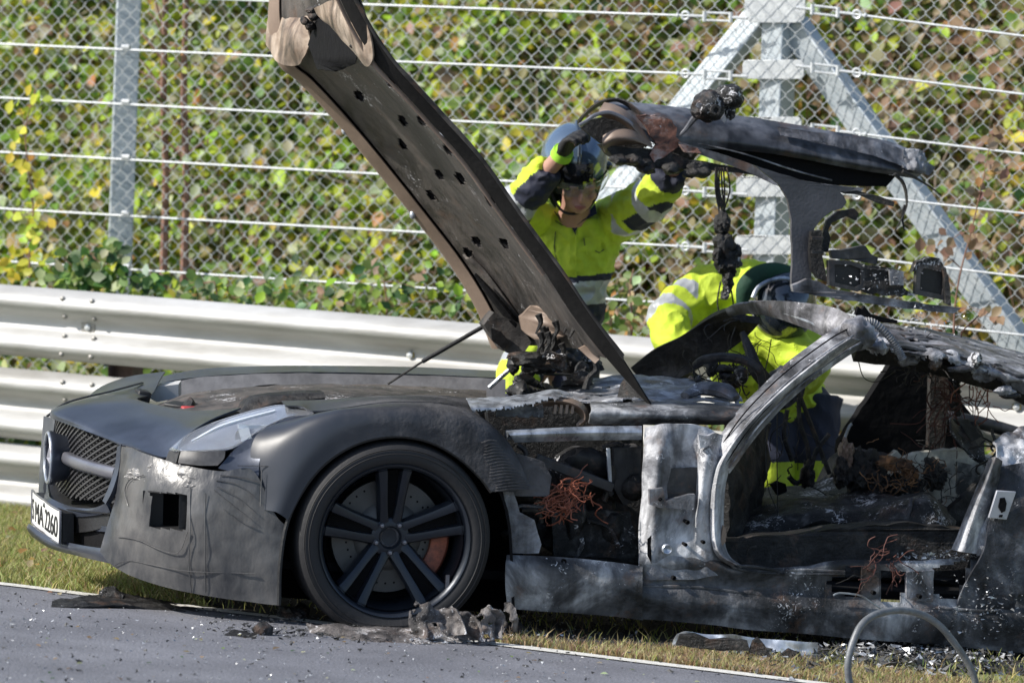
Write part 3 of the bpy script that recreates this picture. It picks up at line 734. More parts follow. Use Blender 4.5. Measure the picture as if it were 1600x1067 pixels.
# grille cavity, mesh, louvre, badge
cav = []
def gp(px, py, w): return c(px, py, w)
g0 = c(84, 715, .97)
gE = c(187, 692, .45).x
def gu(w): return gE + (g0.x-gE)*max(0, 1-((w-.97)/.55)**2)-.16*max(0, w-.97)      # front face curve u(w)
zt = lambda w: c(187, 692, .45).z + (c(80, 653, .97).z-c(187, 692, .45).z)*max(0, 1-abs(w-.97)/.52)**.8
zb = lambda w: c(165, 787, .47).z + (c(80, 778, .97).z-c(165, 787, .47).z)*max(0, 1-abs(w-.97)/.52)
ws = [.47+.99*i/20 for i in range(21)]
obj('fascia_far_side', MB().loft([[c(68, 650, 1.46), c(64, 700, 1.46), c(61, 745, 1.46), c(60, 780, 1.46)], [c(76, 652, 1.40), c(71, 700, 1.38), c(68, 745, 1.38), c(70, 784, 1.36)], [c(86, 656, 1.30), c(80, 700, 1.28), c(80, 745, 1.28), c(90, 788, 1.24)]], 5, 4, .01, away=(1, 0, 0)), m_satin, car)
obj('grille_floor', MB().loft([[Vector((gu(w)+.006, w, zb(w)-.03)) for w in ws], [Vector((gu(w)+.19, w, zb(w)-.012)) for w in ws]], 1, 2, .004, away=(0, 0, -1)), m_black, car)
obj('inner_side_panel', MB().slab([Vector((u, 1.27, z)) for u, z in ((gu(.97)+.10, zb(.97)+.1), (-.3, zb(.97)+.1), (-.3, zb(.97)-.22), (gu(.97)+.10, zb(.97)-.22))], (0, .02, 0)), m_void, car)
obj('lower_cavity', MB().slab([Vector((gu(.97)+.30, w, z)) for w, z in ((.5, zb(.97)-.02), (1.44, zb(.97)-.02), (1.44, zb(.97)-.2), (.5, zb(.97)-.2))], (.02, 0, 0)), m_void, car)
obj('grille_cavity', MB().loft([[Vector((gu(.97)+.16, w, zt(w))) for w in ws], [Vector((gu(.97)+.16, w, zb(w)-.10)) for w in ws]], 1, 3, .01, away=(1, 0, 0)), m_void, car)
gm = MB(); 
for sgn in (1, -1):
    w0 = .1
    for k in range(-14, 34):
        pts = []
        for j in range(25):
            q = j/24; w_ = .46+ (k*.046) + sgn*(q-.5)*.62; z_ = zb(.97)+(zt(.97)-zb(.97))*q
            if .47 < w_ < 1.47 and zb(w_)+.002 < z_ < zt(w_)-.002: pts.append(Vector((gu(w_)+.055+.008*sgn, w_, z_)))
        if len(pts) > 1: gm.tube(pts, .005, 4)
obj('grille_mesh', gm, m_meshm, car, sharp=0)
zl = c(150, 733, .62).z
lv = MB()
for (wa, wb) in ((.475, .88), (1.06, 1.465)):
    n_ = 10; W_ = [wa+(wb-wa)*i/n_ for i in range(n_+1)]
    lv.loft([[Vector((gu(w)+.012+.03*a, w, zl+h+(w-.62)*.0)) for w in W_] for (a, h) in ((1.3, .024), (.3, .026), (0, .012), (0, -.006), (.5, -.02), (1.3, -.02))], 1, 3, .004, away=(1, 0, 0))
obj('grille_louvre', lv, m_trim, car)
bc = Vector((gu(.97)-.012, .97, c(84, 715, .97).z)); BX = (Vector((-1, 0, 0)), Vector((0, 1, 0)), Vector((0, 0, 1)))
bd = MB().lathe([(-.09, .07), (-.02, .088), (-.005, .096), (.006, .096), (.010, .092), (.006, .085), (-.012, .082), (-.02, .0001)], bc, BX, 40)
badge = obj('round_badge', bd, m_satin, car)
st = MB()
for k in range(3):
    an = rad(90+120*k); d = BX[1]*math.cos(an)+BX[2]*math.sin(an); s_ = BX[1]*-math.sin(an)+BX[2]*math.cos(an)
    c0 = bc+BX[0]*-.004
    for sg in (1, -1): st.add([c0+BX[0]*.018, c0+d*.086, c0+d*.012+s_*.016*sg, c0-d*.006], [(0, 1, 2), (0, 2, 3)])
st.add([bc+BX[0]*-.012+v for v in (BX[1]*.07, BX[2]*.07, BX[1]*-.07)], [(0, 1, 2)])
obj('badge_ring', MB().tube([bc+BX[0]*.008+BX[1]*.089*math.cos(a_)+BX[2]*.089*math.sin(a_) for a_ in [math.pi*i/20 for i in range(40)]], .0065, 8, closed=True), m_alu, badge)
obj('badge_star', st, m_trim, badge, sharp=10)
obj('badge_back', MB().lathe([(-.015, .082), (-.013, .0001)], bc, BX, 30), m_void, badge)
# number plate, curved round the nose
pz0, pz1 = c(103, 850, .74).z, c(105, 798, .74).z
def pu(w): return gu(.97)-.03+.32*(w-.97)**2-.12*max(0, w-.97)
PWc = .97; pw = [PWc-.26+.52*i/16 for i in range(17)]
pl = MB().loft([[Vector((pu(w), w, pz1+.006)) for w in pw], [Vector((pu(w), w, pz0+.006)) for w in pw]], 1, 2, .004, away=(1, 0, 0))
plate = obj('number_plate', pl, m_plate, car)
fr = MB(); ring = [Vector((pu(w)-.001, w, pz1+.006)) for w in pw]+[Vector((pu(w)-.001, w, pz0+.006)) for w in pw[::-1]]
obj('plate_frame', MB().tube(ring, .004, 6, closed=True), m_trim, plate)
def text(body, size, f, m_, parent, name, sx=1.0, th=.0012):
    cu = bpy.data.curves.new('t', 'FONT'); cu.body = body; cu.size = size; cu.extrude = th/2; cu.align_x = 'LEFT'
    to = bpy.data.objects.new('t', cu); COL.objects.link(to); dg = bpy.context.evaluated_depsgraph_get(); me = bpy.data.meshes.new_from_object(to.evaluated_get(dg))
    wmax = max(v.co.x for v in me.vertices); mb = MB(); mb.add([f(v.co.x*sx, v.co.y, v.co.z, wmax*sx) for v in me.vertices], [tuple(p.vertices) for p in me.polygons])
    bpy.data.objects.remove(to); return obj(name, mb, m_, parent, sharp=0, fix=False)
hL = pz1-pz0
# read from the front: the first letter sits on the far side of the plate (large w)
def pf(x, y, z, W): w = PWc+.235-x*(.47/W); return Vector((pu(w)-.0025-z, w, pz0+.006+hL*.16+y*.98))
text('S MA 2260', .093*hL/.11*1.08, pf, m_ink, plate, 'plate_lettering')
obj('plate_bracket', MB().loft([[Vector((pu(w)+.008, w, pz1-.005)) for w in pw[::4]], [Vector((pu(w)+.01, w, pz0+.012)) for w in pw[::4]]], 2, 2, .04, away=(1, 0, 0)), m_black, car)

# camouflage-taped front corner with its square opening
HOLE = [(236, 768), (293, 772), (292, 829), (235, 824)]
def bh(v): x, y = cproj(v); return inpoly(x, y, HOLE)
cols = [[(190, 697, .44), (187, 735, .45), (181, 770, .45), (170, 812, .44), (156, 862, .42)],
        [(207, 701, .38), (202, 742, .35), (196, 785, .34), (186, 832, .35), (176, 884, .37)],
        [(240, 713, .27), (240, 752, .22), (236, 795, .21), (228, 850, .22), (212, 902, .26)],
        [(290, 727, .16), (292, 765, .12), (292, 812, .10), (286, 865, .11), (275, 921, .15)],
        [(345, 736, .09), (345, 770, .065), (345, 820, .055), (343, 875, .055), (340, 933, .08)],
        [(395, 735, .05), (395, 775, .035), (393, 822, .03), (392, 880, .03), (390, 940, .04)],
        [(428, 800, .02), (424, 830, .018), (421, 862, .016), (420, 900, .015), (420, 944, .02)],
        [(447, 822, .012), (441, 850, .01), (438, 880, .01), (437, 910, .01), (436, 945, .01)]]
cam = MB().loft([T(r, 0) for r in cols], 16, 12, .005, hole=bh, amp=.004, fr=9, seed=4, away=(1, 1, 0))
camo = obj('taped_bumper_cover', cam, m_camo, car, sharp=35)
hp = [c(236, 768, .215), c(293, 772, .12), c(292, 829, .11), c(235, 824, .22)]
obj('bumper_opening', MB().slab([p+Vector((.07, .16, 0)) for p in (hp[0]+Vector((-.08, 0, .05)), hp[1]+Vector((.1, 0, .05)), hp[2]+Vector((.1, 0, -.05)), hp[3]+Vector((-.08, 0, -.05)))], (0.01, .01, 0)), m_void, camo)
lipmb = MB()
for i in range(4): lipmb.bar(hp[i]+Vector((.012, .03, 0)), hp[(i+1) % 4]+Vector((.012, .03, 0)), .07, .004, up=Vector((0, 0, 1)) if i % 2 == 0 else Vector((0, 1, 0)))
obj('opening_frame', lipmb, m_black, camo)
# crumpled silver tape and taped seams
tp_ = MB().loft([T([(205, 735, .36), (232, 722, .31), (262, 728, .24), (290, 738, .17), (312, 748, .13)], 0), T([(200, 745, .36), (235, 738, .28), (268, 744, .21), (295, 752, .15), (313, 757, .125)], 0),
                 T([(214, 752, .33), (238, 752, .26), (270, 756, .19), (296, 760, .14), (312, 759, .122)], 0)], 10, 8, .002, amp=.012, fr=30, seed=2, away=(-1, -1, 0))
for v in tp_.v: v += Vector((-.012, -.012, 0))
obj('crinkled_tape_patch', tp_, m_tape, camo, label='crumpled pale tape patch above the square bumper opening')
def seam(P, nm='tape_seam', wd=.0035, m_=m_camo, r=.0022, par=camo):
    mb = MB(); pts = [c(*p)+Vector((-.003, -.006, 0)) for p in P]
    mb.tube(pts, r, 5, smooth=4, flat=.6); return obj(nm, mb, m_, par)
def cw(px, py):         # depth of the cover surface at a pixel, by nearest cover vertex
    b_ = min(cam.v[:len(cam.v)//2], key=lambda v: (cproj(v)[0]-px)**2+(cproj(v)[1]-py)**2); return b_.y
for P in ([(201, 790), (196, 765), (205, 748), (225, 742)], [(184, 838), (215, 842), (250, 858), (280, 862), (294, 830)], [(298, 760), (298, 830), (296, 880), (300, 925)], [(322, 770), (321, 850), (322, 925)],
          [(372, 727), (438, 732), (436, 775)], [(410, 735), (408, 790)], [(175, 885), (200, 875), (240, 882), (300, 892), (400, 895)],
          [(340, 760), (370, 775), (400, 800)], [(338, 750), (372, 756), (398, 775)], [(345, 742), (378, 745), (405, 752)], [(335, 765), (360, 785), (395, 812)], [(350, 795), (380, 815), (400, 822)]):
    seam([(x, y, cw(x, y)) for x, y in P])

# wing over the front wheel, soot growing rearwards
m_wing, n, l, b = nodes('wing_paint_with_soot')
tc = n.new('ShaderNodeTexCoord'); sx = n.new('ShaderNodeSeparateXYZ'); l.new(tc.outputs['Object'], sx.inputs[0])
t = n.new('ShaderNodeTexNoise'); t.inputs['Scale'].default_value = 7; t.inputs['Detail'].default_value = 8; l.new(tc.outputs['Object'], t.inputs['Vector'])
ma = n.new('ShaderNodeMath'); ma.operation = 'MULTIPLY_ADD'; l.new(t.outputs['Fac'], ma.inputs[0]); ma.inputs[1].default_value = .9; l.new(sx.outputs['X'], ma.inputs[2])
mr = n.new('ShaderNodeMapRange'); mr.inputs['From Min'].default_value = .25; mr.inputs['From Max'].default_value = .6; l.new(ma.outputs[0], mr.inputs['Value'])
r = n.new('ShaderNodeValToRGB'); e = r.color_ramp.elements; e[0].position = .36; e[0].color = (.009, .009, .011, 1); e[1].position = .66; e[1].color = (.085, .083, .088, 1); l.new(t.outputs['Fac'], r.inputs[0])
mx = n.new('ShaderNodeMix'); mx.data_type = 'RGBA'; l.new(mr.outputs[0], mx.inputs[0]); mx.inputs[6].default_value = (.027, .031, .041, 1); l.new(r.outputs[0], mx.inputs[7])
l.new(mx.outputs[2], b.inputs['Base Color']); rr = n.new('ShaderNodeMapRange'); rr.inputs['To Min'].default_value = .4; rr.inputs['To Max'].default_value = .72; l.new(mr.outputs[0], rr.inputs['Value']); l.new(rr.outputs[0], b.inputs['Roughness'])
t2 = n.new('ShaderNodeTexNoise'); t2.inputs['Scale'].default_value = 45; t2.inputs['Detail'].default_value = 6; l.new(tc.outputs['Object'], t2.inputs['Vector'])
bu = n.new('ShaderNodeBump'); bu.inputs['Distance'].default_value = .006; l.new(mr.outputs[0], bu.inputs['Strength']); l.new(t2.outputs['Fac'], bu.inputs['Height']); l.new(bu.outputs[0], b.inputs['Normal'])
A_ = [(450, 812), (480, 755), (517, 716), (565, 690), (620, 681), (672, 690), (716, 714), (750, 745), (768, 768)]
B_ = [(432, 800), (458, 738), (497, 690), (548, 660), (618, 652), (688, 662), (742, 690), (782, 730), (800, 767)]
C_ = [(405, 790), (425, 722), (462, 672), (520, 642), (612, 636), (700, 642), (755, 665), (800, 712), (824, 764)]
D_ = [(396, 745), (392, 700), (415, 668), (488, 648), (602, 629), (695, 631), (748, 648), (797, 694), (829, 760)]
wing = MB().loft([T(A_, .0), T([(x, y, .0) for x, y in B_], 0), T([(x, y, .04) for x, y in C_], 0), T([(x, y, v) for (x, y), v in zip(D_, (.07, .1, .14, .19, .19, .19, .17, .1, .05))], 0)], 8, 6, .006, amp=.0015, fr=12, away=IN)
wg = obj('front_wing', wing, m_wing, car, sharp=50)
obj('arch_lip', MB().tube(T([(436, 945), (438, 880)]+[(x, y) for x, y in A_], .012), .008, 7, smooth=4), m_black, wg)
# ribbed flap at the trailing edge of the wing
rb = MB()
for k in range(17):
    y = 688+k*4.7; x0 = 752+k*1.4+3*math.sin(k); x1 = min(827, 776+ (y-688)*.72)
    rb.tube(T([(x0, y+4, -.004), ((x0+x1)/2, y, -.006), (x1, y+1, -.0)], 0), .0028, 5, smooth=3)
obj('ribbed_edge', rb, m_wing, wg)
# wing top, running back from the headlamp
obj('wing_top', MB().loft([T([(446, 633, .25), (470, 634, .235), (500, 642, .2), (602, 628, .185), (695, 630, .185), (750, 648, .165)], 0),
                           T([(443, 630, .37), (470, 627, .37), (505, 629, .34), (602, 621, .33), (695, 622, .33), (765, 636, .3)], 0),
                           T([(440, 626, .46), (470, 625, .46), (505, 624, .46), (602, 618, .46), (695, 618, .46), (765, 627, .42)], 0)], 8, 4, .005, amp=.001, away=(0, 0, -1)), m_wing, car)
# pale wing edge beside the lamp
obj('wing_crease', MB().loft([T([(341, 731, .093), (372, 697, .14), (412, 668, .165), (452, 652, .18), (490, 648, .19)], 0), T([(356, 735, .086), (386, 702, .12), (424, 675, .14), (460, 658, .16), (492, 653, .18)], 0), T([(404, 744, .05), (408, 712, .07), (432, 684, .09), (466, 664, .13), (496, 655, .17)], 0)], 6, 3, .006, away=(0, 1, 0)), m_satin, car)
# headlamp
hl = MB().loft([T([(264, 702, .27), (290, 680, .29), (322, 664, .31), (362, 650, .31), (405, 638, .32), (442, 632, .31), (488, 640, .22)], 0),
                T([(268, 703, .235), (300, 688, .23), (340, 675, .22), (380, 662, .22), (420, 650, .23), (452, 643, .23), (489, 644, .2)], 0),
                T([(272, 704, .2), (315, 703, .14), (352, 700, .12), (378, 690, .12), (412, 668, .15), (450, 651, .18), (489, 649, .19)], 0)], 6, 6, .004, away=(0, 1, -.3))
lamp = obj('headlight', hl, m_glass, car)
bowl = MB(); bowl.add([v+Vector((.012, .045, -.012)) for v in hl.v], hl.f); obj('lamp_bowl', bowl, m_lens, lamp)
for (x, y, w_, r_) in ((380, 684, .175, .028),):
    obj('reflector', MB().lathe([(-.02, .006), (-.014, r_*.6), (.0, r_), (.006, r_*1.12), (.0, r_*1.15)], c(x, y, w_), (Vector((-.75, -.6, .1)).normalized(), Vector((.6, -.75, 0)).normalized(), Vector((0, 0, 1))), 20), m_alu, lamp)
obj('light_strip', MB().tube(T([(300, 690, .235), (340, 668, .235), (380, 655, .24), (430, 642, .25)], 0), .005, 6, smooth=4), m_lamp, lamp)
obj('indicator_band', MB().loft([T([(283, 704, .185), (310, 705, .14), (352, 703, .108)], 0), T([(280, 714, .175), (310, 717, .13), (350, 716, .102)], 0), T([(278, 723, .17), (310, 727, .125), (340, 727, .1)], 0)], 6, 4, .006, away=IN), m_ind, lamp)
obj('lamp_corner', MB().loft([T([(264, 704, .24), (281, 704, .188)], 0), T([(258, 720, .235), (275, 723, .178)], 0)], 2, 2, .006, away=IN), m_black, lamp)
lu = MB(); q = c(384, 682, .155); lu.box(q, (Vector((.9, -.2, .3)).normalized(), Vector((.2, .95, 0)).normalized(), Vector((-.3, 0, .95)).normalized()), (.036, .01, .06))
lu.bar(c(372, 666, .165), c(426, 668, .178), .008, .012); lu.bar(c(422, 669, .175), c(396, 690, .15), .008, .01)
obj('lamp_unit', lu, m_lamp, lamp)

# ---- far wing, inner apron and engine bay
obj('far_wing', MB().loft([T([(100, 640, 1.25), (165, 613, 1.5), (221, 599, 1.7), (262, 586, 1.78), (320, 576, 1.8), (400, 572, 1.8), (480, 571, 1.8), (640, 573, 1.8), (775, 579, 1.8)], 0),
                           T([(102, 644, 1.22), (168, 620, 1.45), (222, 608, 1.6), (262, 596, 1.66), (320, 588, 1.66), (400, 583, 1.66), (480, 581, 1.66), (640, 584, 1.66), (775, 590, 1.66)], 0)], 6, 3, .006, away=(0, 0, -1)), m_satin, car)


obj('far_inner_apron', MB().loft([T([(262, 598), (320, 589), (400, 584), (480, 583), (640, 586), (790, 592)], 1.62), T([(262, 640), (320, 640), (400, 640), (480, 640), (640, 640), (790, 650)], 1.5)], 8, 5, .006, amp=.004, fr=14, away=IN),
    mat('inner_apron_grey', (.20, .20, .21), .55, .1, scale=5, bump=.15, col2=(.10, .10, .105)), car)
obj('hinge_gap_strip', MB().tube(T([(74, 650, 1.05), (100, 631, 1.1), (135, 620, 1.15), (166, 613, 1.2), (200, 604, 1.3), (222, 598, 1.4)], 0), .007, 6, smooth=4, flat=.5), m_black, car)
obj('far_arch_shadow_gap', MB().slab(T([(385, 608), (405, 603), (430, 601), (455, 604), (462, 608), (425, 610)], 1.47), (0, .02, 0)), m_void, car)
eb = [('engine_cover', [[(245, 632, 1.2), (300, 614, 1.2), (400, 604, 1.2), (500, 600, 1.2), (620, 602, 1.2), (760, 610, 1.1)], [(250, 640, .9), (300, 632, .9), (400, 617, .9), (500, 610, .9), (620, 612, .9), (760, 622, .9)], [(300, 646, .7), (330, 644, .7), (400, 634, .7), (500, 624, .7), (620, 624, .7), (760, 630, .7)]], m_hoodin),
      ('air_box', [[(368, 642, .62), (385, 620, .64), (430, 612, .64), (500, 609, .64)], [(372, 643, .55), (398, 622, .56), (440, 616, .56), (506, 613, .56)], [(376, 645, .52), (396, 640, .52), (440, 628, .52), (508, 622, .52)]], m_char)]
for nm, rws, mt in eb: obj(nm, MB().loft([T(r, 0) for r in rws], 6, 4, .02, amp=.004, fr=16, away=(0, 0, -1)), mt, car)
obj('reservoir', MB().slab(T([(233, 606), (262, 602), (279, 600), (279, 622), (245, 628), (233, 622)], 1.4), (.03, .12, 0)), m_whitep, car, bevel=.006)
obj('fluid_label', MB().slab(T([(232, 633), (262, 640), (262, 646), (230, 639)], .98), (0, .06, .002)), m_whitep, car, bevel=.002)
obj('latch_block', MB().bar(c(262, 638, .95), c(300, 643, .9), .09, .05), m_black, car, bevel=.006)
obj('latch_block', MB().bar(c(212, 618, 1.2), c(232, 622, 1.2), .09, .05), m_black, car, bevel=.006)
obj('red_cap', MB().box(c(295, 641, .86), AX, (.055, .05, .03)), m_red, car, bevel=.008)
mbd = MB()
for k in range(26):
    x = R.uniform(205, 790); mbd.blob(c(x, 640+R.uniform(-6, 14) + (x-500)*.0, R.uniform(.7, 1.5)), (R.uniform(.03, .08), .06, R.uniform(.02, .05)), .35, 14, 2, k)
mbd.slab(T([(255, 650), (380, 640), (800, 640), (1000, 660), (1000, 900), (400, 900), (255, 760)], 1.0), (0, .3, 0))
obj('engine_block', mbd, m_char, car)
# underside / liner so that the wheel well is closed
obj('wheel_well', MB().loft([T([(436, 945), (440, 870), (455, 800), (490, 735), (560, 680), (620, 668), (690, 680), (750, 730), (790, 800), (800, 950)], .03), T([(436, 945), (440, 870), (455, 800), (490, 735), (560, 680), (620, 668), (690, 680), (750, 730), (790, 800), (800, 950)], .42)], 4, 3, .01), m_void, car)
obj('wheel_well_back', MB().slab(T([(400, 930), (420, 760), (520, 660), (700, 650), (820, 760), (815, 960)], .42), (0, .01, 0)), m_void, car)
obj('underbody', MB().slab([Vector((-.45, .15, .2)), Vector((-.45, 1.8, .2)), Vector((3.0, 1.84, .0)), Vector((3.0, .12, .0))], (0, 0, .03)), m_void, car)

# ---- front wheel
wc = c(617, 845, .0); wc.y = .125; WX = (Vector((0, -1, 0)), Vector((1, 0, 0)), Vector((0, 0, 1)))
def wheel(cen, AXS, nm, parent, full=True):
    bar_ = MB().lathe([(.118, .258), (.127, .264), (.132, .262), (.129, .256), (.112, .247), (.02, .238), (-.06, .228), (-.12, .24)], cen, AXS, 64)
    bar_.lathe([(-.12, .243), (-.06, .231), (.02, .235), (.11, .241)], cen, AXS, 64)
    wo_ = obj(nm, bar_, m_rim, parent)
    ty = MB().lathe([(-.12, .245), (-.132, .27), (-.136, .31), (-.122, .332), (-.085, .34), (.085, .34), (.105, .337), (.124, .328), (.135, .308), (.137, .29), (.134, .274), (.126, .263), (.118, .256)], cen, AXS, 80)
    for k in range(2):
        ty.lathe([(.1345+.001*k, .318-.016*k), (.1375+.001*k, .316-.016*k), (.1345+.001*k, .313-.016*k)], cen, AXS, 80)
    for v in ty.v:
        lo_ = cen.z-.308
        if v.z < lo_+.03:
            k_ = lo_+.03-v.z; v.z = lo_+.03-.45*k_; v += AXS[0]*(.5*k_ if (v-cen).dot(AXS[0]) > 0 else -.5*k_)
    obj('tyre', ty, m_tyre, wo_)
    if not full: return wo_
    sp = []
    for k in range(5):
        an = rad(90+72*k); d = AXS[1]*math.cos(an)+AXS[2]*math.sin(an); s_ = AXS[1]*-math.sin(an)+AXS[2]*math.cos(an); ax = AXS[0]
        mb = MB()
        def P(rr, ss, h): return cen + d*rr*1.035 + s_*ss*1.14 + ax*h
        for sg in (1, -1):
            # each twin bar: outline stations (radius, inner offset, outer offset, height)
            stn = [(.048, .002, .034, .048), (.075, .008, .036, .056), (.11, .012, .038, .066), (.16, .016, .043, .082), (.21, .020, .050, .098), (.251, .024, .060, .110)]
            ring = []
            for (rr, i_, o_, h) in stn:
                ring.append([P(rr, sg*i_, h-.012), P(rr, sg*(i_+.002), h), P(rr, sg*(i_+o_)/2, h+.003), P(rr, sg*(o_-.003), h-.001), P(rr, sg*(o_+.004), h-.02), P(rr, sg*(o_+.002), h-.05), P(rr, sg*i_, h-.05)])
            vs = [p for r_ in ring for p in r_]; N = 7; fs = []
            for i in range(len(ring)-1):
                for j in range(N): fs.append((i*N+j, i*N+(j+1) % N, (i+1)*N+(j+1) % N, (i+1)*N+j))
            fs += [tuple(range(N)), tuple((len(ring)-1)*N+j for j in range(N))[::-1]]
            mb.add(vs, fs)
        mb.add([P(.05, -.02, .034), P(.05, .02, .034), P(.235, .024, .055), P(.235, -.024, .055), P(.05, -.02, .01), P(.05, .02, .01), P(.235, .022, .02), P(.235, -.022, .02)],
               [(0, 1, 2, 3), (7, 6, 5, 4), (0, 4, 5, 1), (1, 5, 6, 2), (2, 6, 7, 3), (3, 7, 4, 0)], 1)
        sp_ = obj('spoke', mb, [m_rim, m_void], wo_, sharp=32)
        an2 = an+rad(36); d2 = AXS[1]*math.cos(an2)+AXS[2]*math.sin(an2)
        obj('lug_nut', MB().lathe([(.03, .009), (.056, .009), (.060, .006), (.061, .0001)], cen+d2*.055*0+ (AXS[1]*math.cos(an2)+AXS[2]*math.sin(an2))*.052, (AXS[0], AXS[1], AXS[2]), 10), m_trim, wo_)
    obj('hub', MB().lathe([(-.02, .07), (.03, .07), (.046, .066), (.05, .056), (.05, .04), (.04, .036), (.03, .033), (.028, .0001)], cen, AXS, 40), m_rim, wo_)
    obj('hub_bore', MB().lathe([(.036, .034), (.039, .030), (.033, .027)], cen, AXS, 30), m_roofmet, wo_)
    obj('brake_disc', MB().lathe([(-.02, .06), (-.02, .195), (-.012, .198), (.002, .195), (.002, .12), (.02, .1), (.03, .06)], cen, AXS, 60), m_disc, wo_)
    dh = MB()
    for k in range(34):
        a_ = k*.61; rr = .135+.05*((k*37 % 10)/10); d = AXS[1]*math.cos(a_)+AXS[2]*math.sin(a_); dh.lathe([(.0025, .004), (.004, .0001)], cen+d*rr, AXS, 6)
    obj('disc_drilling', dh, m_void, wo_)
    ca = MB().lathe([(-.04, .15), (.022, .15), (.03, .16), (.03, .205), (.02, .214), (-.04, .214)], cen, AXS, 22, a0=rad(-52), a1=rad(22))
    obj('brake_caliper', ca, m_copper, wo_)
    obj('rim_back', MB().lathe([(-.05, .232), (-.05, .0001)], cen, AXS, 40), m_void, wo_)
    obj('balance_weight', MB().box(cen+AXS[1]*.19+AXS[2]*-.145+AXS[0]*.11, (AXS[1], AXS[0], AXS[2]), (.012, .012, .05)), m_trim, wo_)
    return wo_
wheel(wc, WX, 'front_wheel', car)
wheel(Vector((wc.x, 1.80, wc.z)), (Vector((0, 1, 0)), Vector((1, 0, 0)), Vector((0, 0, 1))), 'front_wheel', car, False)
wr_ = Vector((wc.x+2.68, .16, wc.z-.30)); wheel(wr_, WX, 'rear_wheel', car, False)

# ---- sill, hinge pillar, windscreen pillar
HS = [[(1322, 886), (1346, 886), (1346, 935), (1322, 928)], [(1372, 890), (1417, 892), (1412, 940), (1370, 938)], [(1460, 888), (1520, 870), (1495, 938), (1458, 930)], [(1290, 906), (1322, 900), (1322, 928), (1300, 924)]]
def sh(v):
    x, y = cproj(v); return any(inpoly(x, y, h) for h in HS)
sill = MB().loft([T([(1000, 862, .07), (1100, 866, .07), (1145, 884, .07), (1200, 886, .07), (1260, 884, .07), (1320, 874, .08), (1420, 876, .08), (1500, 872, .1), (1560, 880, .1), (1680, 890, .1)], 0),
                  T([(1000, 880, .05), (1100, 880, .05), (1145, 892, .05), (1200, 893, .05), (1260, 892, .05), (1320, 884, .06), (1420, 888, .06), (1500, 886, .08), (1560, 895, .08), (1680, 905, .08)], 0),
                  T([(1000, 905, .06), (1100, 910, .06), (1145, 915, .06), (1200, 918, .06), (1260, 922, .06), (1320, 926, .06), (1420, 932, .06), (1500, 936, .07), (1560, 940, .07), (1680, 950, .07)], 0),
                  T([(1000, 935, .03), (1100, 940, .03), (1145, 945, .03), (1200, 948, .03), (1260, 952, .03), (1320, 958, .03), (1420, 964, .03), (1500, 970, .04), (1560, 975, .04), (1680, 985, .04)], 0),
                  T([(1000, 966, .06), (1100, 975, .06), (1145, 980, .06), (1200, 986, .06), (1260, 990, .06), (1320, 996, .06), (1420, 1003, .06), (1500, 1010, .07), (1560, 1016, .07), (1680, 1028, .07)], 0)], 7, 7, .006, hole=sh, amp=.004, fr=10, seed=3, away=IN)
so_ = obj('door_sill', sill, m_sill, car, sharp=45)
obj('sill_front_section', MB().loft([T([(792, 866, .05), (840, 868, .05), (900, 872, .05), (960, 878, .05), (1004, 884, .05)], 0), T([(790, 884, .02), (840, 886, .02), (900, 892, .02), (960, 898, .02), (1004, 902, .02)], 0),
        T([(790, 918, .02), (840, 920, .02), (900, 924, .02), (960, 928, .02), (1004, 932, .02)], 0), T([(793, 950, .05), (840, 954, .05), (900, 958, .05), (960, 963, .05), (1004, 968, .05)], 0)], 6, 5, .006, amp=.004, fr=11, seed=6, away=IN), m_sill, car, sharp=45)
for P, mt in (([(1346, 886), (1374, 889), (1374, 938), (1346, 936)], m_sill), ([(1416, 893), (1460, 890), (1458, 940), (1416, 938)], m_roofmet)):
    bk = obj('sill_bracket', MB().slab(T(P, .055), (0, .02, 0), jag=.002, step=.03), mt, so_, bevel=.002)
for P in ([(796, 884), (860, 888), (930, 893), (1000, 900)], [(796, 928), (860, 933), (930, 938), (1000, 943)], [(1150, 889), (1165, 884), (1210, 890), (1222, 896), (1240, 890), (1320, 893)], [(1140, 880), (1155, 889), (1200, 895), (1320, 896)], [(1000, 915), (1100, 918), (1200, 932), (1300, 940), (1420, 948), (1560, 955)]):
    obj('sill_bead', MB().tube(T(P, .052), .0055, 6, smooth=5), m_sill, so_)
obj('torn_edge', MB().tube(T([(1302, 930), (1312, 926), (1340, 929), (1352, 934), (1376, 950), (1400, 958)], .03), .0035, 5, smooth=2), m_alu, so_)
hinge = MB().loft([T([(1008, 668, .14), (1035, 662, .11), (1060, 662, .10), (1090, 664, .10), (1112, 672, .12), (1130, 690, .14)], 0),
                   T([(1004, 720, .12), (1030, 712, .06), (1058, 708, .10), (1088, 706, .10), (1105, 712, .05), (1136, 718, .1)], 0),
                   T([(1002, 775, .12), (1026, 770, .06), (1050, 770, .10), (1082, 768, .10), (1098, 772, .05), (1132, 772, .1)], 0),
                   T([(998, 820, .12), (1020, 818, .06), (1048, 818, .08), (1080, 818, .08), (1098, 820, .05), (1128, 822, .1)], 0),
                   T([(998, 858, .1), (1018, 858, .05), (1048, 860, .06), (1085, 862, .06), (1105, 866, .05), (1140, 872, .09)], 0),
                   T([(998, 905, .07), (1018, 906, .05), (1048, 905, .05), (1085, 905, .05), (1110, 900, .05), (1152, 896, .08)], 0)], 9, 8, .006, amp=.004, fr=12, seed=9, away=IN)
hg = obj('hinge_pillar', hinge, m_pillar, car, sharp=45)
def slabs(nm, P, w, th, mt, par=None, jag=.003, step=.03, bev=0, **k): return obj(nm, MB().slab(T(P, w), (0, th, 0), jag=jag, step=step, seed=len(P)), mt, par or car, sharp=30, bevel=bev, **k)
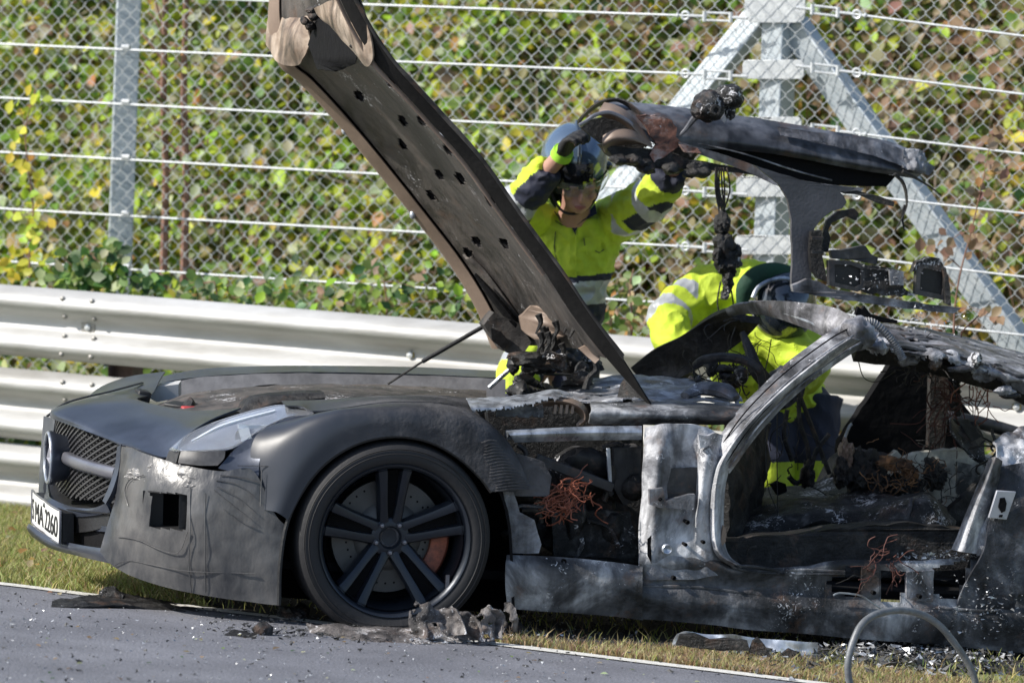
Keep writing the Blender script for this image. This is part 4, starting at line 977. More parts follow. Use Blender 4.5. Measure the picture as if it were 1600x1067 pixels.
slabs('hinge_bracket', [(1015, 765), (1036, 762), (1040, 782), (1078, 772), (1086, 772), (1084, 796), (1030, 793), (1015, 788)], .035, .02, m_ash, hg, .001)
slabs('hinge_plate', [(1092, 679), (1106, 681), (1118, 676), (1130, 680), (1124, 700), (1112, 694), (1094, 701)], .045, .02, m_ash, hg, .002)
slabs('dark_recess', [(1040, 732), (1092, 730), (1090, 772), (1044, 784), (1038, 760)], .088, .004, m_satinscorch, hg, .003)
slabs('oval_slot', [(1117, 756), (1122, 753), (1128, 756), (1128, 772), (1123, 777), (1117, 773)], .06, .004, m_void, hg, 0, 0)
for (x, y, r_) in ((1041, 857, .014), (1073, 815, .006), (1070, 850, .005), (1052, 902, .006), (1030, 779, .005), (930, 925, .009), (1364, 925, .006), (1436, 931, .006), (1098, 846, .005), (880, 876, .007)):
    q = c(x, y, .045); obj('bolt_hole', MB().lathe([(-.03, r_), (.012, r_*1.35), (.016, r_*1.1), (.004, .0001)], q, WX, 14), m_void if r_ != .014 else m_alu, hg)
slabs('split_tear', [(1012, 842), (1018, 836), (1018, 880), (1012, 868)], .045, .004, m_void, hg, .002)
# door aperture return flange: the bright rolled edge that sweeps from sill up the screen pillar
fl = MB(); pts = [(1150, 882), (1128, 868), (1118, 845), (1116, 800), (1120, 750), (1132, 715), (1165, 668), (1220, 612), (1290, 555), (1330, 528)]
fl.loft([T([(x-6, y+2, .05) for x, y in pts], 0), T([(x, y, .03) for x, y in pts], 0), T([(x+8, y+2, .045) for x, y in pts], 0), T([(x+15, y+4, .09) for x, y in pts], 0)], 6, 3, .005, amp=.002, away=IN)
obj('door_aperture_flange', fl, m_pillar, car, sharp=45)
ap = MB().loft([T([(1112, 700, .14), (1150, 645, .16), (1190, 602, .2), (1235, 562, .26), (1290, 522, .32), (1320, 505, .36)], 0),
                T([(1120, 706, .10), (1158, 655, .11), (1200, 610, .15), (1246, 572, .2), (1300, 532, .27), (1330, 516, .3)], 0),
                T([(1134, 722, .06), (1172, 668, .06), (1216, 622, .1), (1260, 584, .15), (1312, 548, .21), (1342, 532, .24)], 0),
                T([(1140, 740, .09), (1182, 682, .09), (1226, 634, .13), (1272, 594, .18), (1326, 556, .24), (1352, 542, .27)], 0)], 9, 5, .02, amp=.003, fr=12, seed=5, away=IN)
sp0 = obj('screen_pillar', ap, m_pillar, car, sharp=45)
for off_, rr_, mt_p in ((10, .0028, m_void), (26, .004, m_ash), (34, .0028, m_void), (44, .0035, m_roofmet)):
    pts = [(1112, 704, .14), (1150, 648, .13), (1190, 604, .14), (1235, 564, .19), (1290, 524, .26), (1318, 508, .3)]
    obj('pressed_bead', MB().tube(T([(x+off_*.62, y+off_*.62, max(.045, w_-.0028*off_)-.004) for x, y, w_ in pts], 0), rr_, 5, smooth=5), mt_p, sp0)
slabs('aperture_notch', [(1124, 858), (1130, 820), (1134, 826), (1134, 846)], .05, .01, m_tan, hg, .001)
obj('latch_striker', MB().tube(T([(1168, 870), (1172, 856), (1182, 854)], .2), .006, 6), m_char, car)

# ---- upper rails and torn pieces between wing and pillar
rl = MB().loft([T([(922, 628), (1000, 628), (1080, 628), (1158, 632)], .30), T([(924, 638), (1000, 640), (1080, 642), (1160, 644)], .17), T([(922, 650), (1000, 652), (1080, 654), (1156, 655)], .15), T([(920, 662), (1000, 664), (1080, 664), (1150, 664)], .2)], 10, 6, .01, amp=.004, fr=14, seed=8, away=IN)
obj('upper_wing_rail', rl, m_sill, car)
obj('silver_brace_bar', MB().loft([T([(790, 672), (850, 669), (920, 666), (1003, 665)], .15), T([(797, 680), (850, 678), (920, 676), (1003, 676)], .13), T([(804, 691), (850, 690), (920, 688), (1003, 687)], .15)], 8, 4, .03, amp=.001, away=IN), m_alu, car, sharp=35)
def jagh(yf, seed):
    def f(v):
        x, y = cproj(v); return y > yf(x) + 7*noise.noise(Vector((x*.11, seed, 0))) + 5*noise.noise(Vector((x*.35, seed, 1)))
    return f
obj('torn_wing_skin', MB().loft([T([(728, 622), (770, 621), (820, 616), (862, 609), (886, 613), (912, 620)], .34), T([(735, 634), (775, 634), (820, 632), (860, 628), (890, 630), (905, 632)], .16), T([(740, 650), (780, 652), (822, 652), (860, 652), (890, 652), (905, 652)], .15)], 18, 14, .003,
        hole=jagh(lambda x: 641 if x < 780 else 641-(x-780)*.22, 3), amp=.006, fr=16, seed=1, away=(0, 1, -1)), m_alu, car, label='torn pale blue-grey strip of wing skin with a ragged lower edge')
obj('torn_inner_rail', MB().loft([T([(775, 632), (815, 630), (848, 626)], .26), T([(775, 650), (815, 652), (850, 655)], .24)], 12, 10, .006, hole=jagh(lambda x: 652, 7), amp=.004, away=IN), m_sill, car)
arch = [(838, 626), (860, 620), (890, 622), (912, 632), (918, 648), (905, 660)]
obj('scorched_curved_duct', MB().loft([T(arch, .3), T([(x-4, y+6) for x, y in arch], .22), T([(x-8, y+14) for x, y in arch], .3)], 6, 5, .006, amp=.003, away=IN), m_tan, car)
for k in range(4): obj('duct_clip', MB().bar(c(868+k*9, 632, .24), c(866+k*9, 646, .24), .012, .01), m_tan, car)
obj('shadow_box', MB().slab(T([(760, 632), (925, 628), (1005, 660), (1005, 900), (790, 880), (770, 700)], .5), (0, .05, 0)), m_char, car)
# machinery in the open wheel arch rear and behind it
mt_ = [m_char, m_satinscorch, m_charflake]
for k in range(34):
    x = R.uniform(795, 1000); y = R.uniform(690, 865); s_ = R.uniform(.02, .06)
    if k < 22: obj('charred_lump', MB().blob(c(x, y, R.uniform(.25, .45)), (s_*R.uniform(.7, 1.6), s_, s_*R.uniform(.7, 1.6)), .45, 12, 3, k), mt_[k % 3], car)
    else:
        p = c(x, y, R.uniform(.18, .3)); q = p+Vector((R.uniform(-.12, .12), .02, R.uniform(-.15, .15))); obj('charred_pipe', MB().tube([p, (p+q)/2+Vector((.02, 0, .02)), q], R.uniform(.006, .012), 8, smooth=3), mt_[k % 3], car)
obj('suspension_arm', MB().bar(c(838, 716, .22), c(958, 762, .2), .03, .035), m_satinscorch, car, bevel=.004)
obj('suspension_arm', MB().bar(c(950, 700, .2), c(954, 768, .2), .012, .014), m_alu, car, bevel=.002)
obj('strut_tower', MB().lathe([(-.12, .10), (-.04, .11), (0, .095), (.04, .07), (.07, .03), (.08, .0001)], c(905, 730, .36), (Vector((0, -.6, .8)), Vector((1, 0, 0)), Vector((0, .8, .6))), 24), m_charflake, car)
slabs('melted_wing_liner', [(740, 700), (790, 702), (850, 722), (862, 745), (858, 775), (815, 775), (775, 768), (745, 735)], .09, .03, m_wing, car, .004)
slabs('heat_shield_plate', [(862, 800), (900, 795), (985, 800), (1000, 860), (990, 872), (865, 868)], .26, .02, m_rustpaint if 0 else m_charflake, car, .004)
slabs('lower_bracket', [(786, 768), (802, 768), (812, 800), (835, 812), (846, 850), (842, 864), (800, 864), (795, 820)], .06, .02, m_ash, car, .003)
obj('arch_hoop', MB().tube(T([(808, 795), (815, 790), (850, 793), (858, 800)], .1), .006, 6, smooth=4), m_sill, car)
slabs('firewall_box', [(960, 700), (1002, 698), (1000, 780), (975, 790), (958, 760)], .25, .1, m_satinscorch, car, .002)
def wires(nm, cen, sp, n_, mt, par, w, sd, ln=.12, thick=.0018, dirn=(-.2, 0, -.6)):
    rr = random.Random(sd); mb = MB()
    for k in range(n_):
        p = c(cen[0]+rr.gauss(0, sp[0])*1.4, cen[1]+rr.gauss(0, sp[1])*1.4, w+rr.uniform(-.04, .04)); pts = [p]; d = (Vector(dirn)+Vector((rr.gauss(0, .5), rr.gauss(0, .2), rr.gauss(0, .4)))).normalized(); L = ln*rr.uniform(.4, 1.3)
        for j in range(6): d = (d+Vector((rr.gauss(0, .55), rr.gauss(0, .2), rr.gauss(0, .45)-.05))).normalized(); pts.append(pts[-1]+d*L/6)
        mb.tube(pts, thick*rr.uniform(.6, 1.2), 4, smooth=2)
    return obj(nm, mb, mt, par, kind='stuff')
wires('copper_wires', (898, 768), (11, 8), 60, m_copper, car, .12, 5, .11, .0024, (-.8, 0, -.5))
wires('copper_wires', (876, 786), (9, 6), 36, m_copper, car, .1, 6, .07, .0022, (-.4, 0, -.3))
wires('sill_wires', (1388, 875), (9, 10), 26, mat('dull_copper', (.12, .045, .035), .7, .1, var=.5), car, .045, 7, .13, .0022, (-.1, 0, -.5))
wires('loose_wires', (1330, 905), (30, 10), 3, m_char, car, .03, 9, .2, .0014)
# ------------------------------------------------------------------ raised bonnet
ST = [((436, -75), (512, -90)), ((424, -25), (532, -40)), ((419, 42), (576, 42)), ((434, 98), (616, 100)), ((462, 122), (650, 140)), ((504, 166), (694, 188)), ((562, 234), (757, 258)), ((640, 330), (822, 350)),
      ((700, 408), (883, 432)), ((742, 478), (930, 500)), ((766, 540), (975, 565)), ((790, 600), (1016, 632))]
HR = []
for i_, (f_, n_) in enumerate(ST):
    kf = (.15, .15, .15, .15, .14, .14, .145, .15, .16, .17, .12, .02)[i_]
    f_ = Vector(f_); n_ = Vector(n_); d = (n_-f_)
    HR.append(dict(OF=c(*f_, 1.66), LF=c(*(f_+d*.035), 1.60), IF=c(*(f_+d*.12), 1.52), M1=c(*(f_+d*.34), 1.28), M2=c(*(f_+d*.58), .85), IN_=c(*(n_-d*(kf+.035)+Vector((0, 2))), .33), LN=c(*(n_-d*kf), .30), ON=c(*n_, .25)))
hd = (HR[2]['ON']-HR[9]['ON']).normalized(); ha = (HR[6]['ON']-HR[6]['OF']).normalized(); hn = hd.cross(ha).normalized()
if hn.z < 0: hn = -hn                                    # outward side of the bonnet (up / rearwards)
def drop(v, k): return v+hn*k
HL = HR[:11]
skin = MB().loft([[h['OF'] for h in HL], [drop(h['LF'], .05) for h in HL], [drop((h['M1']+h['M2'])/2, .11) for h in HL], [drop(h['LN'], .05) for h in HL], [h['ON'] for h in HL]], 5, 5, .004, away=hn)
hood = obj('bonnet', skin, m_satinscorch, car, sharp=50)
fl = MB().loft([[h['ON'] for h in HR], [h['ON'].lerp(h['LN'], .5)-hn*.004 for h in HR], [h['LN'] for h in HR]], 5, 3, .006, amp=.001, away=hn)
obj('bonnet_near_flange', fl, m_soot, hood, sharp=50)
OV = [(544, 94), (561, 150), (629, 189), (659, 189), (629, 227), (687, 274), (719, 279), (674, 306), (766, 315), (700, 235), (745, 377), (788, 380), (732, 396), (610, 130)]
hdir = (Vector(cproj(HR[2]['M2']))-Vector(cproj(HR[8]['M2']))).normalized()
def ovh(v):
    p = Vector(cproj(v))
    for o_ in OV:
        q = p-Vector(o_); a = q.dot(hdir); b_ = q.x*hdir.y-q.y*hdir.x
        if (a/10.5)**2+(b_/5.5)**2 < 1: return True
    return False
lin = MB().loft([[drop(h['IF'], .012) for h in HL], [drop(h['M1'], .03) for h in HL], [drop(h['M2'], .035) for h in HL], [drop(h['IN_'], .012) for h in HL]], 18, 16, .003, hole=ovh, away=hn)
obj('bonnet_liner', lin, m_hoodin, hood, sharp=50)
for o_ in OV:                                            # pressed cups behind the openings
    b_ = min(lin.v[:len(lin.v)//2], key=lambda v: (cproj(v)[0]-o_[0])**2+(cproj(v)[1]-o_[1])**2)
    obj('liner_cup', MB().lathe([(0, .03), (.018, .022), (.024, .0001)], b_+hn*.002, (hn, hd, ha), 12), m_void, hood)
obj('bonnet_near_lip', MB().tube([h['IN_'].lerp(h['LN'], .6)-hn*.004 for h in HR[:9]], .007, 7, smooth=4, flat=.6), m_tan, hood)
obj('bonnet_far_flange', MB().loft([[h['OF'] for h in HL], [h['LF']-hn*.015 for h in HL], [h['LF'].lerp(h['IF'], .45)-hn*.012 for h in HL], [h['IF'] for h in HL]], 5, 3, .004, away=hn), m_tan, hood, sharp=50)
for (px, py, w) in ((542, 201, 1.6), (648, 333, 1.58), (696, 205, .34), (808, 350, .34)): obj('rubber_buffer', MB().blob(c(px, py, w)-hn*.01, (.014, .014, .018), 0, sub=2), m_alu, hood)
def cP(P): return [c(*p) for p in P]
# front lock frame at the raised tip
tipr = [cP([(424, 60, 1.62), (430, 20, 1.62), (446, -30, 1.62), (460, -80, 1.6)]), cP([(445, 88, 1.5), (452, 40, 1.5), (470, -15, 1.5), (485, -80, 1.5)]), cP([(478, 92, 1.3), (470, 52, 1.32), (500, -5, 1.3), (505, -80, 1.3)]), cP([(495, 60, 1.2), (492, 30, 1.22), (512, 0, 1.22), (522, -80, 1.2)])]
for r_ in tipr+[]:
    for v in r_: v -= hn*.035
obj('lock_frame', MB().loft(tipr, 8, 8, .006, amp=.012, fr=9, seed=2, away=hn), m_tanl, hood)
nr_ = [cP([(500, 5, .8), (520, -5, .6), (545, -20, .4), (520, -80, .3)]), cP([(508, 20, .78), (535, 28, .5), (556, 10, .32), (548, -60, .27)]), cP([(530, 34, .7), (556, 62, .42), (574, 46, .3), (560, -40, .26)]), cP([(548, 52, .6), (580, 95, .36), (592, 78, .27), (580, 20, .25)])]
for r_ in nr_:
    for v in r_: v -= hn*.03
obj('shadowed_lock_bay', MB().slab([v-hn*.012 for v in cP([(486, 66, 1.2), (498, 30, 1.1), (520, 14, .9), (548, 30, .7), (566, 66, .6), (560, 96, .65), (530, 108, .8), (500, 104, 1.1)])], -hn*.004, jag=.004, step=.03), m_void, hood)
obj('scorched_nose_edge', MB().loft(nr_, 8, 8, .006, amp=.008, fr=9, seed=5, away=hn), m_tanl, hood)
for k, (x, y) in enumerate(((486, 18), (492, 26), (498, 14), (478, 34), (484, 40), (504, 22), (500, 30))): obj('melted_lock', MB().blob(c(x, y, 1.1), (.02, .02, .016), .5, 20, 3, k), m_char, hood)
for P in ([(418, 84, 1.6), (424, 82, 1.6), (433, 74, 1.6), (430, 82, 1.58), (436, 78, 1.6)], [(428, 62, 1.6), (434, 76, 1.58), (444, 92, 1.56)], [(547, 74, .4), (556, 66, .4), (560, 60, .4)], [(556, 60, .38), (562, 66, .38), (574, 82, .36)]):
    obj('catch_hook', MB().tube(cP(P), .006, 6, smooth=3), m_char, hood)
obj('lock_opening', MB().slab(cP([(424, 64, 1.585), (434, 70, 1.585), (446, 92, 1.585), (436, 86, 1.585)]), -hn*.004, jag=.002, step=.02), m_void, hood)
# gas strut holding it up
obj('gas_strut', MB().tube(cP([(759, 508, 1.5), (660, 565, 1.5)]), .0085, 10), m_black, car); obj('strut_rod', MB().tube(cP([(660, 565, 1.5), (606, 600, 1.5)]), .0045, 8), m_char, car)
# hinge channel and bracket at the bonnet foot
obj('hinge_channel', MB().loft([cP([(722, 398, 1.5), (742, 424, 1.48), (768, 462, 1.46), (800, 505, 1.44), (822, 535, 1.42)]), cP([(728, 405, 1.44), (752, 428, 1.42), (782, 470, 1.38), (812, 512, 1.36), (832, 532, 1.36)]), cP([(736, 402, 1.42), (760, 425, 1.4), (792, 470, 1.36), (822, 508, 1.34), (838, 528, 1.34)])], 5, 4, .01, amp=.003, away=hn), m_hoodin, hood)
obj('channel_gap', MB().tube(cP([(742, 428, 1.38), (770, 462, 1.36), (800, 500, 1.34), (816, 520, 1.34)]), [.006, .016, .018, .01], 7, smooth=3), m_void, hood)
slabc = lambda nm, P, off, mt, par, jag=.003, step=.03, **k: obj(nm, MB().slab(cP(P), off, jag=jag, step=step, seed=len(P)), mt, par, sharp=30, **k)
slabc('hinge_bracket', [(756, 508, 1.36), (772, 488, 1.34), (812, 505, 1.32), (830, 535, 1.32), (812, 560, 1.32), (786, 548, 1.34)], (0, .08, 0), m_hoodin, hood)
slabc('bracket_opening', [(766, 512, 1.345), (782, 518, 1.335), (795, 534, 1.325), (786, 545, 1.33), (768, 532, 1.34)], (0, -.012, 0), m_void, hood)
slabc('scorched_panel', [(812, 495, 1.2), (830, 478, 1.1), (868, 478, 1.0), (886, 500, .9), (892, 522, .85), (870, 532, .9), (835, 530, 1.1), (815, 515, 1.2)], (0, .02, .0), m_tan, hood)
slabc('scorched_strip', [(905, 545, .6), (915, 540, .58), (938, 560, .55), (930, 568, .55)], (0, .02, 0), m_tan, hood, .002)
obj('hinge_arm', MB().tube(cP([(808, 618, 1.1), (820, 590, 1.1), (842, 562, 1.08), (850, 548, 1.06), (868, 542, 1.04), (880, 525, 1.0), (892, 520, .95)]), [.022, .026, .022, .018, .017, .013, .01], 8, smooth=4, flat=.5), m_char, car)
obj('hinge_arm', MB().tube(cP([(764, 606, 1.3), (784, 588, 1.3), (800, 574, 1.3)]), .009, 7, smooth=3), m_alu, car)
obj('hinge_arm', MB().tube(cP([(915, 608, .6), (920, 590, .6), (932, 578, .6), (928, 562, .6)]), [.014, .01, .012, .008], 7, smooth=3), m_char, car)
obj('hinge_base', MB().blob(c(812, 612, 1.08), (.06, .05, .03), .4, 14, 3, 3), m_char, car)
rr = random.Random(21)
for k in range(26):
    x = rr.uniform(800, 925); y = rr.uniform(545, 615)
    if (x-862)**2/70**2+(y-585)**2/42**2 > 1: continue
    obj('charred_lump', MB().blob(c(x, y, rr.uniform(.7, 1.1)), (rr.uniform(.02, .06), .04, rr.uniform(.015, .035)), .5, 16, 3, k), [m_char, m_charflake, m_black][k % 3], car)
for k in range(12):
    p = c(rr.uniform(835, 900), rr.uniform(490, 545), rr.uniform(.6, .9)); obj('hanging_char', MB().tube([p, p+Vector((.01, 0, -.03)), p+Vector((-.008, 0, -.07))], [.014, .009, .003], 6, smooth=3), m_char, hood)
obj('cross_strip', MB().bar(c(848, 584, .9), c(900, 586, .9), .03, .008), m_satinscorch, car)
# bonnet hinge foot at its near lower corner
slabc('bonnet_foot', [(965, 628, .5), (972, 600, .48), (985, 580, .45), (1002, 610, .42), (1016, 630, .40), (1004, 624, .42), (990, 620, .45), (988, 634, .46)], (0, .02, 0), m_char, hood, .004)
# cowl: pale ash sheet beneath the windscreen
def ragged(seed, th):
    def f(v): return noise.noise(v*9+Vector((seed, 0, 0)))+.6*noise.noise(v*23) > th
    return f
obj('ash_covered_cowl', MB().loft([cP([(900, 626, .4), (960, 628, .38), (1030, 628, .36), (1100, 628, .36), (1165, 634, .36)]), cP([(890, 612, .8), (960, 600, .85), (1030, 602, .8), (1090, 604, .8), (1150, 612, .75)]), cP([(880, 604, 1.3), (950, 584, 1.3), (1010, 588, 1.3), (1070, 592, 1.25), (1130, 600, 1.2)])], 10, 10, .006, hole=ragged(3, .55), amp=.02, fr=7, away=(0, 0, -1)), m_ash, car, sharp=35)
obj('charred_cowl_ridge', MB().tube(cP([(1070, 618, .5), (1095, 607, .55), (1130, 610, .5), (1150, 622, .45)]), [.02, .04, .045, .02], 9, smooth=5, flat=.6), m_roofmet, car)
obj('molten_strip', MB().loft([cP([(850, 612, .7), (900, 612, .66), (950, 618, .6), (985, 628, .5)]), cP([(846, 620, .62), (900, 622, .56), (950, 628, .5), (985, 634, .42)])], 8, 5, .004, amp=.012, fr=20, away=(0, 0, -1)), m_ash, car)

# ------------------------------------------------------------------ windscreen frame, roof
obj('far_screen_pillar', MB().loft([cP([(1138, 484, 1.3), (1105, 500, 1.45), (1060, 528, 1.55), (1020, 548, 1.62), (985, 575, 1.66)]), cP([(1150, 500, 1.3), (1125, 520, 1.45), (1085, 552, 1.52), (1045, 578, 1.6), (1005, 600, 1.64)]), cP([(1186, 506, 1.28), (1160, 532, 1.4), (1110, 566, 1.5), (1060, 590, 1.56), (1012, 608, 1.6)])], 6, 5, .03, amp=.006, away=IN), m_char, car)
obj('windscreen_header', MB().loft([cP([(1136, 482, 1.3), (1150, 474, 1.2), (1180, 470, 1.0), (1220, 470, .8), (1262, 474, .6), (1305, 482, .46), (1338, 498, .36)]),
                                    cP([(1140, 488, 1.28), (1158, 481, 1.18), (1188, 480, .98), (1228, 486, .76), (1268, 500, .56), (1306, 516, .42), (1332, 530, .34)]),
                                    cP([(1142, 491, 1.28), (1162, 488, 1.2), (1190, 489, 1.0), (1228, 498, .8), (1266, 512, .6), (1300, 528, .46), (1318, 540, .38)])], 8, 5, .012, amp=.003, away=(0, .3, -1)), m_roofmet, car, sharp=40)
obj('header_seal', MB().tube(cP([(1150, 483, 1.25), (1180, 481, 1.05), (1220, 487, .8), (1260, 501, .58), (1300, 518, .44)]), .006, 6, smooth=4), m_alu, car)
def topr(x): return 470+max(0, x-1180)*.16+ (max(0, x-1480)*.12)
roof = MB().loft([cP([(x, topr(x), 1.25) for x in (1170, 1240, 1310, 1380, 1450, 1520, 1590, 1660)]), cP([(x, topr(x)+12, .8) for x in (1240, 1290, 1345, 1400, 1460, 1525, 1590, 1660)]),
                  cP([(x, topr(x)+24, .5) for x in (1310, 1345, 1385, 1430, 1480, 1535, 1595, 1660)]), cP([(x, topr(x)+34, .36) for x in (1325, 1360, 1400, 1440, 1485, 1540, 1598, 1660)])], 10, 10, .008, amp=.010, fr=9, seed=3, away=(0, 0, -1),
                 hole=lambda v: v.y < 1.05 and v.x > 2.0 and noise.noise(v*11)+.5*noise.noise(v*27) > .42)
obj('roof_panel', roof, m_roofmet, car, sharp=35)
def botr(x): return 548+max(0, x-1400)*.18
obj('melted_roof_edge', MB().loft([cP([(x, topr(x)+30, .40) for x in (1340, 1390, 1440, 1490, 1540, 1590, 1660)]), cP([(x, topr(x)+42, .34) for x in (1340, 1390, 1440, 1490, 1540, 1590, 1660)]), cP([(x, topr(x)+62, .38) for x in (1340, 1390, 1440, 1490, 1540, 1590, 1660)])], 18, 14, .01,
    hole=lambda v: cproj(v)[1] > topr(cproj(v)[0])+48+16*noise.noise(Vector((cproj(v)[0]*.045, 0, 3)))+8*noise.noise(Vector((cproj(v)[0]*.17, 1, 3)))+max(0, cproj(v)[0]-1540)*.25, amp=.028, fr=12, seed=11, away=IN), m_ash, car, sharp=35)
rr = random.Random(5)
for k in range(20):
    x = rr.uniform(1365, 1640); obj('molten_drip', MB().blob(c(x, topr(x)+rr.uniform(34, 62)+max(0, x-1540)*.3, rr.uniform(.34, .42)), (rr.uniform(.015, .045), .015, rr.uniform(.01, .03)), .6, 22, 3, k), [m_ash, m_charflake, m_roofmet][k % 3], car)
obj('roof_rail_inner', MB().loft([cP([(1330, 520, .8), (1430, 535, .8), (1520, 555, .8), (1660, 590, .8)]), cP([(1340, 545, .7), (1430, 560, .7), (1520, 585, .7), (1660, 625, .7)])], 8, 4, .05, amp=.01, fr=9, away=IN), m_char, car)
obj('pillar_top_casting', MB().blob(c(1340, 520, .30), (.07, .05, .05), .35, 9, 4, 2), m_roofmet, car)
obj('pillar_tongue', MB().loft([cP([(1338, 515, .27), (1356, 516, .27), (1374, 520, .27)]), cP([(1330, 535, .26), (1350, 538, .26), (1370, 528, .26)]), cP([(1328, 546, .27), (1345, 547, .27), (1362, 540, .27)])], 5, 5, .012, amp=.006, away=IN), m_roofmet, car)
obj('black_jag', MB().slab(cP([(1334, 490, .42), (1338, 478, .42), (1344, 483, .42), (1348, 477, .42), (1353, 484, .42), (1358, 490, .42), (1400, 500, .42), (1398, 505, .42), (1345, 500, .42)]), (0, -.02, 0)), m_void, car)
# corrugated hose at the pillar top
cor = MB(); cp = spline(cP([(1344, 502, .30), (1362, 503, .3), (1380, 516, .3), (1394, 532, .3), (1404, 548, .3), (1411, 562, .3)]), 10); rdd = [.0155 if i % 2 else .011 for i in range(len(cp))]
obj('corrugated_hose', cor.tube(cp, rdd, 10), mat('hose_grey', (.25, .25, .26), .6, var=.5, scale=40), car, sharp=20)
obj('roof_brace_tube', MB().tube(cP([(1400, 520, .9), (1425, 533, .9), (1480, 562, .85), (1540, 590, .8), (1600, 622, .75), (1680, 668, .7)]), .024, 10, smooth=3), m_satinscorch, car)
# far side pillar and rear bulkhead
obj('far_rear_pillar', MB().slab(cP([(p[0], p[1], 1.55) for p in ((1312, 690), (1340, 648), (1368, 606), (1392, 568), (1412, 532), (1440, 520), (1480, 548), (1482, 560), (1490, 600), (1504, 630), (1524, 655), (1530, 720), (1312, 720))]), (0, .05, 0), jag=.004, step=.03), m_void, car)
obj('pillar_edge', MB().tube(cP([(1318, 690, 1.5), (1326, 668, 1.5), (1331, 662, 1.5)]), .006, 6, smooth=3), m_alu, car)
slabc('hanging_trim', [(1455, 560, 1.3), (1478, 556, 1.3), (1484, 620, 1.3), (1476, 700, 1.3), (1452, 700, 1.3)], (0, .04, 0), m_char, car)
cch = spline(cP([(1494, 560, 1.2), (1495, 600, 1.2), (1497, 650, 1.2)]), 12)
obj('bellows_strip', MB().tube(cch, [.018 if i % 2 else .011 for i in range(len(cch))], 8), m_char, car, sharp=20)
obj('far_sill_tube', MB().tube(cP([(1470, 650, 1.5), (1530, 660, 1.5), (1600, 680, 1.5), (1680, 705, 1.5)]), .026, 10, smooth=2), m_satinscorch, car)
slabc('scorched_bulkhead', [(1392, 712, 1.1), (1402, 704, 1.1), (1412, 716, 1.1), (1430, 708, 1.1), (1452, 705, 1.1), (1500, 700, 1.1), (1545, 715, 1.1), (1550, 740, 1.1), (1520, 800, 1.1), (1390, 800, 1.1)], (0, .04, 0), m_board, car, .006)
slabc('bulkhead_panel', [(1496, 722, .95), (1538, 730, .95), (1528, 778, .95), (1496, 772, .95)], (0, .02, 0), m_board, car, .003)
obj('torn_speaker_housing', MB().loft([cP([(1486, 652, 1.1), (1500, 664, 1.1), (1522, 660, 1.1), (1535, 680, 1.1)]), cP([(1488, 676, 1.0), (1504, 694, 1.0), (1522, 706, 1.0), (1538, 716, 1.0)]), cP([(1492, 686, 1.0), (1508, 706, 1.0), (1524, 720, 1.0), (1545, 728, 1.0)])], 6, 5, .01, amp=.012, away=IN), m_charflake, car)
slabc('folded_plate', [(1496, 656, 1.0), (1512, 655, 1.0), (1534, 682, 1.0), (1518, 690, 1.0)], (0, .01, .0), m_sill, car, .002)
# tunnel, seats and charred cabin
cab = [('centre_tunnel', [(1132, 815), (1180, 790), (1240, 782), (1300, 778), (1360, 760), (1400, 790), (1500, 800), (1510, 900), (1132, 900)], .95, .35, m_charflake),
       ('far_seat_shell', [(1286, 790), (1292, 755), (1312, 720), (1345, 705), (1395, 712), (1420, 760), (1440, 800)], 1.25, .12, m_char),
       ('near_floor', [(1130, 845), (1220, 838), (1330, 825), (1420, 815), (1520, 830), (1510, 905), (1130, 905)], .3, .1, m_char)]
for nm, P, w_, th_, mt in cab: slabs(nm, P, w_, th_, mt, jag=.01, step=.04)
obj('dashboard_remains', MB().loft([cP([(1140, 690, .5), (1168, 680, .7), (1192, 665, .9), (1205, 660, 1.1)]), cP([(1138, 740, .4), (1165, 740, .6), (1190, 735, .9), (1200, 730, 1.1)]), cP([(1136, 800, .4), (1160, 800, .6), (1186, 795, .9), (1196, 790, 1.1)]), cP([(1134, 870, .4), (1160, 870, .6), (1190, 870, .9), (1220, 870, 1.1)])], 6, 6, .03, amp=.03, fr=8, away=IN), m_char, car)
obj('tunnel_top', MB().loft([cP([(1140, 800, .9), (1220, 780, .9), (1300, 775, .9), (1370, 765, .9)]), cP([(1136, 840, .6), (1220, 800, .6), (1310, 790, .6), (1400, 795, .6)]), cP([(1136, 880, .4), (1230, 830, .5), (1320, 815, .5), (1420, 830, .5)])], 8, 8, .02, amp=.02, fr=8, away=IN), m_charflake, car)
obj('near_seat_base', MB().loft([cP([(1330, 790, .7), (1390, 775, .7), (1440, 770, .7), (1480, 790, .7)]), cP([(1350, 830, .45), (1400, 800, .4), (1450, 790, .4), (1492, 820, .45)]), cP([(1370, 868, .4), (1410, 850, .34), (1455, 845, .34), (1490, 862, .4)])], 8, 8, .03, amp=.025, fr=8, seed=3, away=IN), m_charflake, car)
obj('seat_bolster_rib', MB().tube(cP([(1365, 850, .4), (1395, 835, .38), (1418, 805, .38), (1424, 778, .4)]), [.006, .012, .012, .008], 7, smooth=4), m_roofmet, car)
obj('seat_frame_tube', MB().tube(cP([(1425, 862, .35), (1445, 845, .34), (1455, 832, .34)]), .013, 8, smooth=3), m_satinscorch, car)
for k, (x, y, sx_, sz_, mt) in enumerate(((1388, 726, .055, .026, m_foam), (1408, 724, .035, .02, m_foam), (1420, 745, .03, .045, m_foam), (1370, 745, .05, .05, m_char), (1440, 795, .08, .04, m_charflake), (1345, 735, .06, .08, m_char), (1395, 765, .10, .05, m_charflake), (1320, 712, .02, .06, m_tan), (1316, 740, .03, .05, m_char), (1460, 740, .04, .05, m_char), (1490, 815, .04, .04, m_charflake), (1262, 740, .015, .05, m_char))):
    obj('seat_stuffing' if mt is m_foam else 'charred_lump', MB().blob(c(x, y, .9), (sx_, .06, sz_), .6, 20, 4, k), mt, car)
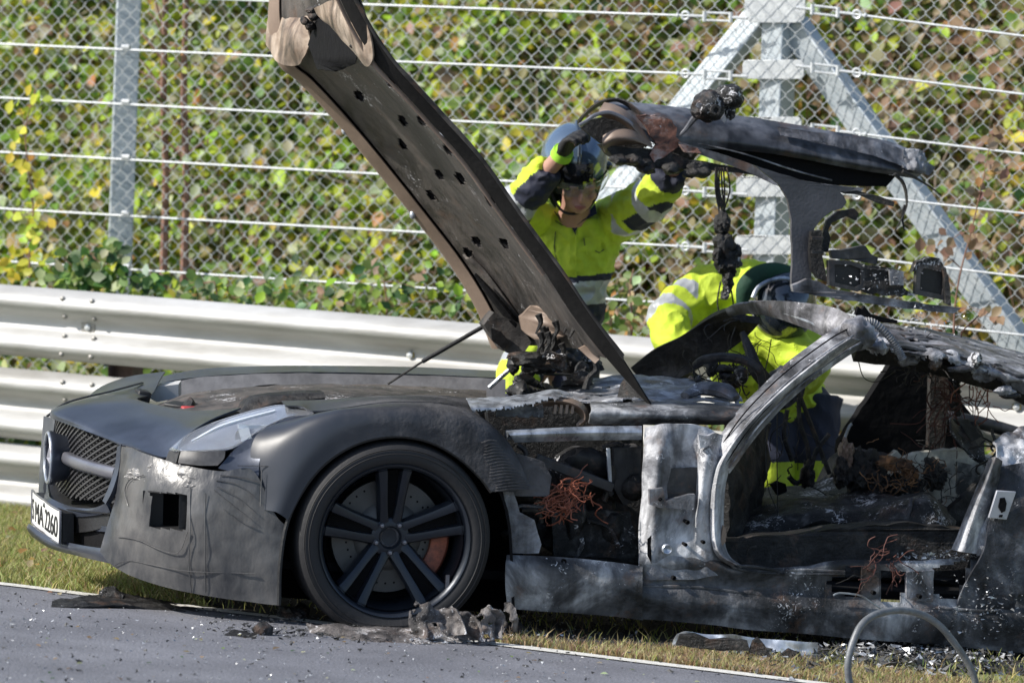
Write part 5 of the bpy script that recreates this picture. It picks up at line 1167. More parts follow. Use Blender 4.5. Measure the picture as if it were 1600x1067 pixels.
obj('steering_wheel', MB().tube(cP([(1086, 570, .9), (1100, 562, .85), (1130, 558, .8), (1160, 562, .75), (1182, 574, .7), (1190, 590, .7), (1196, 640, .7)]), [.012, .017, .018, .018, .016, .016, .01], 9, smooth=4), m_char, car)
obj('steering_column', MB().tube(cP([(1160, 520, .9), (1172, 548, .85), (1180, 575, .8), (1200, 600, .8)]), [.012, .02, .03, .03], 8, smooth=3), m_char, car)
for P in ([(1247, 612), (1262, 650), (1278, 692), (1296, 740)], [(1248, 622), (1250, 660), (1262, 700), (1262, 735), (1245, 755), (1232, 745)], [(1296, 678), (1275, 705), (1268, 730), (1255, 762)], [(1230, 640), (1225, 680), (1238, 720)]):
    obj('melted_cable', MB().tube(T(P, 1.0), .009, 7, smooth=4), m_char, car)
slabs('charred_lump', [(1206, 758), (1216, 752), (1228, 756), (1230, 768), (1216, 774)], 1.0, .03, m_void)
for P, w_ in (([(1198, 640), (1196, 700), (1200, 760), (1214, 800), (1222, 850)], .6), ([(1216, 600), (1214, 700), (1216, 850)], .65), ([(1205, 530), (1200, 560), (1192, 590)], .9), ([(1340, 560), (1350, 590), (1372, 596), (1400, 580)], .8), ([(1520, 560), (1515, 620), (1530, 640)], 1.2), ([(1560, 570), (1540, 610), (1525, 640)], 1.2)):
    obj('fine_wire', MB().tube(T(P, w_), .0022, 4, smooth=5), m_char, car)
wires('hanging_wires', (1478, 640), (7, 30), 40, mat('rusty_wire', (.10, .035, .025), .8, var=.5), car, 1.15, 11, .22, .0028)
wires('hanging_wires', (1540, 600), (10, 10), 14, m_copper, car, 1.15, 12, .2, .0025)
wires('tangled_wires', (1440, 565), (18, 10), 22, m_char, car, .7, 13, .1, .0022)
wires('roof_wires', (1150, 520), (20, 14), 14, m_char, car, 1.1, 14, .14, .0022)
wires('cabin_wires', (1235, 700), (24, 34), 20, m_char, car, .9, 15, .16, .002)
wires('dash_wires', (1110, 585), (26, 10), 22, m_char, car, 1.1, 19, .12, .003)
rr = random.Random(8)
for k in range(9): obj('charred_lump', MB().blob(c(rr.uniform(1085, 1200), rr.uniform(572, 606), rr.uniform(.9, 1.2)), (rr.uniform(.015, .04), .03, rr.uniform(.015, .04)), .5, 18, 3, k), m_charflake if k % 2 else m_char, car)

# ------------------------------------------------------------------ rear pillar and quarter
obj('rear_door_pillar', MB().loft([T([(1546, 716), (1530, 752), (1510, 800), (1486, 858)], .12), T([(1556, 714), (1542, 752), (1524, 800), (1504, 862)], .05), T([(1566, 720), (1558, 760), (1546, 810), (1532, 866)], .08)], 8, 6, .02, amp=.003, away=IN), m_pillar, car, sharp=40)
obj('molten_metal_run', MB().loft([T([(1546, 800), (1532, 830), (1526, 868)], .06), T([(1556, 802), (1548, 832), (1540, 868)], .05)], 8, 5, .01, amp=.012, fr=22, away=IN), m_ash, car)
slabs('lock_plate', [(1558, 766), (1588, 768), (1573, 812), (1545, 809)], .03, .012, mat('lock_plate_metal', (.42, .43, .48), .4, .3, var=.2), None, 0, 0, .002)
slabs('lock_hole', [(1563, 778), (1570, 777), (1573, 786), (1571, 798), (1565, 801), (1560, 792)], .026, .01, m_void, None, 0, 0)
slabs('lock_hole', [(1562, 804), (1567, 804), (1566, 808), (1561, 808)], .026, .01, m_void, None, 0, 0)
obj('rear_quarter', MB().loft([T([(1560, 730), (1600, 722), (1650, 720), (1710, 724)], .1), T([(1545, 812), (1590, 790), (1650, 780), (1710, 780)], .05), T([(1536, 862), (1580, 850), (1640, 840), (1710, 835)], .04), T([(1500, 930), (1560, 930), (1630, 925), (1710, 925)], .05), T([(1490, 975), (1550, 985), (1610, 990), (1710, 1000)], .09)], 9, 8, .01, amp=.008, fr=9, seed=12, away=IN,
    hole=lambda v: (lambda p: p[0] > 1586+18*math.sin(p[1]*.03) and p[1] > 925+4*noise.noise(v*30))(cproj(v))), burnt('dark_quarter_metal', (.012, .013, .017), (.055, .06, .075), (.30, .32, .36), 4.5, .45, .3, .15, .7, (.36, .52, .7)), car, sharp=40)
obj('crumpled_quarter_top', MB().loft([T([(1552, 690, .2), (1580, 672, .3), (1620, 668, .35), (1680, 670, .4)], 0), T([(1560, 724, .12), (1590, 705, .16), (1630, 700, .2), (1680, 700, .2)], 0), T([(1566, 760, .1), (1600, 745, .1), (1640, 740, .1), (1680, 740, .1)], 0)], 9, 9, .01, amp=.022, fr=12, seed=14, away=IN), m_ash, car, sharp=35)
wires('burnt_seat_fibres', (1400, 735), (22, 12), 60, m_foam, car, .84, 41, .09, .002, (.2, 0, -.2))
wires('burnt_seat_fibres', (1440, 760), (26, 20), 60, m_char, car, .8, 42, .12, .002, (.2, 0, -.2))
wires('cabin_loops', (1560, 690), (8, 6), 8, m_char, car, .6, 17, .14, .005)
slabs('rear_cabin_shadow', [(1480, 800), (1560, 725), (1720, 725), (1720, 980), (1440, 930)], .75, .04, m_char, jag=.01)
# molten crumbs along the sill and below
def crumbs(nm, n_, fn, s0, s1, mt, parent=None, seed=0, **k):
    rr = random.Random(seed); mb = MB()
    for i in range(n_):
        p = fn(rr); s_ = rr.uniform(s0, s1); v = [p+Vector((rr.gauss(0, s_), rr.gauss(0, s_), rr.gauss(0, s_*.6))) for _ in range(5)]
        mb.add(v, [(0, 1, 2), (0, 2, 3), (0, 3, 4), (1, 4, 2)], 0)
    return obj(nm, mb, mt, parent, sharp=0, fix=False, **k)
m_crumb = mat('pale_molten_crumb', (.62, .64, .66), .35, .4, scale=60, col2=(.2, .2, .21))
m_crumbd = mat('dark_crumb', (.05, .05, .05), .6, scale=60)
crumbs('molten_crumbs', 120, lambda r_: c(r_.gauss(1470, 34), r_.gauss(868, 5), r_.uniform(.06, .2)), .002, .007, m_crumb, car, 1, kind='stuff')
crumbs('molten_crumbs', 170, lambda r_: c(r_.gauss(1535, 32), r_.gauss(950, 22), .035), .0015, .006, m_crumb, car, 2, kind='stuff')
crumbs('molten_crumbs', 110, lambda r_: c(r_.gauss(1440, 60), r_.gauss(500, 14), r_.uniform(.8, 1.1)), .002, .007, m_crumb, car, 3, kind='stuff')

# ------------------------------------------------------------------ raised gullwing door
dr = obj('gullwing_door', MB().loft([cP([(928, 158, 1.95), (985, 160, 1.95), (1080, 170, 1.95), (1200, 188, 1.95), (1320, 208, 1.95), (1392, 222, 1.95), (1440, 244, 1.95), (1450, 258, 1.95)]),
                                cP([(960, 170, 1.88), (1000, 176, 1.86), (1085, 188, 1.85), (1200, 206, 1.85), (1320, 228, 1.85), (1390, 244, 1.85), (1432, 260, 1.87), (1446, 266, 1.9)]),
                                cP([(985, 190, 1.84), (1020, 205, 1.82), (1090, 212, 1.80), (1200, 228, 1.80), (1320, 250, 1.80), (1385, 262, 1.8), (1425, 270, 1.84), (1440, 272, 1.86)]),
                                cP([(1002, 212, 1.82), (1035, 228, 1.80), (1095, 232, 1.80), (1200, 240, 1.82), (1320, 262, 1.82), (1380, 272, 1.82), (1418, 278, 1.84), (1430, 280, 1.86)])], 12, 8, .01, amp=.003, fr=9, away=IN,
                                ), m_doorskin, car, sharp=45)
obj('torn_skin_flap', MB().loft([cP([(1215, 198, 1.84), (1270, 206, 1.83), (1330, 214, 1.83), (1390, 226, 1.84), (1432, 244, 1.85), (1462, 262, 1.86)]), cP([(1220, 212, 1.81), (1270, 222, 1.80), (1330, 234, 1.80), (1385, 250, 1.80), (1430, 268, 1.82), (1452, 276, 1.83)])], 22, 9, .003,
    hole=lambda v: (lambda p: p[1] > 206+(p[0]-1215)*.30-4*math.sin(p[0]*.045)+5*noise.noise(Vector((p[0]*.13, 0, 8))))(cproj(v)), amp=.006, fr=14, seed=5, away=IN), m_roofmet, dr, sharp=30)
obj('crumpled_tail', MB().loft([cP([(1412, 232, 1.84), (1440, 236, 1.84), (1450, 256, 1.84)]), cP([(1410, 262, 1.8), (1432, 268, 1.8), (1446, 272, 1.82)])], 10, 10, .004, amp=.02, fr=22, away=IN), m_ash, dr, sharp=25)
slabd = lambda nm, P, w_, th_, mt, jag=.003, step=.03, **k: obj(nm, MB().slab(cP([(p[0], p[1], w_) for p in P]), (0, th_, 0), jag=jag, step=step, seed=len(P)), mt, dr, sharp=30, **k)
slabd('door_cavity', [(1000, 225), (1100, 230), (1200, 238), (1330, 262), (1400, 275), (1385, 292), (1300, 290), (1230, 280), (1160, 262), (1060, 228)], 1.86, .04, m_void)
slabd('door_underside', [(945, 228), (990, 232), (1040, 236), (1080, 250), (1150, 262), (1215, 285), (1180, 274), (1100, 264), (1030, 264), (985, 260), (958, 245)], 1.78, .12, m_char)
obj('door_inner_rail', MB().loft([cP([(1060, 222, 1.76), (1110, 236, 1.74), (1165, 254, 1.70), (1230, 278, 1.62), (1290, 288, 1.56), (1350, 294, 1.54)]), cP([(1062, 230, 1.76), (1110, 248, 1.74), (1165, 268, 1.70), (1222, 292, 1.62), (1290, 296, 1.56), (1345, 300, 1.54)])], 8, 4, .012, amp=.002, away=IN), m_doorskin, dr, sharp=40)
obj('blistered_patch', MB().slab(cP([(1062, 226, 1.74), (1090, 232, 1.74), (1096, 240, 1.73), (1070, 238, 1.74)]), (0, .02, 0), jag=.003, step=.02), m_rustpaint, dr)
obj('rail_slit', MB().tube(cP([(1090, 224, 1.8), (1160, 240, 1.79), (1240, 266, 1.78), (1300, 282, 1.77)]), .003, 5, smooth=4), m_roofmet, dr)
slabd('blistered_primer', [(995, 181), (1025, 180), (1050, 188), (1058, 200), (1056, 214), (1066, 226), (1048, 238), (1022, 254), (1015, 242), (1026, 226), (1008, 196)], 1.775, .02, m_rustpaint, .005, .018)
# scorched tan nose of the door, curled open towards the helper
obj('door_front_lip', MB().loft([cP([(904, 196, 1.92), (916, 182, 1.92), (938, 166, 1.92), (965, 160, 1.9), (992, 178, 1.86), (1014, 205, 1.82)]), cP([(904, 190, 1.86), (918, 174, 1.86), (942, 158, 1.86), (975, 158, 1.86), (1005, 182, 1.82), (1024, 212, 1.8)])], 8, 4, .006, away=IN), m_hoodin, dr, sharp=50)
obj('scorched_inner_nose', MB().loft([cP([(944, 160, 1.84), (962, 164, 1.82), (982, 176, 1.8), (1002, 200, 1.79), (1020, 226, 1.79)]), cP([(935, 178, 1.8), (955, 174, 1.78), (975, 186, 1.76), (996, 208, 1.76), (1012, 228, 1.77)]), cP([(950, 186, 1.84), (965, 190, 1.83), (980, 200, 1.82), (995, 214, 1.8), (1008, 232, 1.8)])], 6, 5, .006, amp=.002, away=IN), m_tan, dr, sharp=50)
obj('door_seal', MB().tube(cP([(905, 196, 1.76), (915, 190, 1.76), (930, 180, 1.76), (950, 176, 1.76), (968, 182, 1.76), (984, 192, 1.76), (988, 196, 1.76)]), .008, 7, smooth=4), m_trim, dr)
obj('inner_dark_hollow', MB().slab(cP([(908, 200, 1.86), (925, 188, 1.86), (950, 182, 1.86), (985, 196, 1.86), (1010, 225, 1.86), (1000, 240, 1.86), (940, 225, 1.86)]), (0, .03, 0)), m_char, dr)
obj('scorched_lower_nose', MB().loft([cP([(942, 212, 1.78), (962, 202, 1.76), (990, 204, 1.76), (1018, 222, 1.78)]), cP([(941, 226, 1.76), (962, 218, 1.74), (990, 220, 1.74), (1020, 232, 1.77)]), cP([(946, 240, 1.8), (964, 230, 1.8), (990, 226, 1.8), (1012, 230, 1.8)])], 6, 5, .008, amp=.003, away=IN), m_tan, dr, sharp=50)
# burnt mirror
mm = MB(); mm.blob(c(1108, 166, 1.72), (.07, .05, .06), .28, 11, 4, 4); mm.blob(c(1140, 152, 1.72), (.05, .05, .045), .35, 13, 4, 5); mm.blob(c(1140, 172, 1.72), (.022, .03, .04), .4, 18, 3, 6); mm.blob(c(1098, 172, 1.72), (.045, .04, .035), .3, 14, 3, 9)
mi = obj('door_mirror', mm, m_charflake, dr)
obj('mirror_pivot', MB().lathe([(0, .022), (.014, .020), (.014, .011), (.004, .010), (.003, .0001)], c(1117, 172, 1.66), WX, 20), m_char, mi)
obj('mirror_arm', MB().tube(cP([(1062, 212, 1.78), (1072, 202, 1.77), (1086, 184, 1.76), (1096, 178, 1.75)]), [.006, .009, .014, .022], 8, smooth=3), m_doorskin, mi)
obj('ash_fleck', MB().slab(cP([(1090, 160, 1.665), (1097, 162, 1.665), (1095, 172, 1.665), (1087, 166, 1.665)]), (0, .004, 0)), m_ash, mi); obj('ash_fleck', MB().slab(cP([(1126, 186, 1.67), (1132, 178, 1.67), (1136, 188, 1.67), (1132, 193, 1.67)]), (0, .004, 0)), m_ash, mi)
# carrier plate down to the roof and the melted window gear
slabd('door_carrier_plate', [(1178, 258), (1216, 271), (1250, 281), (1292, 289), (1340, 294), (1322, 300), (1311, 299), (1318, 306), (1323, 316), (1316, 326), (1300, 330), (1284, 342), (1272, 358), (1270, 380), (1268, 410), (1268, 436), (1262, 444), (1246, 450), (1237, 447), (1238, 400), (1237, 345), (1231, 312), (1217, 288), (1200, 275)], 1.2, .02, mat('grey_carrier', (.115, .112, .125), .5, .2, scale=5, bump=.2, bscale=90, col2=(.05, .05, .056), thr=(.3, .7)), .002, .03)
slabd('carrier_rim', [(1238, 446), (1262, 436), (1280, 440), (1300, 452), (1400, 468), (1470, 478), (1502, 482), (1490, 490), (1400, 480), (1300, 466), (1240, 456)], 1.15, .03, m_roofmet, .003)
slabd('charred_link', [(1311, 300), (1340, 298), (1372, 306), (1398, 316), (1396, 323), (1372, 318), (1345, 306), (1320, 303)], 1.3, .02, m_char)
slabd('charred_link', [(1292, 345), (1310, 330), (1335, 326), (1342, 334), (1338, 345), (1322, 338), (1300, 348), (1294, 360), (1298, 372), (1294, 394), (1284, 394), (1286, 365)], 1.22, .02, m_char)
slabd('gear_column', [(1268, 362), (1284, 360), (1284, 395), (1292, 440), (1278, 436), (1268, 420), (1266, 390)], 1.16, .03, m_char)
for (x, y) in ((1276, 372), (1276, 394)): obj('column_rib', MB().bar(c(x-8, y, 1.14), c(x+10, y, 1.14), .02, .01), m_satinscorch, dr)
def framed(P, w_):
    cx = sum(p[0] for p in P)/len(P); cy = sum(p[1] for p in P)/len(P); I = [(cx+(x-cx)*.72, cy+(y-cy)*.72) for x, y in P]
    mb = MB(); n_ = len(P)
    for i in range(n_): mb.slab(cP([(*P[i], w_), (*P[(i+1) % n_], w_), (*I[(i+1) % n_], w_), (*I[i], w_)]), (0, .03, 0))
    obj('switch_frame', mb, m_satinscorch, dr); obj('switch_panel', MB().slab(cP([(*p, w_+.012) for p in I]), (0, .02, 0)), m_black, dr)
framed([(1295, 407), (1330, 408), (1352, 416), (1352, 450), (1340, 456), (1296, 446)], 1.12)
framed([(1432, 424), (1438, 412), (1478, 418), (1482, 440), (1478, 470), (1430, 460)], 1.12)
slabd('melted_module', [(1346, 412), (1380, 418), (1412, 424), (1412, 450), (1432, 462), (1380, 462), (1350, 456)], 1.12, .05, m_charflake, .008, .02)
slabd('module_top', [(1298, 392), (1330, 388), (1352, 384), (1362, 398), (1372, 402), (1370, 414), (1340, 408), (1300, 404)], 1.14, .03, m_satinscorch, .005, .02)
slabd('module_top', [(1426, 425), (1432, 410), (1450, 402), (1468, 404), (1476, 418), (1470, 424), (1446, 418)], 1.12, .04, m_charflake, .006, .02)
slabd('dark_shard', [(1474, 420), (1482, 430), (1486, 478), (1478, 474)], 1.1, .03, m_char, .004, .02)
slabd('ash_plate', [(1390, 422), (1412, 424), (1412, 446), (1392, 446)], 1.1, .015, m_ash, .003, .02)
crumbs('molten_crumbs', 60, lambda r_: c(r_.gauss(1385, 32), r_.gauss(435, 14), 1.09), .0015, .006, m_crumb, dr, 6, kind='stuff')
# straps and hanging char
obj('hanging_strap', MB().tube(cP([(1398, 272, 1.75), (1412, 288, 1.75), (1417, 315, 1.75), (1412, 335, 1.75), (1398, 362, 1.75)]), [.016, .013, .009, .006, .004], 7, smooth=4, flat=.5), m_char, dr)
obj('hanging_strap', MB().tube(cP([(1414, 320, 1.75), (1410, 340, 1.75), (1413, 360, 1.75)]), [.006, .006, .003], 6, smooth=4, flat=.5), m_char, dr)
obj('trailing_seal', MB().tube(cP([(1410, 268, 1.8), (1430, 278, 1.8), (1450, 290, 1.8), (1468, 303, 1.8)]), [.016, .012, .009, .003], 7, smooth=4, flat=.5), m_char, dr)
rr = random.Random(12); hc = MB()
for k in range(9):
    x = 1122+rr.uniform(-4, 14); hc.tube(cP([(x, 262, 1.7), (x+rr.uniform(-3, 5), 300, 1.7), (1130+rr.uniform(-6, 8), 345, 1.7), (1135+rr.uniform(-8, 8), 372, 1.7)]), .0035, 5, smooth=3)
obj('melted_strands', hc, m_char, dr)
hm = MB()
for k, (x, y, a_, b_) in enumerate(((1130, 352, .03, .04), (1132, 380, .035, .05), (1136, 405, .045, .05), (1150, 392, .02, .03), (1140, 425, .03, .035), (1136, 445, .022, .04), (1120, 400, .02, .04), (1152, 412, .02, .02), (1133, 462, .014, .02))): hm.blob(c(x, y, 1.68), (a_, .03, b_), .55, 18, 4, k)
obj('melted_mass', hm, m_charflake, dr)
obj('melted_strands', MB().tube(cP([(1126, 440, 1.68), (1121, 470, 1.68), (1124, 492, 1.68)]), .003, 5, smooth=3).tube(cP([(1142, 450, 1.68), (1146, 480, 1.68), (1140, 500, 1.68)]), .003, 5, smooth=3), m_char, dr)
for k, (x, y) in enumerate(((1082, 270), (1096, 268), (1090, 258), (1050, 262), (990, 250), (970, 250), (1010, 262), (1004, 256))): obj('charred_lump', MB().blob(c(x, y, 1.74), (.04, .03, .022), .5, 16, 3, k), m_char, dr)
# ------------------------------------------------------------------ the two firefighters
def limbs(chains):
    mb = MB()
    for pts, r in chains: mb.tube(pts, r, 14, smooth=4); [mb.blob(pts[i], (r[i],)*3, 0, sub=2) for i in (0, -1)]
    return mb
def bands(mb, fn):
    mb.m = [fn(sum((mb.v[i] for i in f), Vector())/len(f)) for f in mb.f]; return mb
def segpos(p, chain):
    best = (9, 0, 0)
    L = 0
    for i in range(len(chain)-1):
        a, b_ = chain[i], chain[i+1]; t_ = max(0, min(1, (p-a).dot(b_-a)/(b_-a).length_squared)); d = (p-(a+(b_-a)*t_)).length
        if d < best[0]: best = (d, L+(b_-a).length*t_, i)
        L += (b_-a).length
    return best
def hand(wrist, dirn, palm_n, side, curl, s=1.0, grow=1.0):
    """five separate bent fingers on a palm; dirn points along the fingers"""
    dirn = dirn.normalized(); palm_n = (palm_n-dirn*palm_n.dot(dirn)).normalized(); acr = dirn.cross(palm_n)*side; mb = MB()
    for k in range(4):
        mb.tube([wrist, wrist+dirn*.05*s+acr*(k-1.5)*.018*s, wrist+dirn*.095*s+acr*(k-1.5)*.021*s], [.026*s*grow, .019*s*grow, .012*s*grow], 10)
    for k, ln in enumerate((.075, .085, .08, .062)):
        p = wrist+dirn*.09*s+acr*(k-1.5)*.022*s; d = dirn; pts = [p-dirn*.02, p]; n_ = palm_n
        for j, f_ in enumerate((.45, .32, .23)):
            an = curl*(.7+.25*j); d, n_ = (d*math.cos(an)+n_*math.sin(an)).normalized(), (n_*math.cos(an)-d*math.sin(an)).normalized()
            pts.append(pts[-1]+d*ln*f_*s)
        mb.tube(pts, [.0105*grow*s]*2+[.0098*grow*s, .009*grow*s, .0078*grow*s], 8); mb.blob(pts[-1], (.0078*grow*s,)*3, 0, sub=2)
    p = wrist+dirn*.03*s-acr*.028*s; pts = [p, p-acr*.028*s+dirn*.022*s+palm_n*.012*s, p-acr*.034*s+dirn*.05*s+palm_n*.03*s, p-acr*.022*s+dirn*.066*s+palm_n*.048*s]
    mb.tube(pts, [.017*grow*s, .013*grow*s, .011*grow*s, .009*grow*s], 8); mb.blob(pts[-1], (.009*grow*s,)*3, 0, sub=2)
    return mb
def head_mesh(c0, fwd, up, s=1.0):
    fwd = fwd.normalized(); rt = fwd.cross(up).normalized(); up = rt.cross(fwd)
    Q = Matrix((rt, fwd, up)).transposed(); P = lambda x, y, z: c0+rt*x*s+fwd*y*s+up*z*s
    mb = MB()
    B = lambda x, y, z, a, b_, d: mb.blob(P(x, y, z), (a*s, b_*s, d*s), 0, sub=3, rot=Q)
    B(0, -.01, .03, .078, .098, .095); B(0, .03, -.05, .058, .062, .062); B(0, .065, -.082, .026, .022, .02)      # skull, jaw, chin
    B(0, .098, -.012, .011, .018, .024); B(0, .104, -.024, .015, .012, .009); B(0, .088, -.052, .025, .012, .006); B(0, .089, -.060, .022, .012, .006)   # nose, lips
    for sg in (-1, 1): B(sg*.08, -.005, -.005, .009, .02, .03); B(sg*.032, .085, .03, .024, .012, .009); B(sg*.045, .06, -.02, .022, .024, .022); B(sg*.031, .078, .012, .013, .012, .012)
    mb.tube([P(0, -.03, -.03), P(0, -.045, -.12), P(0, -.06, -.2)], [.058*s, .056*s, .064*s], 14)
    return mb, Q, P
YM = 2.8
def m1(px, py, y=YM): return M(px, py, y)
fm = M(872, 700, YM); fm.z = gz(fm.x, fm.y)
man = thing('person', 'firefighter in yellow hi-vis jacket and open-face helmet holding up the burnt car door', 'person', fm)
hip = m1(868, 520, 2.85); chest = m1(885, 400, 2.78); neckb = m1(902, 345, 2.72)
shL, elL, wrL = m1(846, 345, 2.80), m1(806, 322, 2.56), m1(878, 241, 2.40)      # his right arm (left in the picture)
shR, elR, wrR = m1(950, 350, 2.80), m1(1024, 308, 2.55), m1(1052, 262, 2.42)
kn1, kn2 = m1(796, 640, 2.62), m1(900, 680, 2.75)
ft1 = m1(800, 800, 2.65); ft1.z = gz(ft1.x, ft1.y)+.09; ft2 = m1(905, 800, 2.85); ft2.z = gz(ft2.x, ft2.y)+.09
# body (skin): head, neck, arms and hands as one surface
hc_ = m1(905, 286, 2.56); hf = Vector((.10, -.86, -.42)); hb, Q, HP = head_mesh(hc_, hf, Vector((.05, -.3, 1)), 1.0)
hb.tube([HP(0, -.05, -.12), neckb+Vector((0, .06, -.02)), chest+Vector((0, .06, 0)), hip], [.055, .07, .09, .09], 12); 
hdL = hand(wrL+(wrL-elL).normalized()*.0, (m1(902, 196, 2.30)-wrL), Vector((.7, -.2, -.7)), -1, .75, 1.0)
hdR = hand(wrR, (m1(1074, 232, 2.38)-wrR), Vector((0, -.8, .3)), 1, .5, 1.0)
for P_, r_ in (([shL, elL, wrL], [.05, .042, .032]), ([shR, elR, wrR], [.05, .042, .032])): hb.tube([chest+Vector((0, .06, 0))]+P_, [.05]+r_, 12)
for h_ in (hdL, hdR): hb.add(h_.v, h_.f)
for P_ in ([hip, kn1, ft1], [hip, kn2, ft2]): hb.tube(P_, [.08, .055, .04], 12)
obj('body', remesh(hb, .006, 2), m_skin, man, sharp=0)
for z_, r_ in ((-.052, .0065), (-.061, .0075)): obj('lip', MB().tube([HP(x_, .1015-.35*abs(x_), z_+(.15*abs(x_) if z_ < -.055 else -.1*abs(x_))) for x_ in (-.023, -.012, 0, .012, .023)], [.002, r_*.8, r_, r_*.8, .002], 8, flat=.8), m_lip, man)
# jacket
j = MB()
def tors(stn):
    vs = []; N = 18
    for (p, rx, ry) in stn:
        for k in range(N): a = 2*math.pi*k/N; vs.append(p+Vector((math.cos(a)*rx, math.sin(a)*ry, 0)))
    fs = [(i*N+k, i*N+(k+1) % N, (i+1)*N+(k+1) % N, (i+1)*N+k) for i in range(len(stn)-1) for k in range(N)]
    fs += [tuple(range(N))[::-1], tuple((len(stn)-1)*N+k for k in range(N))]; return vs, fs
T1 = [(m1(866, 515, 2.86), .185, .14), (m1(870, 480, 2.86), .19, .145), (m1(876, 440, 2.84), .195, .145), (m1(884, 400, 2.82), .205, .145), (m1(892, 368, 2.80), .205, .135), (m1(898, 350, 2.78), .17, .12), (m1(903, 338, 2.74), .09, .09)]
j.add(*tors(T1))
j.tube([shL+Vector((.05, 0, -.02)), shL, shL.lerp(elL, .5), elL, elL.lerp(wrL, .45), wrL.lerp(elL, .28)], [.10, .09, .083, .078, .070, .058], 16)
j.tube([shR+Vector((-.07, 0, -.02)), shR, shR.lerp(elR, .5), elR, elR.lerp(wrR, .5), wrR.lerp(elR, .1)], [.11, .095, .088, .08, .070, .060], 16)
jm = remesh(j, .0075, 3, .012, 16, 1)
def jf(p):
    d1, s1, _ = segpos(p, [shL, elL, wrL]); d2, s2, _ = segpos(p, [shR, elR, wrR]); px, py = proj(p)
    L1 = (elL-shL).length; L2 = (elR-shR).length
    if d1 < .11 and s1 > .10 and px < 868 or (d1 < .1 and s1 > L1):
        t_ = s1-L1
        if t_ > -.02:
            if .015 < t_ < .065: return 2
            ax = (wrL-elL).normalized(); sd = (p-elL).cross(ax)
            inner = (p-(elL+ax*(p-elL).dot(ax))).dot(Vector((.55, -.55, -.6)))
            return 1 if inner > .0 or t_ < .015 else 0
        return 0
    if d2 < .12 and s2 > .05 and px > 955:
        if L2*.32 < s2 < L2*.32+.05: return 2
        if L2*.86 < s2 < L2*.86+.055: return 2
        if s2 > L2+.12: return 1
        ax = (elR-shR).normalized(); q = p-shR
        if s2 > L2*.55 and (q-ax*q.dot(ax)).z < -.045: return 1
        return 0
    if py > 478+ (px-880)*-.05: return 1
    if py > 443+(px-880)*-.08: return 2
    if py > 434+(px-880)*-.10: return 1
    return 0
jk = obj('jacket', bands(jm, jf), [m_hv, m_navy, m_refl], man, sharp=0)
jk['label'] = 'hi-vis yellow jacket with navy lower sleeves and silver bands'
# collar, placket, pocket flap
def surf(px, py, y0, dy=-.006):                       # nearest jacket surface towards the camera at a pixel
    best = None
    for v in jm.v:
        x, y = proj(v)
        if (x-px)**2+(y-py)**2 < 16 and (best is None or v.y < best): best = v.y
    return M(px, py, (best if best is not None else y0)+dy)
obj('collar', MB().slab([surf(x, y, 2.66, -.012) for x, y in ((872, 300), (884, 318), (896, 334), (906, 342), (918, 334), (930, 318), (933, 334), (912, 345), (902, 352), (892, 345), (876, 322))], (0, .015, 0)), m_navy, jk)
obj('zip', MB().tube([surf(900, y, 2.66, -.001) for y in (352, 362, 372, 392, 412, 430)], .0035, 5), m_hv, jk); obj('neck_opening', MB().slab([surf(x, y, 2.66, -.005) for x, y in ((894, 345), (903, 350), (900, 368), (894, 358))], (0, .004, 0)), m_navy, jk)
for P_ in ([(868, 345), (878, 352), (888, 350)], [(866, 330), (876, 344)], [(912, 372), (914, 384)], [(930, 392), (936, 395), (944, 390)]): obj('scuff_mark', MB().tube([surf(x, y, 2.66, .0) for x, y in P_], .002, 4), m_navy, jk)
# helmet with visor
Hm = MB(); HC = m1(897, 250, 2.60)
def shell(mb, c0, Q, a, b_, d, z0, z1, phi0=0, phi1=2*math.pi, n=36, mrows=14, th=.008):
    vs = []; fs = []
    for sgn, k0 in ((1, 0), (0, 1)):
        for i in range(mrows+1):
            zz = z0+(z1-z0)*i/mrows; r_ = math.sqrt(max(0, 1-zz*zz)); e = 0 if sgn else th
            for k in range(n+1): an = phi0+(phi1-phi0)*k/n; vs.append(c0+Q @ Vector((math.cos(an)*r_*(a-e), math.sin(an)*r_*(b_-e), zz*(d-e))))
    N = n+1; K = (mrows+1)*N
    for i in range(mrows):
        for k in range(n): q = (i*N+k, i*N+k+1, (i+1)*N+k+1, (i+1)*N+k); fs += [q, tuple(x+K for x in q[::-1])]
    for k in range(n): fs += [(k, k+K, k+1+K, k+1)]
    for i in range(mrows): fs += [(i*N, (i+1)*N, (i+1)*N+K, i*N+K), (i*N+n, i*N+n+K, (i+1)*N+n+K, (i+1)*N+n)]
    mb.add(vs, fs); return mb
hq = Q
hel = shell(Hm, HC, hq, .135, .158, .150, -.30, 1.0); shell(hel, HC, hq, .130, .150, .150, -.68, -.28, rad(175), rad(365))
ho_ = obj('helmet', hel, m_helmet, man, sharp=50)
obj('helmet_brow_band', shell(MB(), HC, hq, .139, .162, .153, -.36, -.08, rad(20), rad(160)), m_helmetb, ho_, sharp=50)
obj('dark_visor', shell(MB(), HC, hq, .143, .172, .160, -.26, .42, rad(35), rad(115)), m_visor, ho_, sharp=50)
m_clear, n, l, b = nodes('clear_visor'); b.inputs['Base Color'].default_value = (.9, .95, .97, 1); b.inputs['Transmission Weight'].default_value = .96; b.inputs['Roughness'].default_value = .06; b.inputs['IOR'].default_value = 1.12
obj('clear_visor', shell(MB(), HC, hq, .150, .184, .19, -.40, -.05, rad(25), rad(155), th=.003), m_clear, ho_, sharp=50)
obj('helmet_ridge', MB().tube([HC+hq @ Vector((.0, math.cos(a_)*.160, math.sin(a_)*.153)) for a_ in [rad(20+14*i) for i in range(9)]], .009, 8, smooth=2), m_helmetb, ho_)
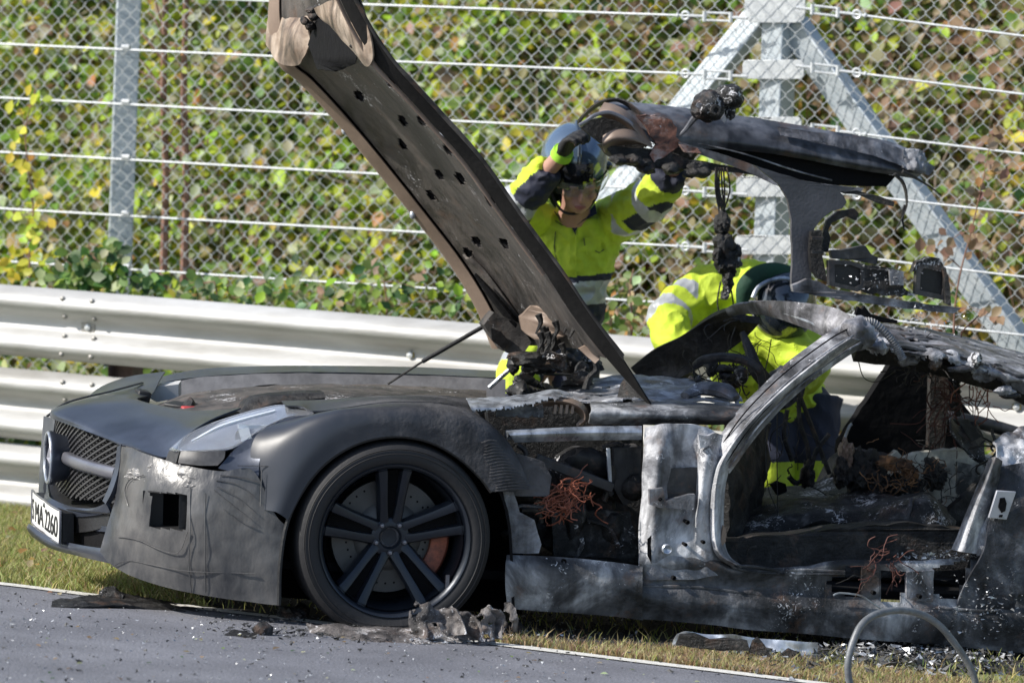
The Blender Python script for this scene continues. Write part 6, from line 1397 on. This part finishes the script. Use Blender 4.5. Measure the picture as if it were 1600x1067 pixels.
obj('helmet_stud', MB().blob(HC+hq @ Vector((.136, .02, -.01)), (.02, .02, .02), 0, sub=2), m_helmetb, ho_); obj('helmet_stud', MB().blob(HC+hq @ Vector((-.136, .02, -.01)), (.02, .02, .02), 0, sub=2), m_helmetb, ho_)
obj('neck_guard', shell(MB(), HC+Vector((0, .02, -.05)), hq, .115, .12, .19, -.85, -.2, rad(170), rad(370)), m_green, ho_, sharp=50)
# gloves
g1 = remesh(hand(wrL, (m1(902, 196, 2.30)-wrL), Vector((.7, -.2, -.7)), -1, .75, 1.05, 1.22), .006, 2)
cuffd = (m1(902, 196, 2.30)-wrL).normalized()
obj('glove', bands(g1, lambda p: 1 if (p-wrL).dot(cuffd) < .022 or (p-wrL).dot(Vector((-1, 0, .1))) > .022 and (p-wrL).dot(cuffd) < .11 else 0), [m_glove, m_glovehv], man, sharp=0)
obj('glove_cuff', MB().tube([wrL-cuffd*.015, wrL+cuffd*.02], [.044, .042], 14), m_glovehv, man)
obj('glove', remesh(hand(wrR, (m1(1074, 232, 2.38)-wrR), Vector((0, -.8, .3)), 1, .5, 1.05, 1.22), .006, 2), m_glove, man, sharp=0)
tr = MB(); tr.add(*tors([(hip+Vector((0, 0, -.12)), .16, .13), (hip, .17, .14), (hip+Vector((0, 0, .06)), .17, .13)])); tr.tube([hip+Vector((-.08, 0, -.05)), kn1, ft1], [.105, .085, .08], 16, smooth=4); tr.tube([hip+Vector((.08, 0, -.05)), kn2, ft2], [.105, .085, .08], 16, smooth=4)
def tf(p):
    d, s, _ = segpos(p, [hip, kn1, ft1])
    if d < .14 and p.x < hip.x-.06 and .08 < s < .40: return 2 if .20 < s < .25 else 0
    return 1
obj('trousers', bands(remesh(tr, .012, 3, .006, 12, 4), tf), [m_hv, m_navy, m_refl], man, sharp=0)
for f_ in (ft1, ft2): obj('boot', remesh(MB().tube([f_+Vector((0, 0, .12)), f_, f_+Vector((0, -.06, -.035)), f_+Vector((0, -.17, -.045))], [.06, .062, .052, .04], 12), .01, 2), m_black, man, sharp=0)

# second firefighter, bent over into the far side of the car
f2 = M(1215, 760, 2.62); f2.z = gz(f2.x, f2.y)
man2 = thing('person', 'firefighter in yellow hi-vis jacket bent double, reaching into the windscreen of the car', 'person', f2)
Y2 = 2.62
m2 = lambda px, py, y=Y2: M(px, py, y)
hip2 = m2(1235, 640, 2.78); back = m2(1190, 520, 2.72); sh2 = m2(1135, 470, 2.6); nk2 = m2(1195, 470, 2.45)
a1 = [m2(1082, 468, 2.56), m2(1043, 500, 2.42), m2(1062, 560, 2.2)]; a2 = [m2(1205, 520, 2.42), m2(1262, 575, 2.3), m2(1205, 620, 2.12)]
k1, k2 = m2(1195, 760, 2.6), m2(1262, 770, 2.7); q1 = m2(1200, 900, 2.8); q1.z = gz(q1.x, q1.y)+.09; q2 = m2(1275, 900, 2.8); q2.z = gz(q2.x, q2.y)+.09
hc2 = m2(1212, 475, 2.34); hb, Q2, HP2 = head_mesh(hc2, Vector((.25, -.62, -.75)), Vector((.1, -.6, .6)), 1.0)
hb.tube([HP2(0, -.05, -.14), nk2, back, hip2], [.055, .08, .12, .13], 12)
for P_ in (a1, a2): hb.tube([sh2.lerp(nk2, .5)]+P_, [.06, .05, .042, .032], 12)
h1_ = hand(a1[2], m2(1078, 595, 2.15)-a1[2], Vector((.5, -.3, -.4)), 1, .5); h2_ = hand(a2[2], m2(1180, 640, 2.1)-a2[2], Vector((-.3, -.3, -.6)), -1, .5)
hb.add(h1_.v, h1_.f); hb.add(h2_.v, h2_.f)
for P_ in ([hip2, k1, q1], [hip2, k2, q2]): hb.tube(P_, [.08, .055, .04], 12)
obj('body', remesh(hb, .0085, 3), m_skin, man2, sharp=0)
j = MB(); j.tube([hip2, m2(1208, 585, 2.76), back, m2(1165, 470, 2.62), m2(1150, 452, 2.52)], [.16, .17, .185, .175, .12], 20, smooth=3)
j.blob(m2(1120, 462, 2.6), (.17, .15, .12), 0, sub=3); j.blob(m2(1178, 455, 2.56), (.14, .13, .10), 0, sub=3)
j.blob(m2(1250, 560, 2.6), (.12, .12, .14), 0, sub=3); j.blob(m2(1165, 560, 2.6), (.15, .12, .16), 0, sub=3)
j.tube([m2(1120, 462, 2.58)]+[a1[0], a1[1], a1[1].lerp(a1[2], .5), a1[2]], [.12, .105, .085, .075, .062], 16); j.tube([m2(1175, 490, 2.5)]+[a2[0], a2[1], a2[1].lerp(a2[2], .5), a2[2]], [.12, .1, .085, .075, .06], 16)
jm2 = remesh(j, .008, 3, .014, 14, 7)
def jf2(p):
    d1, s1, _ = segpos(p, a1); L1 = (a1[1]-a1[0]).length
    if d1 < .125 and proj(p)[0] < 1090:
        if L1*.15 < s1 < L1*.15+.055: return 2
        if L1*.75 < s1 < L1*.75+.055: return 2
    d2, s2, _ = segpos(p, a2)
    if d2 < .10 and s2 > (a2[1]-a2[0]).length+.12: return 1
    return 0
jk2 = obj('jacket', bands(jm2, jf2), [m_hv, m_navy, m_refl], man2, sharp=0)
HC2 = m2(1222, 474, 2.36)
hq2 = Q2
he2 = shell(MB(), HC2, hq2, .135, .155, .150, -.35, 1.0); ho2 = obj('helmet', he2, m_helmetb, man2, sharp=50)
obj('green_collar', MB().tube([m2(1160, 476, 2.26), m2(1164, 450, 2.26), m2(1180, 432, 2.28), m2(1208, 423, 2.3), m2(1240, 428, 2.32)], [.025, .036, .038, .034, .028], 10, smooth=4, flat=.8), m_green, man2)
obj('helmet_rim', MB().tube([m2(1176, 466, 2.18), m2(1184, 450, 2.2), m2(1202, 439, 2.22), m2(1225, 435, 2.23), m2(1246, 441, 2.23)], .009, 8, smooth=4), m_alu, ho2)
for h_, nm in ((h1_, 1), (h2_, 2)): obj('glove', remesh(hand(*(a1[2], m2(1078, 595, 2.15)-a1[2], Vector((.5, -.3, -.4)), 1, .5, 1.05, 1.22) if nm == 1 else (a2[2], m2(1180, 640, 2.1)-a2[2], Vector((-.3, -.3, -.6)), -1, .5, 1.05, 1.22)), .007, 2), m_glove, man2, sharp=0)
tr = MB(); tr.tube([hip2+Vector((-.08, 0, .05)), k1, q1], [.13, .1, .085], 16, smooth=4); tr.tube([hip2+Vector((.08, 0, .05)), k2, q2], [.13, .1, .085], 16, smooth=4); tr.blob(hip2, (.17, .15, .14), 0, sub=3)
def tf2(p):
    y = proj(p)[1]; return 0 if 722 < y < 790 else (2 if 790 <= y < 806 else 1)
obj('trousers', bands(remesh(tr, .012, 3, .008, 11, 9), tf2), [m_hv, m_navy, m_refl], man2, sharp=0)
for f_ in (q1, q2): obj('boot', remesh(MB().tube([f_+Vector((0, 0, .12)), f_, f_+Vector((0, -.06, -.035)), f_+Vector((0, -.17, -.045))], [.06, .062, .052, .04], 12), .01, 2), m_black, man2, sharp=0)

# ------------------------------------------------------------------ debris
def onG(px, py, h=0): 
    p = G(px, py); p.z = gz(p.x, p.y)+h; return p
def debris_sheet(name, rows, mt, label, amp, fr, seed, hole=None, **k):
    mb = MB().loft([[onG(*p) for p in r] for r in rows], 10, 8, .006, hole=hole, amp=amp, fr=fr, seed=seed, away=(0, 0, -1))
    return obj(name, mb, mt, sharp=30, label=label, category='debris', **k)
m_melt = burnt('melted_grey_plastic', (.04, .036, .036), (.14, .125, .12), (.40, .38, .37), 11, .55, .0, .6, 1)
debris_sheet('charred_strip', [[(82, 942, .012), (130, 940, .02), (180, 936, .025), (240, 941, .015), (310, 952, .006)], [(80, 950, .006), (130, 952, .012), (180, 952, .015), (240, 954, .01), (310, 958, .004)]], m_char, 'flat charred strip lying by the white line ahead of the car', .008, 18, 1)
def lumpthing(px, py, r, mt, label, name='charred_lump', sd=0, grp=None):
    p = onG(px, py, r[2]*.6); o = obj(name, MB().blob(p, r, .55, 16, 3, sd), mt, label=label, category='debris')
    if grp: o['group'] = grp
    return o
lumpthing(175, 942, (.05, .03, .035), m_charflake, 'small black lump on the charred strip ahead of the bumper', sd=2)
lumpthing(195, 951, (.035, .02, .012), m_char, 'thin black flake just in front of the charred strip', sd=3)
lumpthing(455, 968, (.055, .035, .03), m_charflake, 'ash-flecked black lump against the left foot of the tyre', sd=4)
lumpthing(472, 962, (.03, .03, .03), m_char, 'smaller black lump touching the tyre foot', sd=5)
lumpthing(410, 993, (.035, .025, .028), m_charflake, 'black lump alone on the asphalt below the bumper', sd=6)
debris_sheet('charred_flake', [[(345, 994, .002), (365, 990, .012), (400, 992, .01)], [(345, 998, .002), (365, 998, .004), (400, 1000, .004)]], m_char, 'thin curled black flake on the asphalt left of a lump', .006, 20, 3)
debris_sheet('melted_bumper_piece', [[(482, 985, .02), (540, 988, .02), (600, 992, .02), (660, 994, .025), (720, 992, .03), (790, 990, .03)], [(478, 986, .03), (540, 994, .035), (600, 998, .035), (660, 1000, .04), (720, 998, .035), (790, 994, .03)],
              [(484, 990, .004), (545, 1000, .004), (605, 1006, .004), (665, 1008, .004), (725, 1006, .004), (780, 1000, .01)]], m_melt, 'long melted grey bumper piece lying in front of the tyre', .01, 14, 5)
def upright(name, P, mt, label, depth_px, jag=.004):
    b_ = onG(*depth_px); pts = [M(x, y, b_.y) for x, y in P]
    return obj(name, MB().slab(pts, (0, .03, .0), jag=jag, step=.02), mt, sharp=30, label=label, category='debris')
def crumple(name, cols_, mt, label, dp, amp=.012, fr=14, sd=1):
    b_ = onG(*dp); rows = [[M(x, y, b_.y+w_) for x, y, w_ in r] for r in cols_]
    return obj(name, MB().loft(rows, 16, 14, .006, hole=None if name != 'melted_scrap' else (lambda v: noise.noise(v*19)+.7*noise.noise(v*43) > .30), amp=amp*2.2, fr=fr, seed=sd, away=(0, 1, 0)), mt, sharp=30, label=label, category='debris')
crumple('melted_scrap', [[(650, 936, .05), (664, 946, .04), (682, 950, .05), (700, 948, .04)], [(642, 955, .02), (665, 955, .0), (690, 958, .03), (712, 952, .0)], [(640, 996, .0), (670, 998, -.04), (700, 994, .0), (730, 990, -.02)]], m_melt, 'crumpled grey melted panel standing against the wheel rim', (690, 1006), .012, 14, 2)
crumple('melted_scrap', [[(700, 952, .03), (725, 960, .0), (750, 962, .03), (765, 942, .0), (778, 952, .0)], [(706, 956, -.01), (728, 960, .02), (750, 966, -.02), (772, 958, .02), (782, 960, .0)], [(712, 998, .0), (735, 1000, .0), (758, 1002, -.04), (776, 998, .0), (786, 998, .0)]], m_melt, 'spiky grey melted panel right of the tyre foot', (750, 1008), .012, 16, 3)
crumple('melted_scrap', [[(788, 944, .0), (797, 940, .0), (806, 950, .0)], [(786, 970, .01), (797, 968, -.01), (808, 968, .0)], [(784, 1000, .0), (797, 1000, .0), (808, 1000, .0)]], m_melt, 'small pinkish-grey shard standing beside the front end of the sill', (797, 1006), .006, 20, 4)
for k, (x, y, s_, lb) in enumerate(((768, 1001, .025, 'white ash clump between the melted panels'), (782, 1003, .02, 'smaller white ash clump right of the melted panels'), (722, 1004, .022, 'white ash clump in the fold of the melted panel'), (762, 1009, .02, 'pale crust on the end of the melted bumper piece'), (520, 990, .014, 'pale greenish lump on the asphalt in front of the tyre'), (800, 990, .03, 'low dark lump in front of the sill front end'))):
    lumpthing(x, y, (s_*1.3, s_, s_*.8), m_ash if k < 5 else m_char, lb, 'ash_clump' if k < 5 else 'charred_lump', 20+k)
# bright torn sheet under the sill, with dark pieces leaning on it
b_ = onG(1165, 1020)
crumple('torn_metal_sheet', [[(1058, 990, .0), (1075, 986, .0), (1110, 990, .02), (1150, 992, .0), (1200, 998, .02), (1278, 1004, .0)], [(1052, 1000, .0), (1078, 998, .0), (1115, 1006, .0), (1155, 1008, .0), (1205, 1016, .0), (1277, 1018, .0)], [(1050, 1008, .0), (1080, 1010, -.02), (1118, 1016, -.02), (1160, 1020, -.03), (1210, 1028, -.03), (1276, 1030, -.02)]], m_alu, 'bright torn metal sheet lying under the sill', (1165, 1024), .004, 10, 6)
for P_, lb in (([(1056, 1008), (1062, 992), (1085, 990), (1110, 1000), (1140, 998), (1168, 1002), (1172, 1016), (1120, 1016)], 'flat black scrap lying on the left half of the torn metal sheet'), ([(1170, 1020), (1176, 1002), (1184, 996), (1196, 1010), (1206, 1026)], 'black triangular scrap leaning on the middle of the torn metal sheet'), ([(1216, 1026), (1232, 1014), (1250, 1020), (1254, 1028)], 'low black scrap leaning on the right end of the torn metal sheet')):
    upright('black_scrap', P_, m_char, lb, (1165, 1034))
# grey hose loop
hp_ = [(1336, 1092), (1327, 1062), (1325, 1035), (1332, 1005), (1346, 976), (1368, 960), (1402, 953), (1436, 958), (1466, 975), (1492, 1005), (1514, 1038), (1524, 1066), (1522, 1090)]
b_ = onG(1330, 1085); b2 = onG(1522, 1085)
obj('hose_loop', MB().tube([M(x, y, b_.y+(b2.y-b_.y)*(x-1325)/200+.05*math.sin((x-1325)/200*3.14)) for x, y in hp_], .0115, 12, smooth=6), m_hose, label='stiff grey hose arched over the debris at the lower right', category='hose')
# crumbs, glass and litter
ppt = lambda x0, x1, y0, y1: (lambda r_: onG(r_.uniform(x0, x1), r_.uniform(y0, y1), .006))
crumbs('glass_crumbs', 900, lambda r_: onG(r_.uniform(0, 1000), 930+r_.uniform(0, 1)**1.3*150, .009), .0014, .0042, m_crumb, None, 31, label='pale glass crumbs scattered over the asphalt', category='crumbs', kind='stuff')
crumbs('dark_crumbs', 600, lambda r_: onG(r_.uniform(0, 1100), 925+r_.uniform(0, 1)**1.5*150, .009), .0015, .006, m_crumbd, None, 32, label='dark burnt crumbs scattered over the asphalt', category='crumbs', kind='stuff')
crumbs('pale_rubble', 800, lambda r_: onG(r_.gauss(1430, 110), r_.gauss(1028, 16), r_.uniform(.005, .04)), .002, .012, m_crumb, None, 33, label='pale molten rubble heaped under the rear of the sill', category='rubble', kind='stuff')
crumbs('dark_rubble', 1500, lambda r_: onG(r_.gauss(1420, 130), r_.gauss(1030, 16), r_.uniform(.005, .035)), .003, .014, m_crumbd, None, 34, label='dark burnt rubble heaped under the rear of the sill', category='rubble', kind='stuff')
crumbs('ash_grit', 420, lambda r_: onG(r_.gauss(720, 90), r_.gauss(990, 9), r_.uniform(.005, .02)), .0015, .006, m_crumb, None, 35, label='white ash grit round the melted bumper pieces', category='grit', kind='stuff')
crumbs('charred_grit', 900, lambda r_: onG(r_.gauss(660, 150), r_.gauss(988, 10), r_.uniform(.005, .02)), .002, .008, m_crumbd, None, 36, label='black grit on the asphalt in front of the tyre', category='grit', kind='stuff')
n_ = 130; P = np.array([list(onG(R.uniform(-20, 1150), R.uniform(925, 1075), .009)) for _ in range(n_)])
g = np.random.default_rng(5); leafcloud('leaf_litter', P, np.array([0, 0, 1])+g.normal(size=(n_, 3))*.15, g.uniform(.008, .025, n_), tints(n_, {'brown': 4, 'pale': 2, 'green': 1, 'deep': 2, 'tan': 1}, g), label='tiny leaf and grass scraps on the asphalt', category='litter', kind='stuff')
n_ = 60; P = np.array([list(onG(R.uniform(-20, 430), R.uniform(800, 905), .04)) for _ in range(n_)])
leafcloud('fallen_leaves', P, np.array([0, -.3, 1])+g.normal(size=(n_, 3))*.3, g.uniform(.02, .045, n_), tints(n_, {'orange': 3, 'tan': 3, 'brown': 1}, g), label='orange-brown fallen leaves lying in the verge grass', category='leaves', kind='stuff')
# more detail on the standing man: chin strap, seams and creases
obj('chin_strap', MB().tube([HC+hq @ Vector(v) for v in ((-.118, .03, -.06), (-.085, .075, -.15), (-.02, .105, -.185), (.05, .10, -.17), (.112, .04, -.07))], .006, 6, smooth=4, flat=.5), m_black, ho_)
obj('jacket_seam', MB().tube([surf(x, y, 2.66, .0) for x, y in ((868, 362), (866, 385), (870, 410), (874, 430))], .0022, 4), m_navy, jk)
obj('chest_pocket', MB().slab([surf(x, y, 2.66, -.004) for x, y in ((914, 372), (938, 370), (939, 396), (916, 399))], (0, .004, 0)), m_hv, jk, bevel=.001)
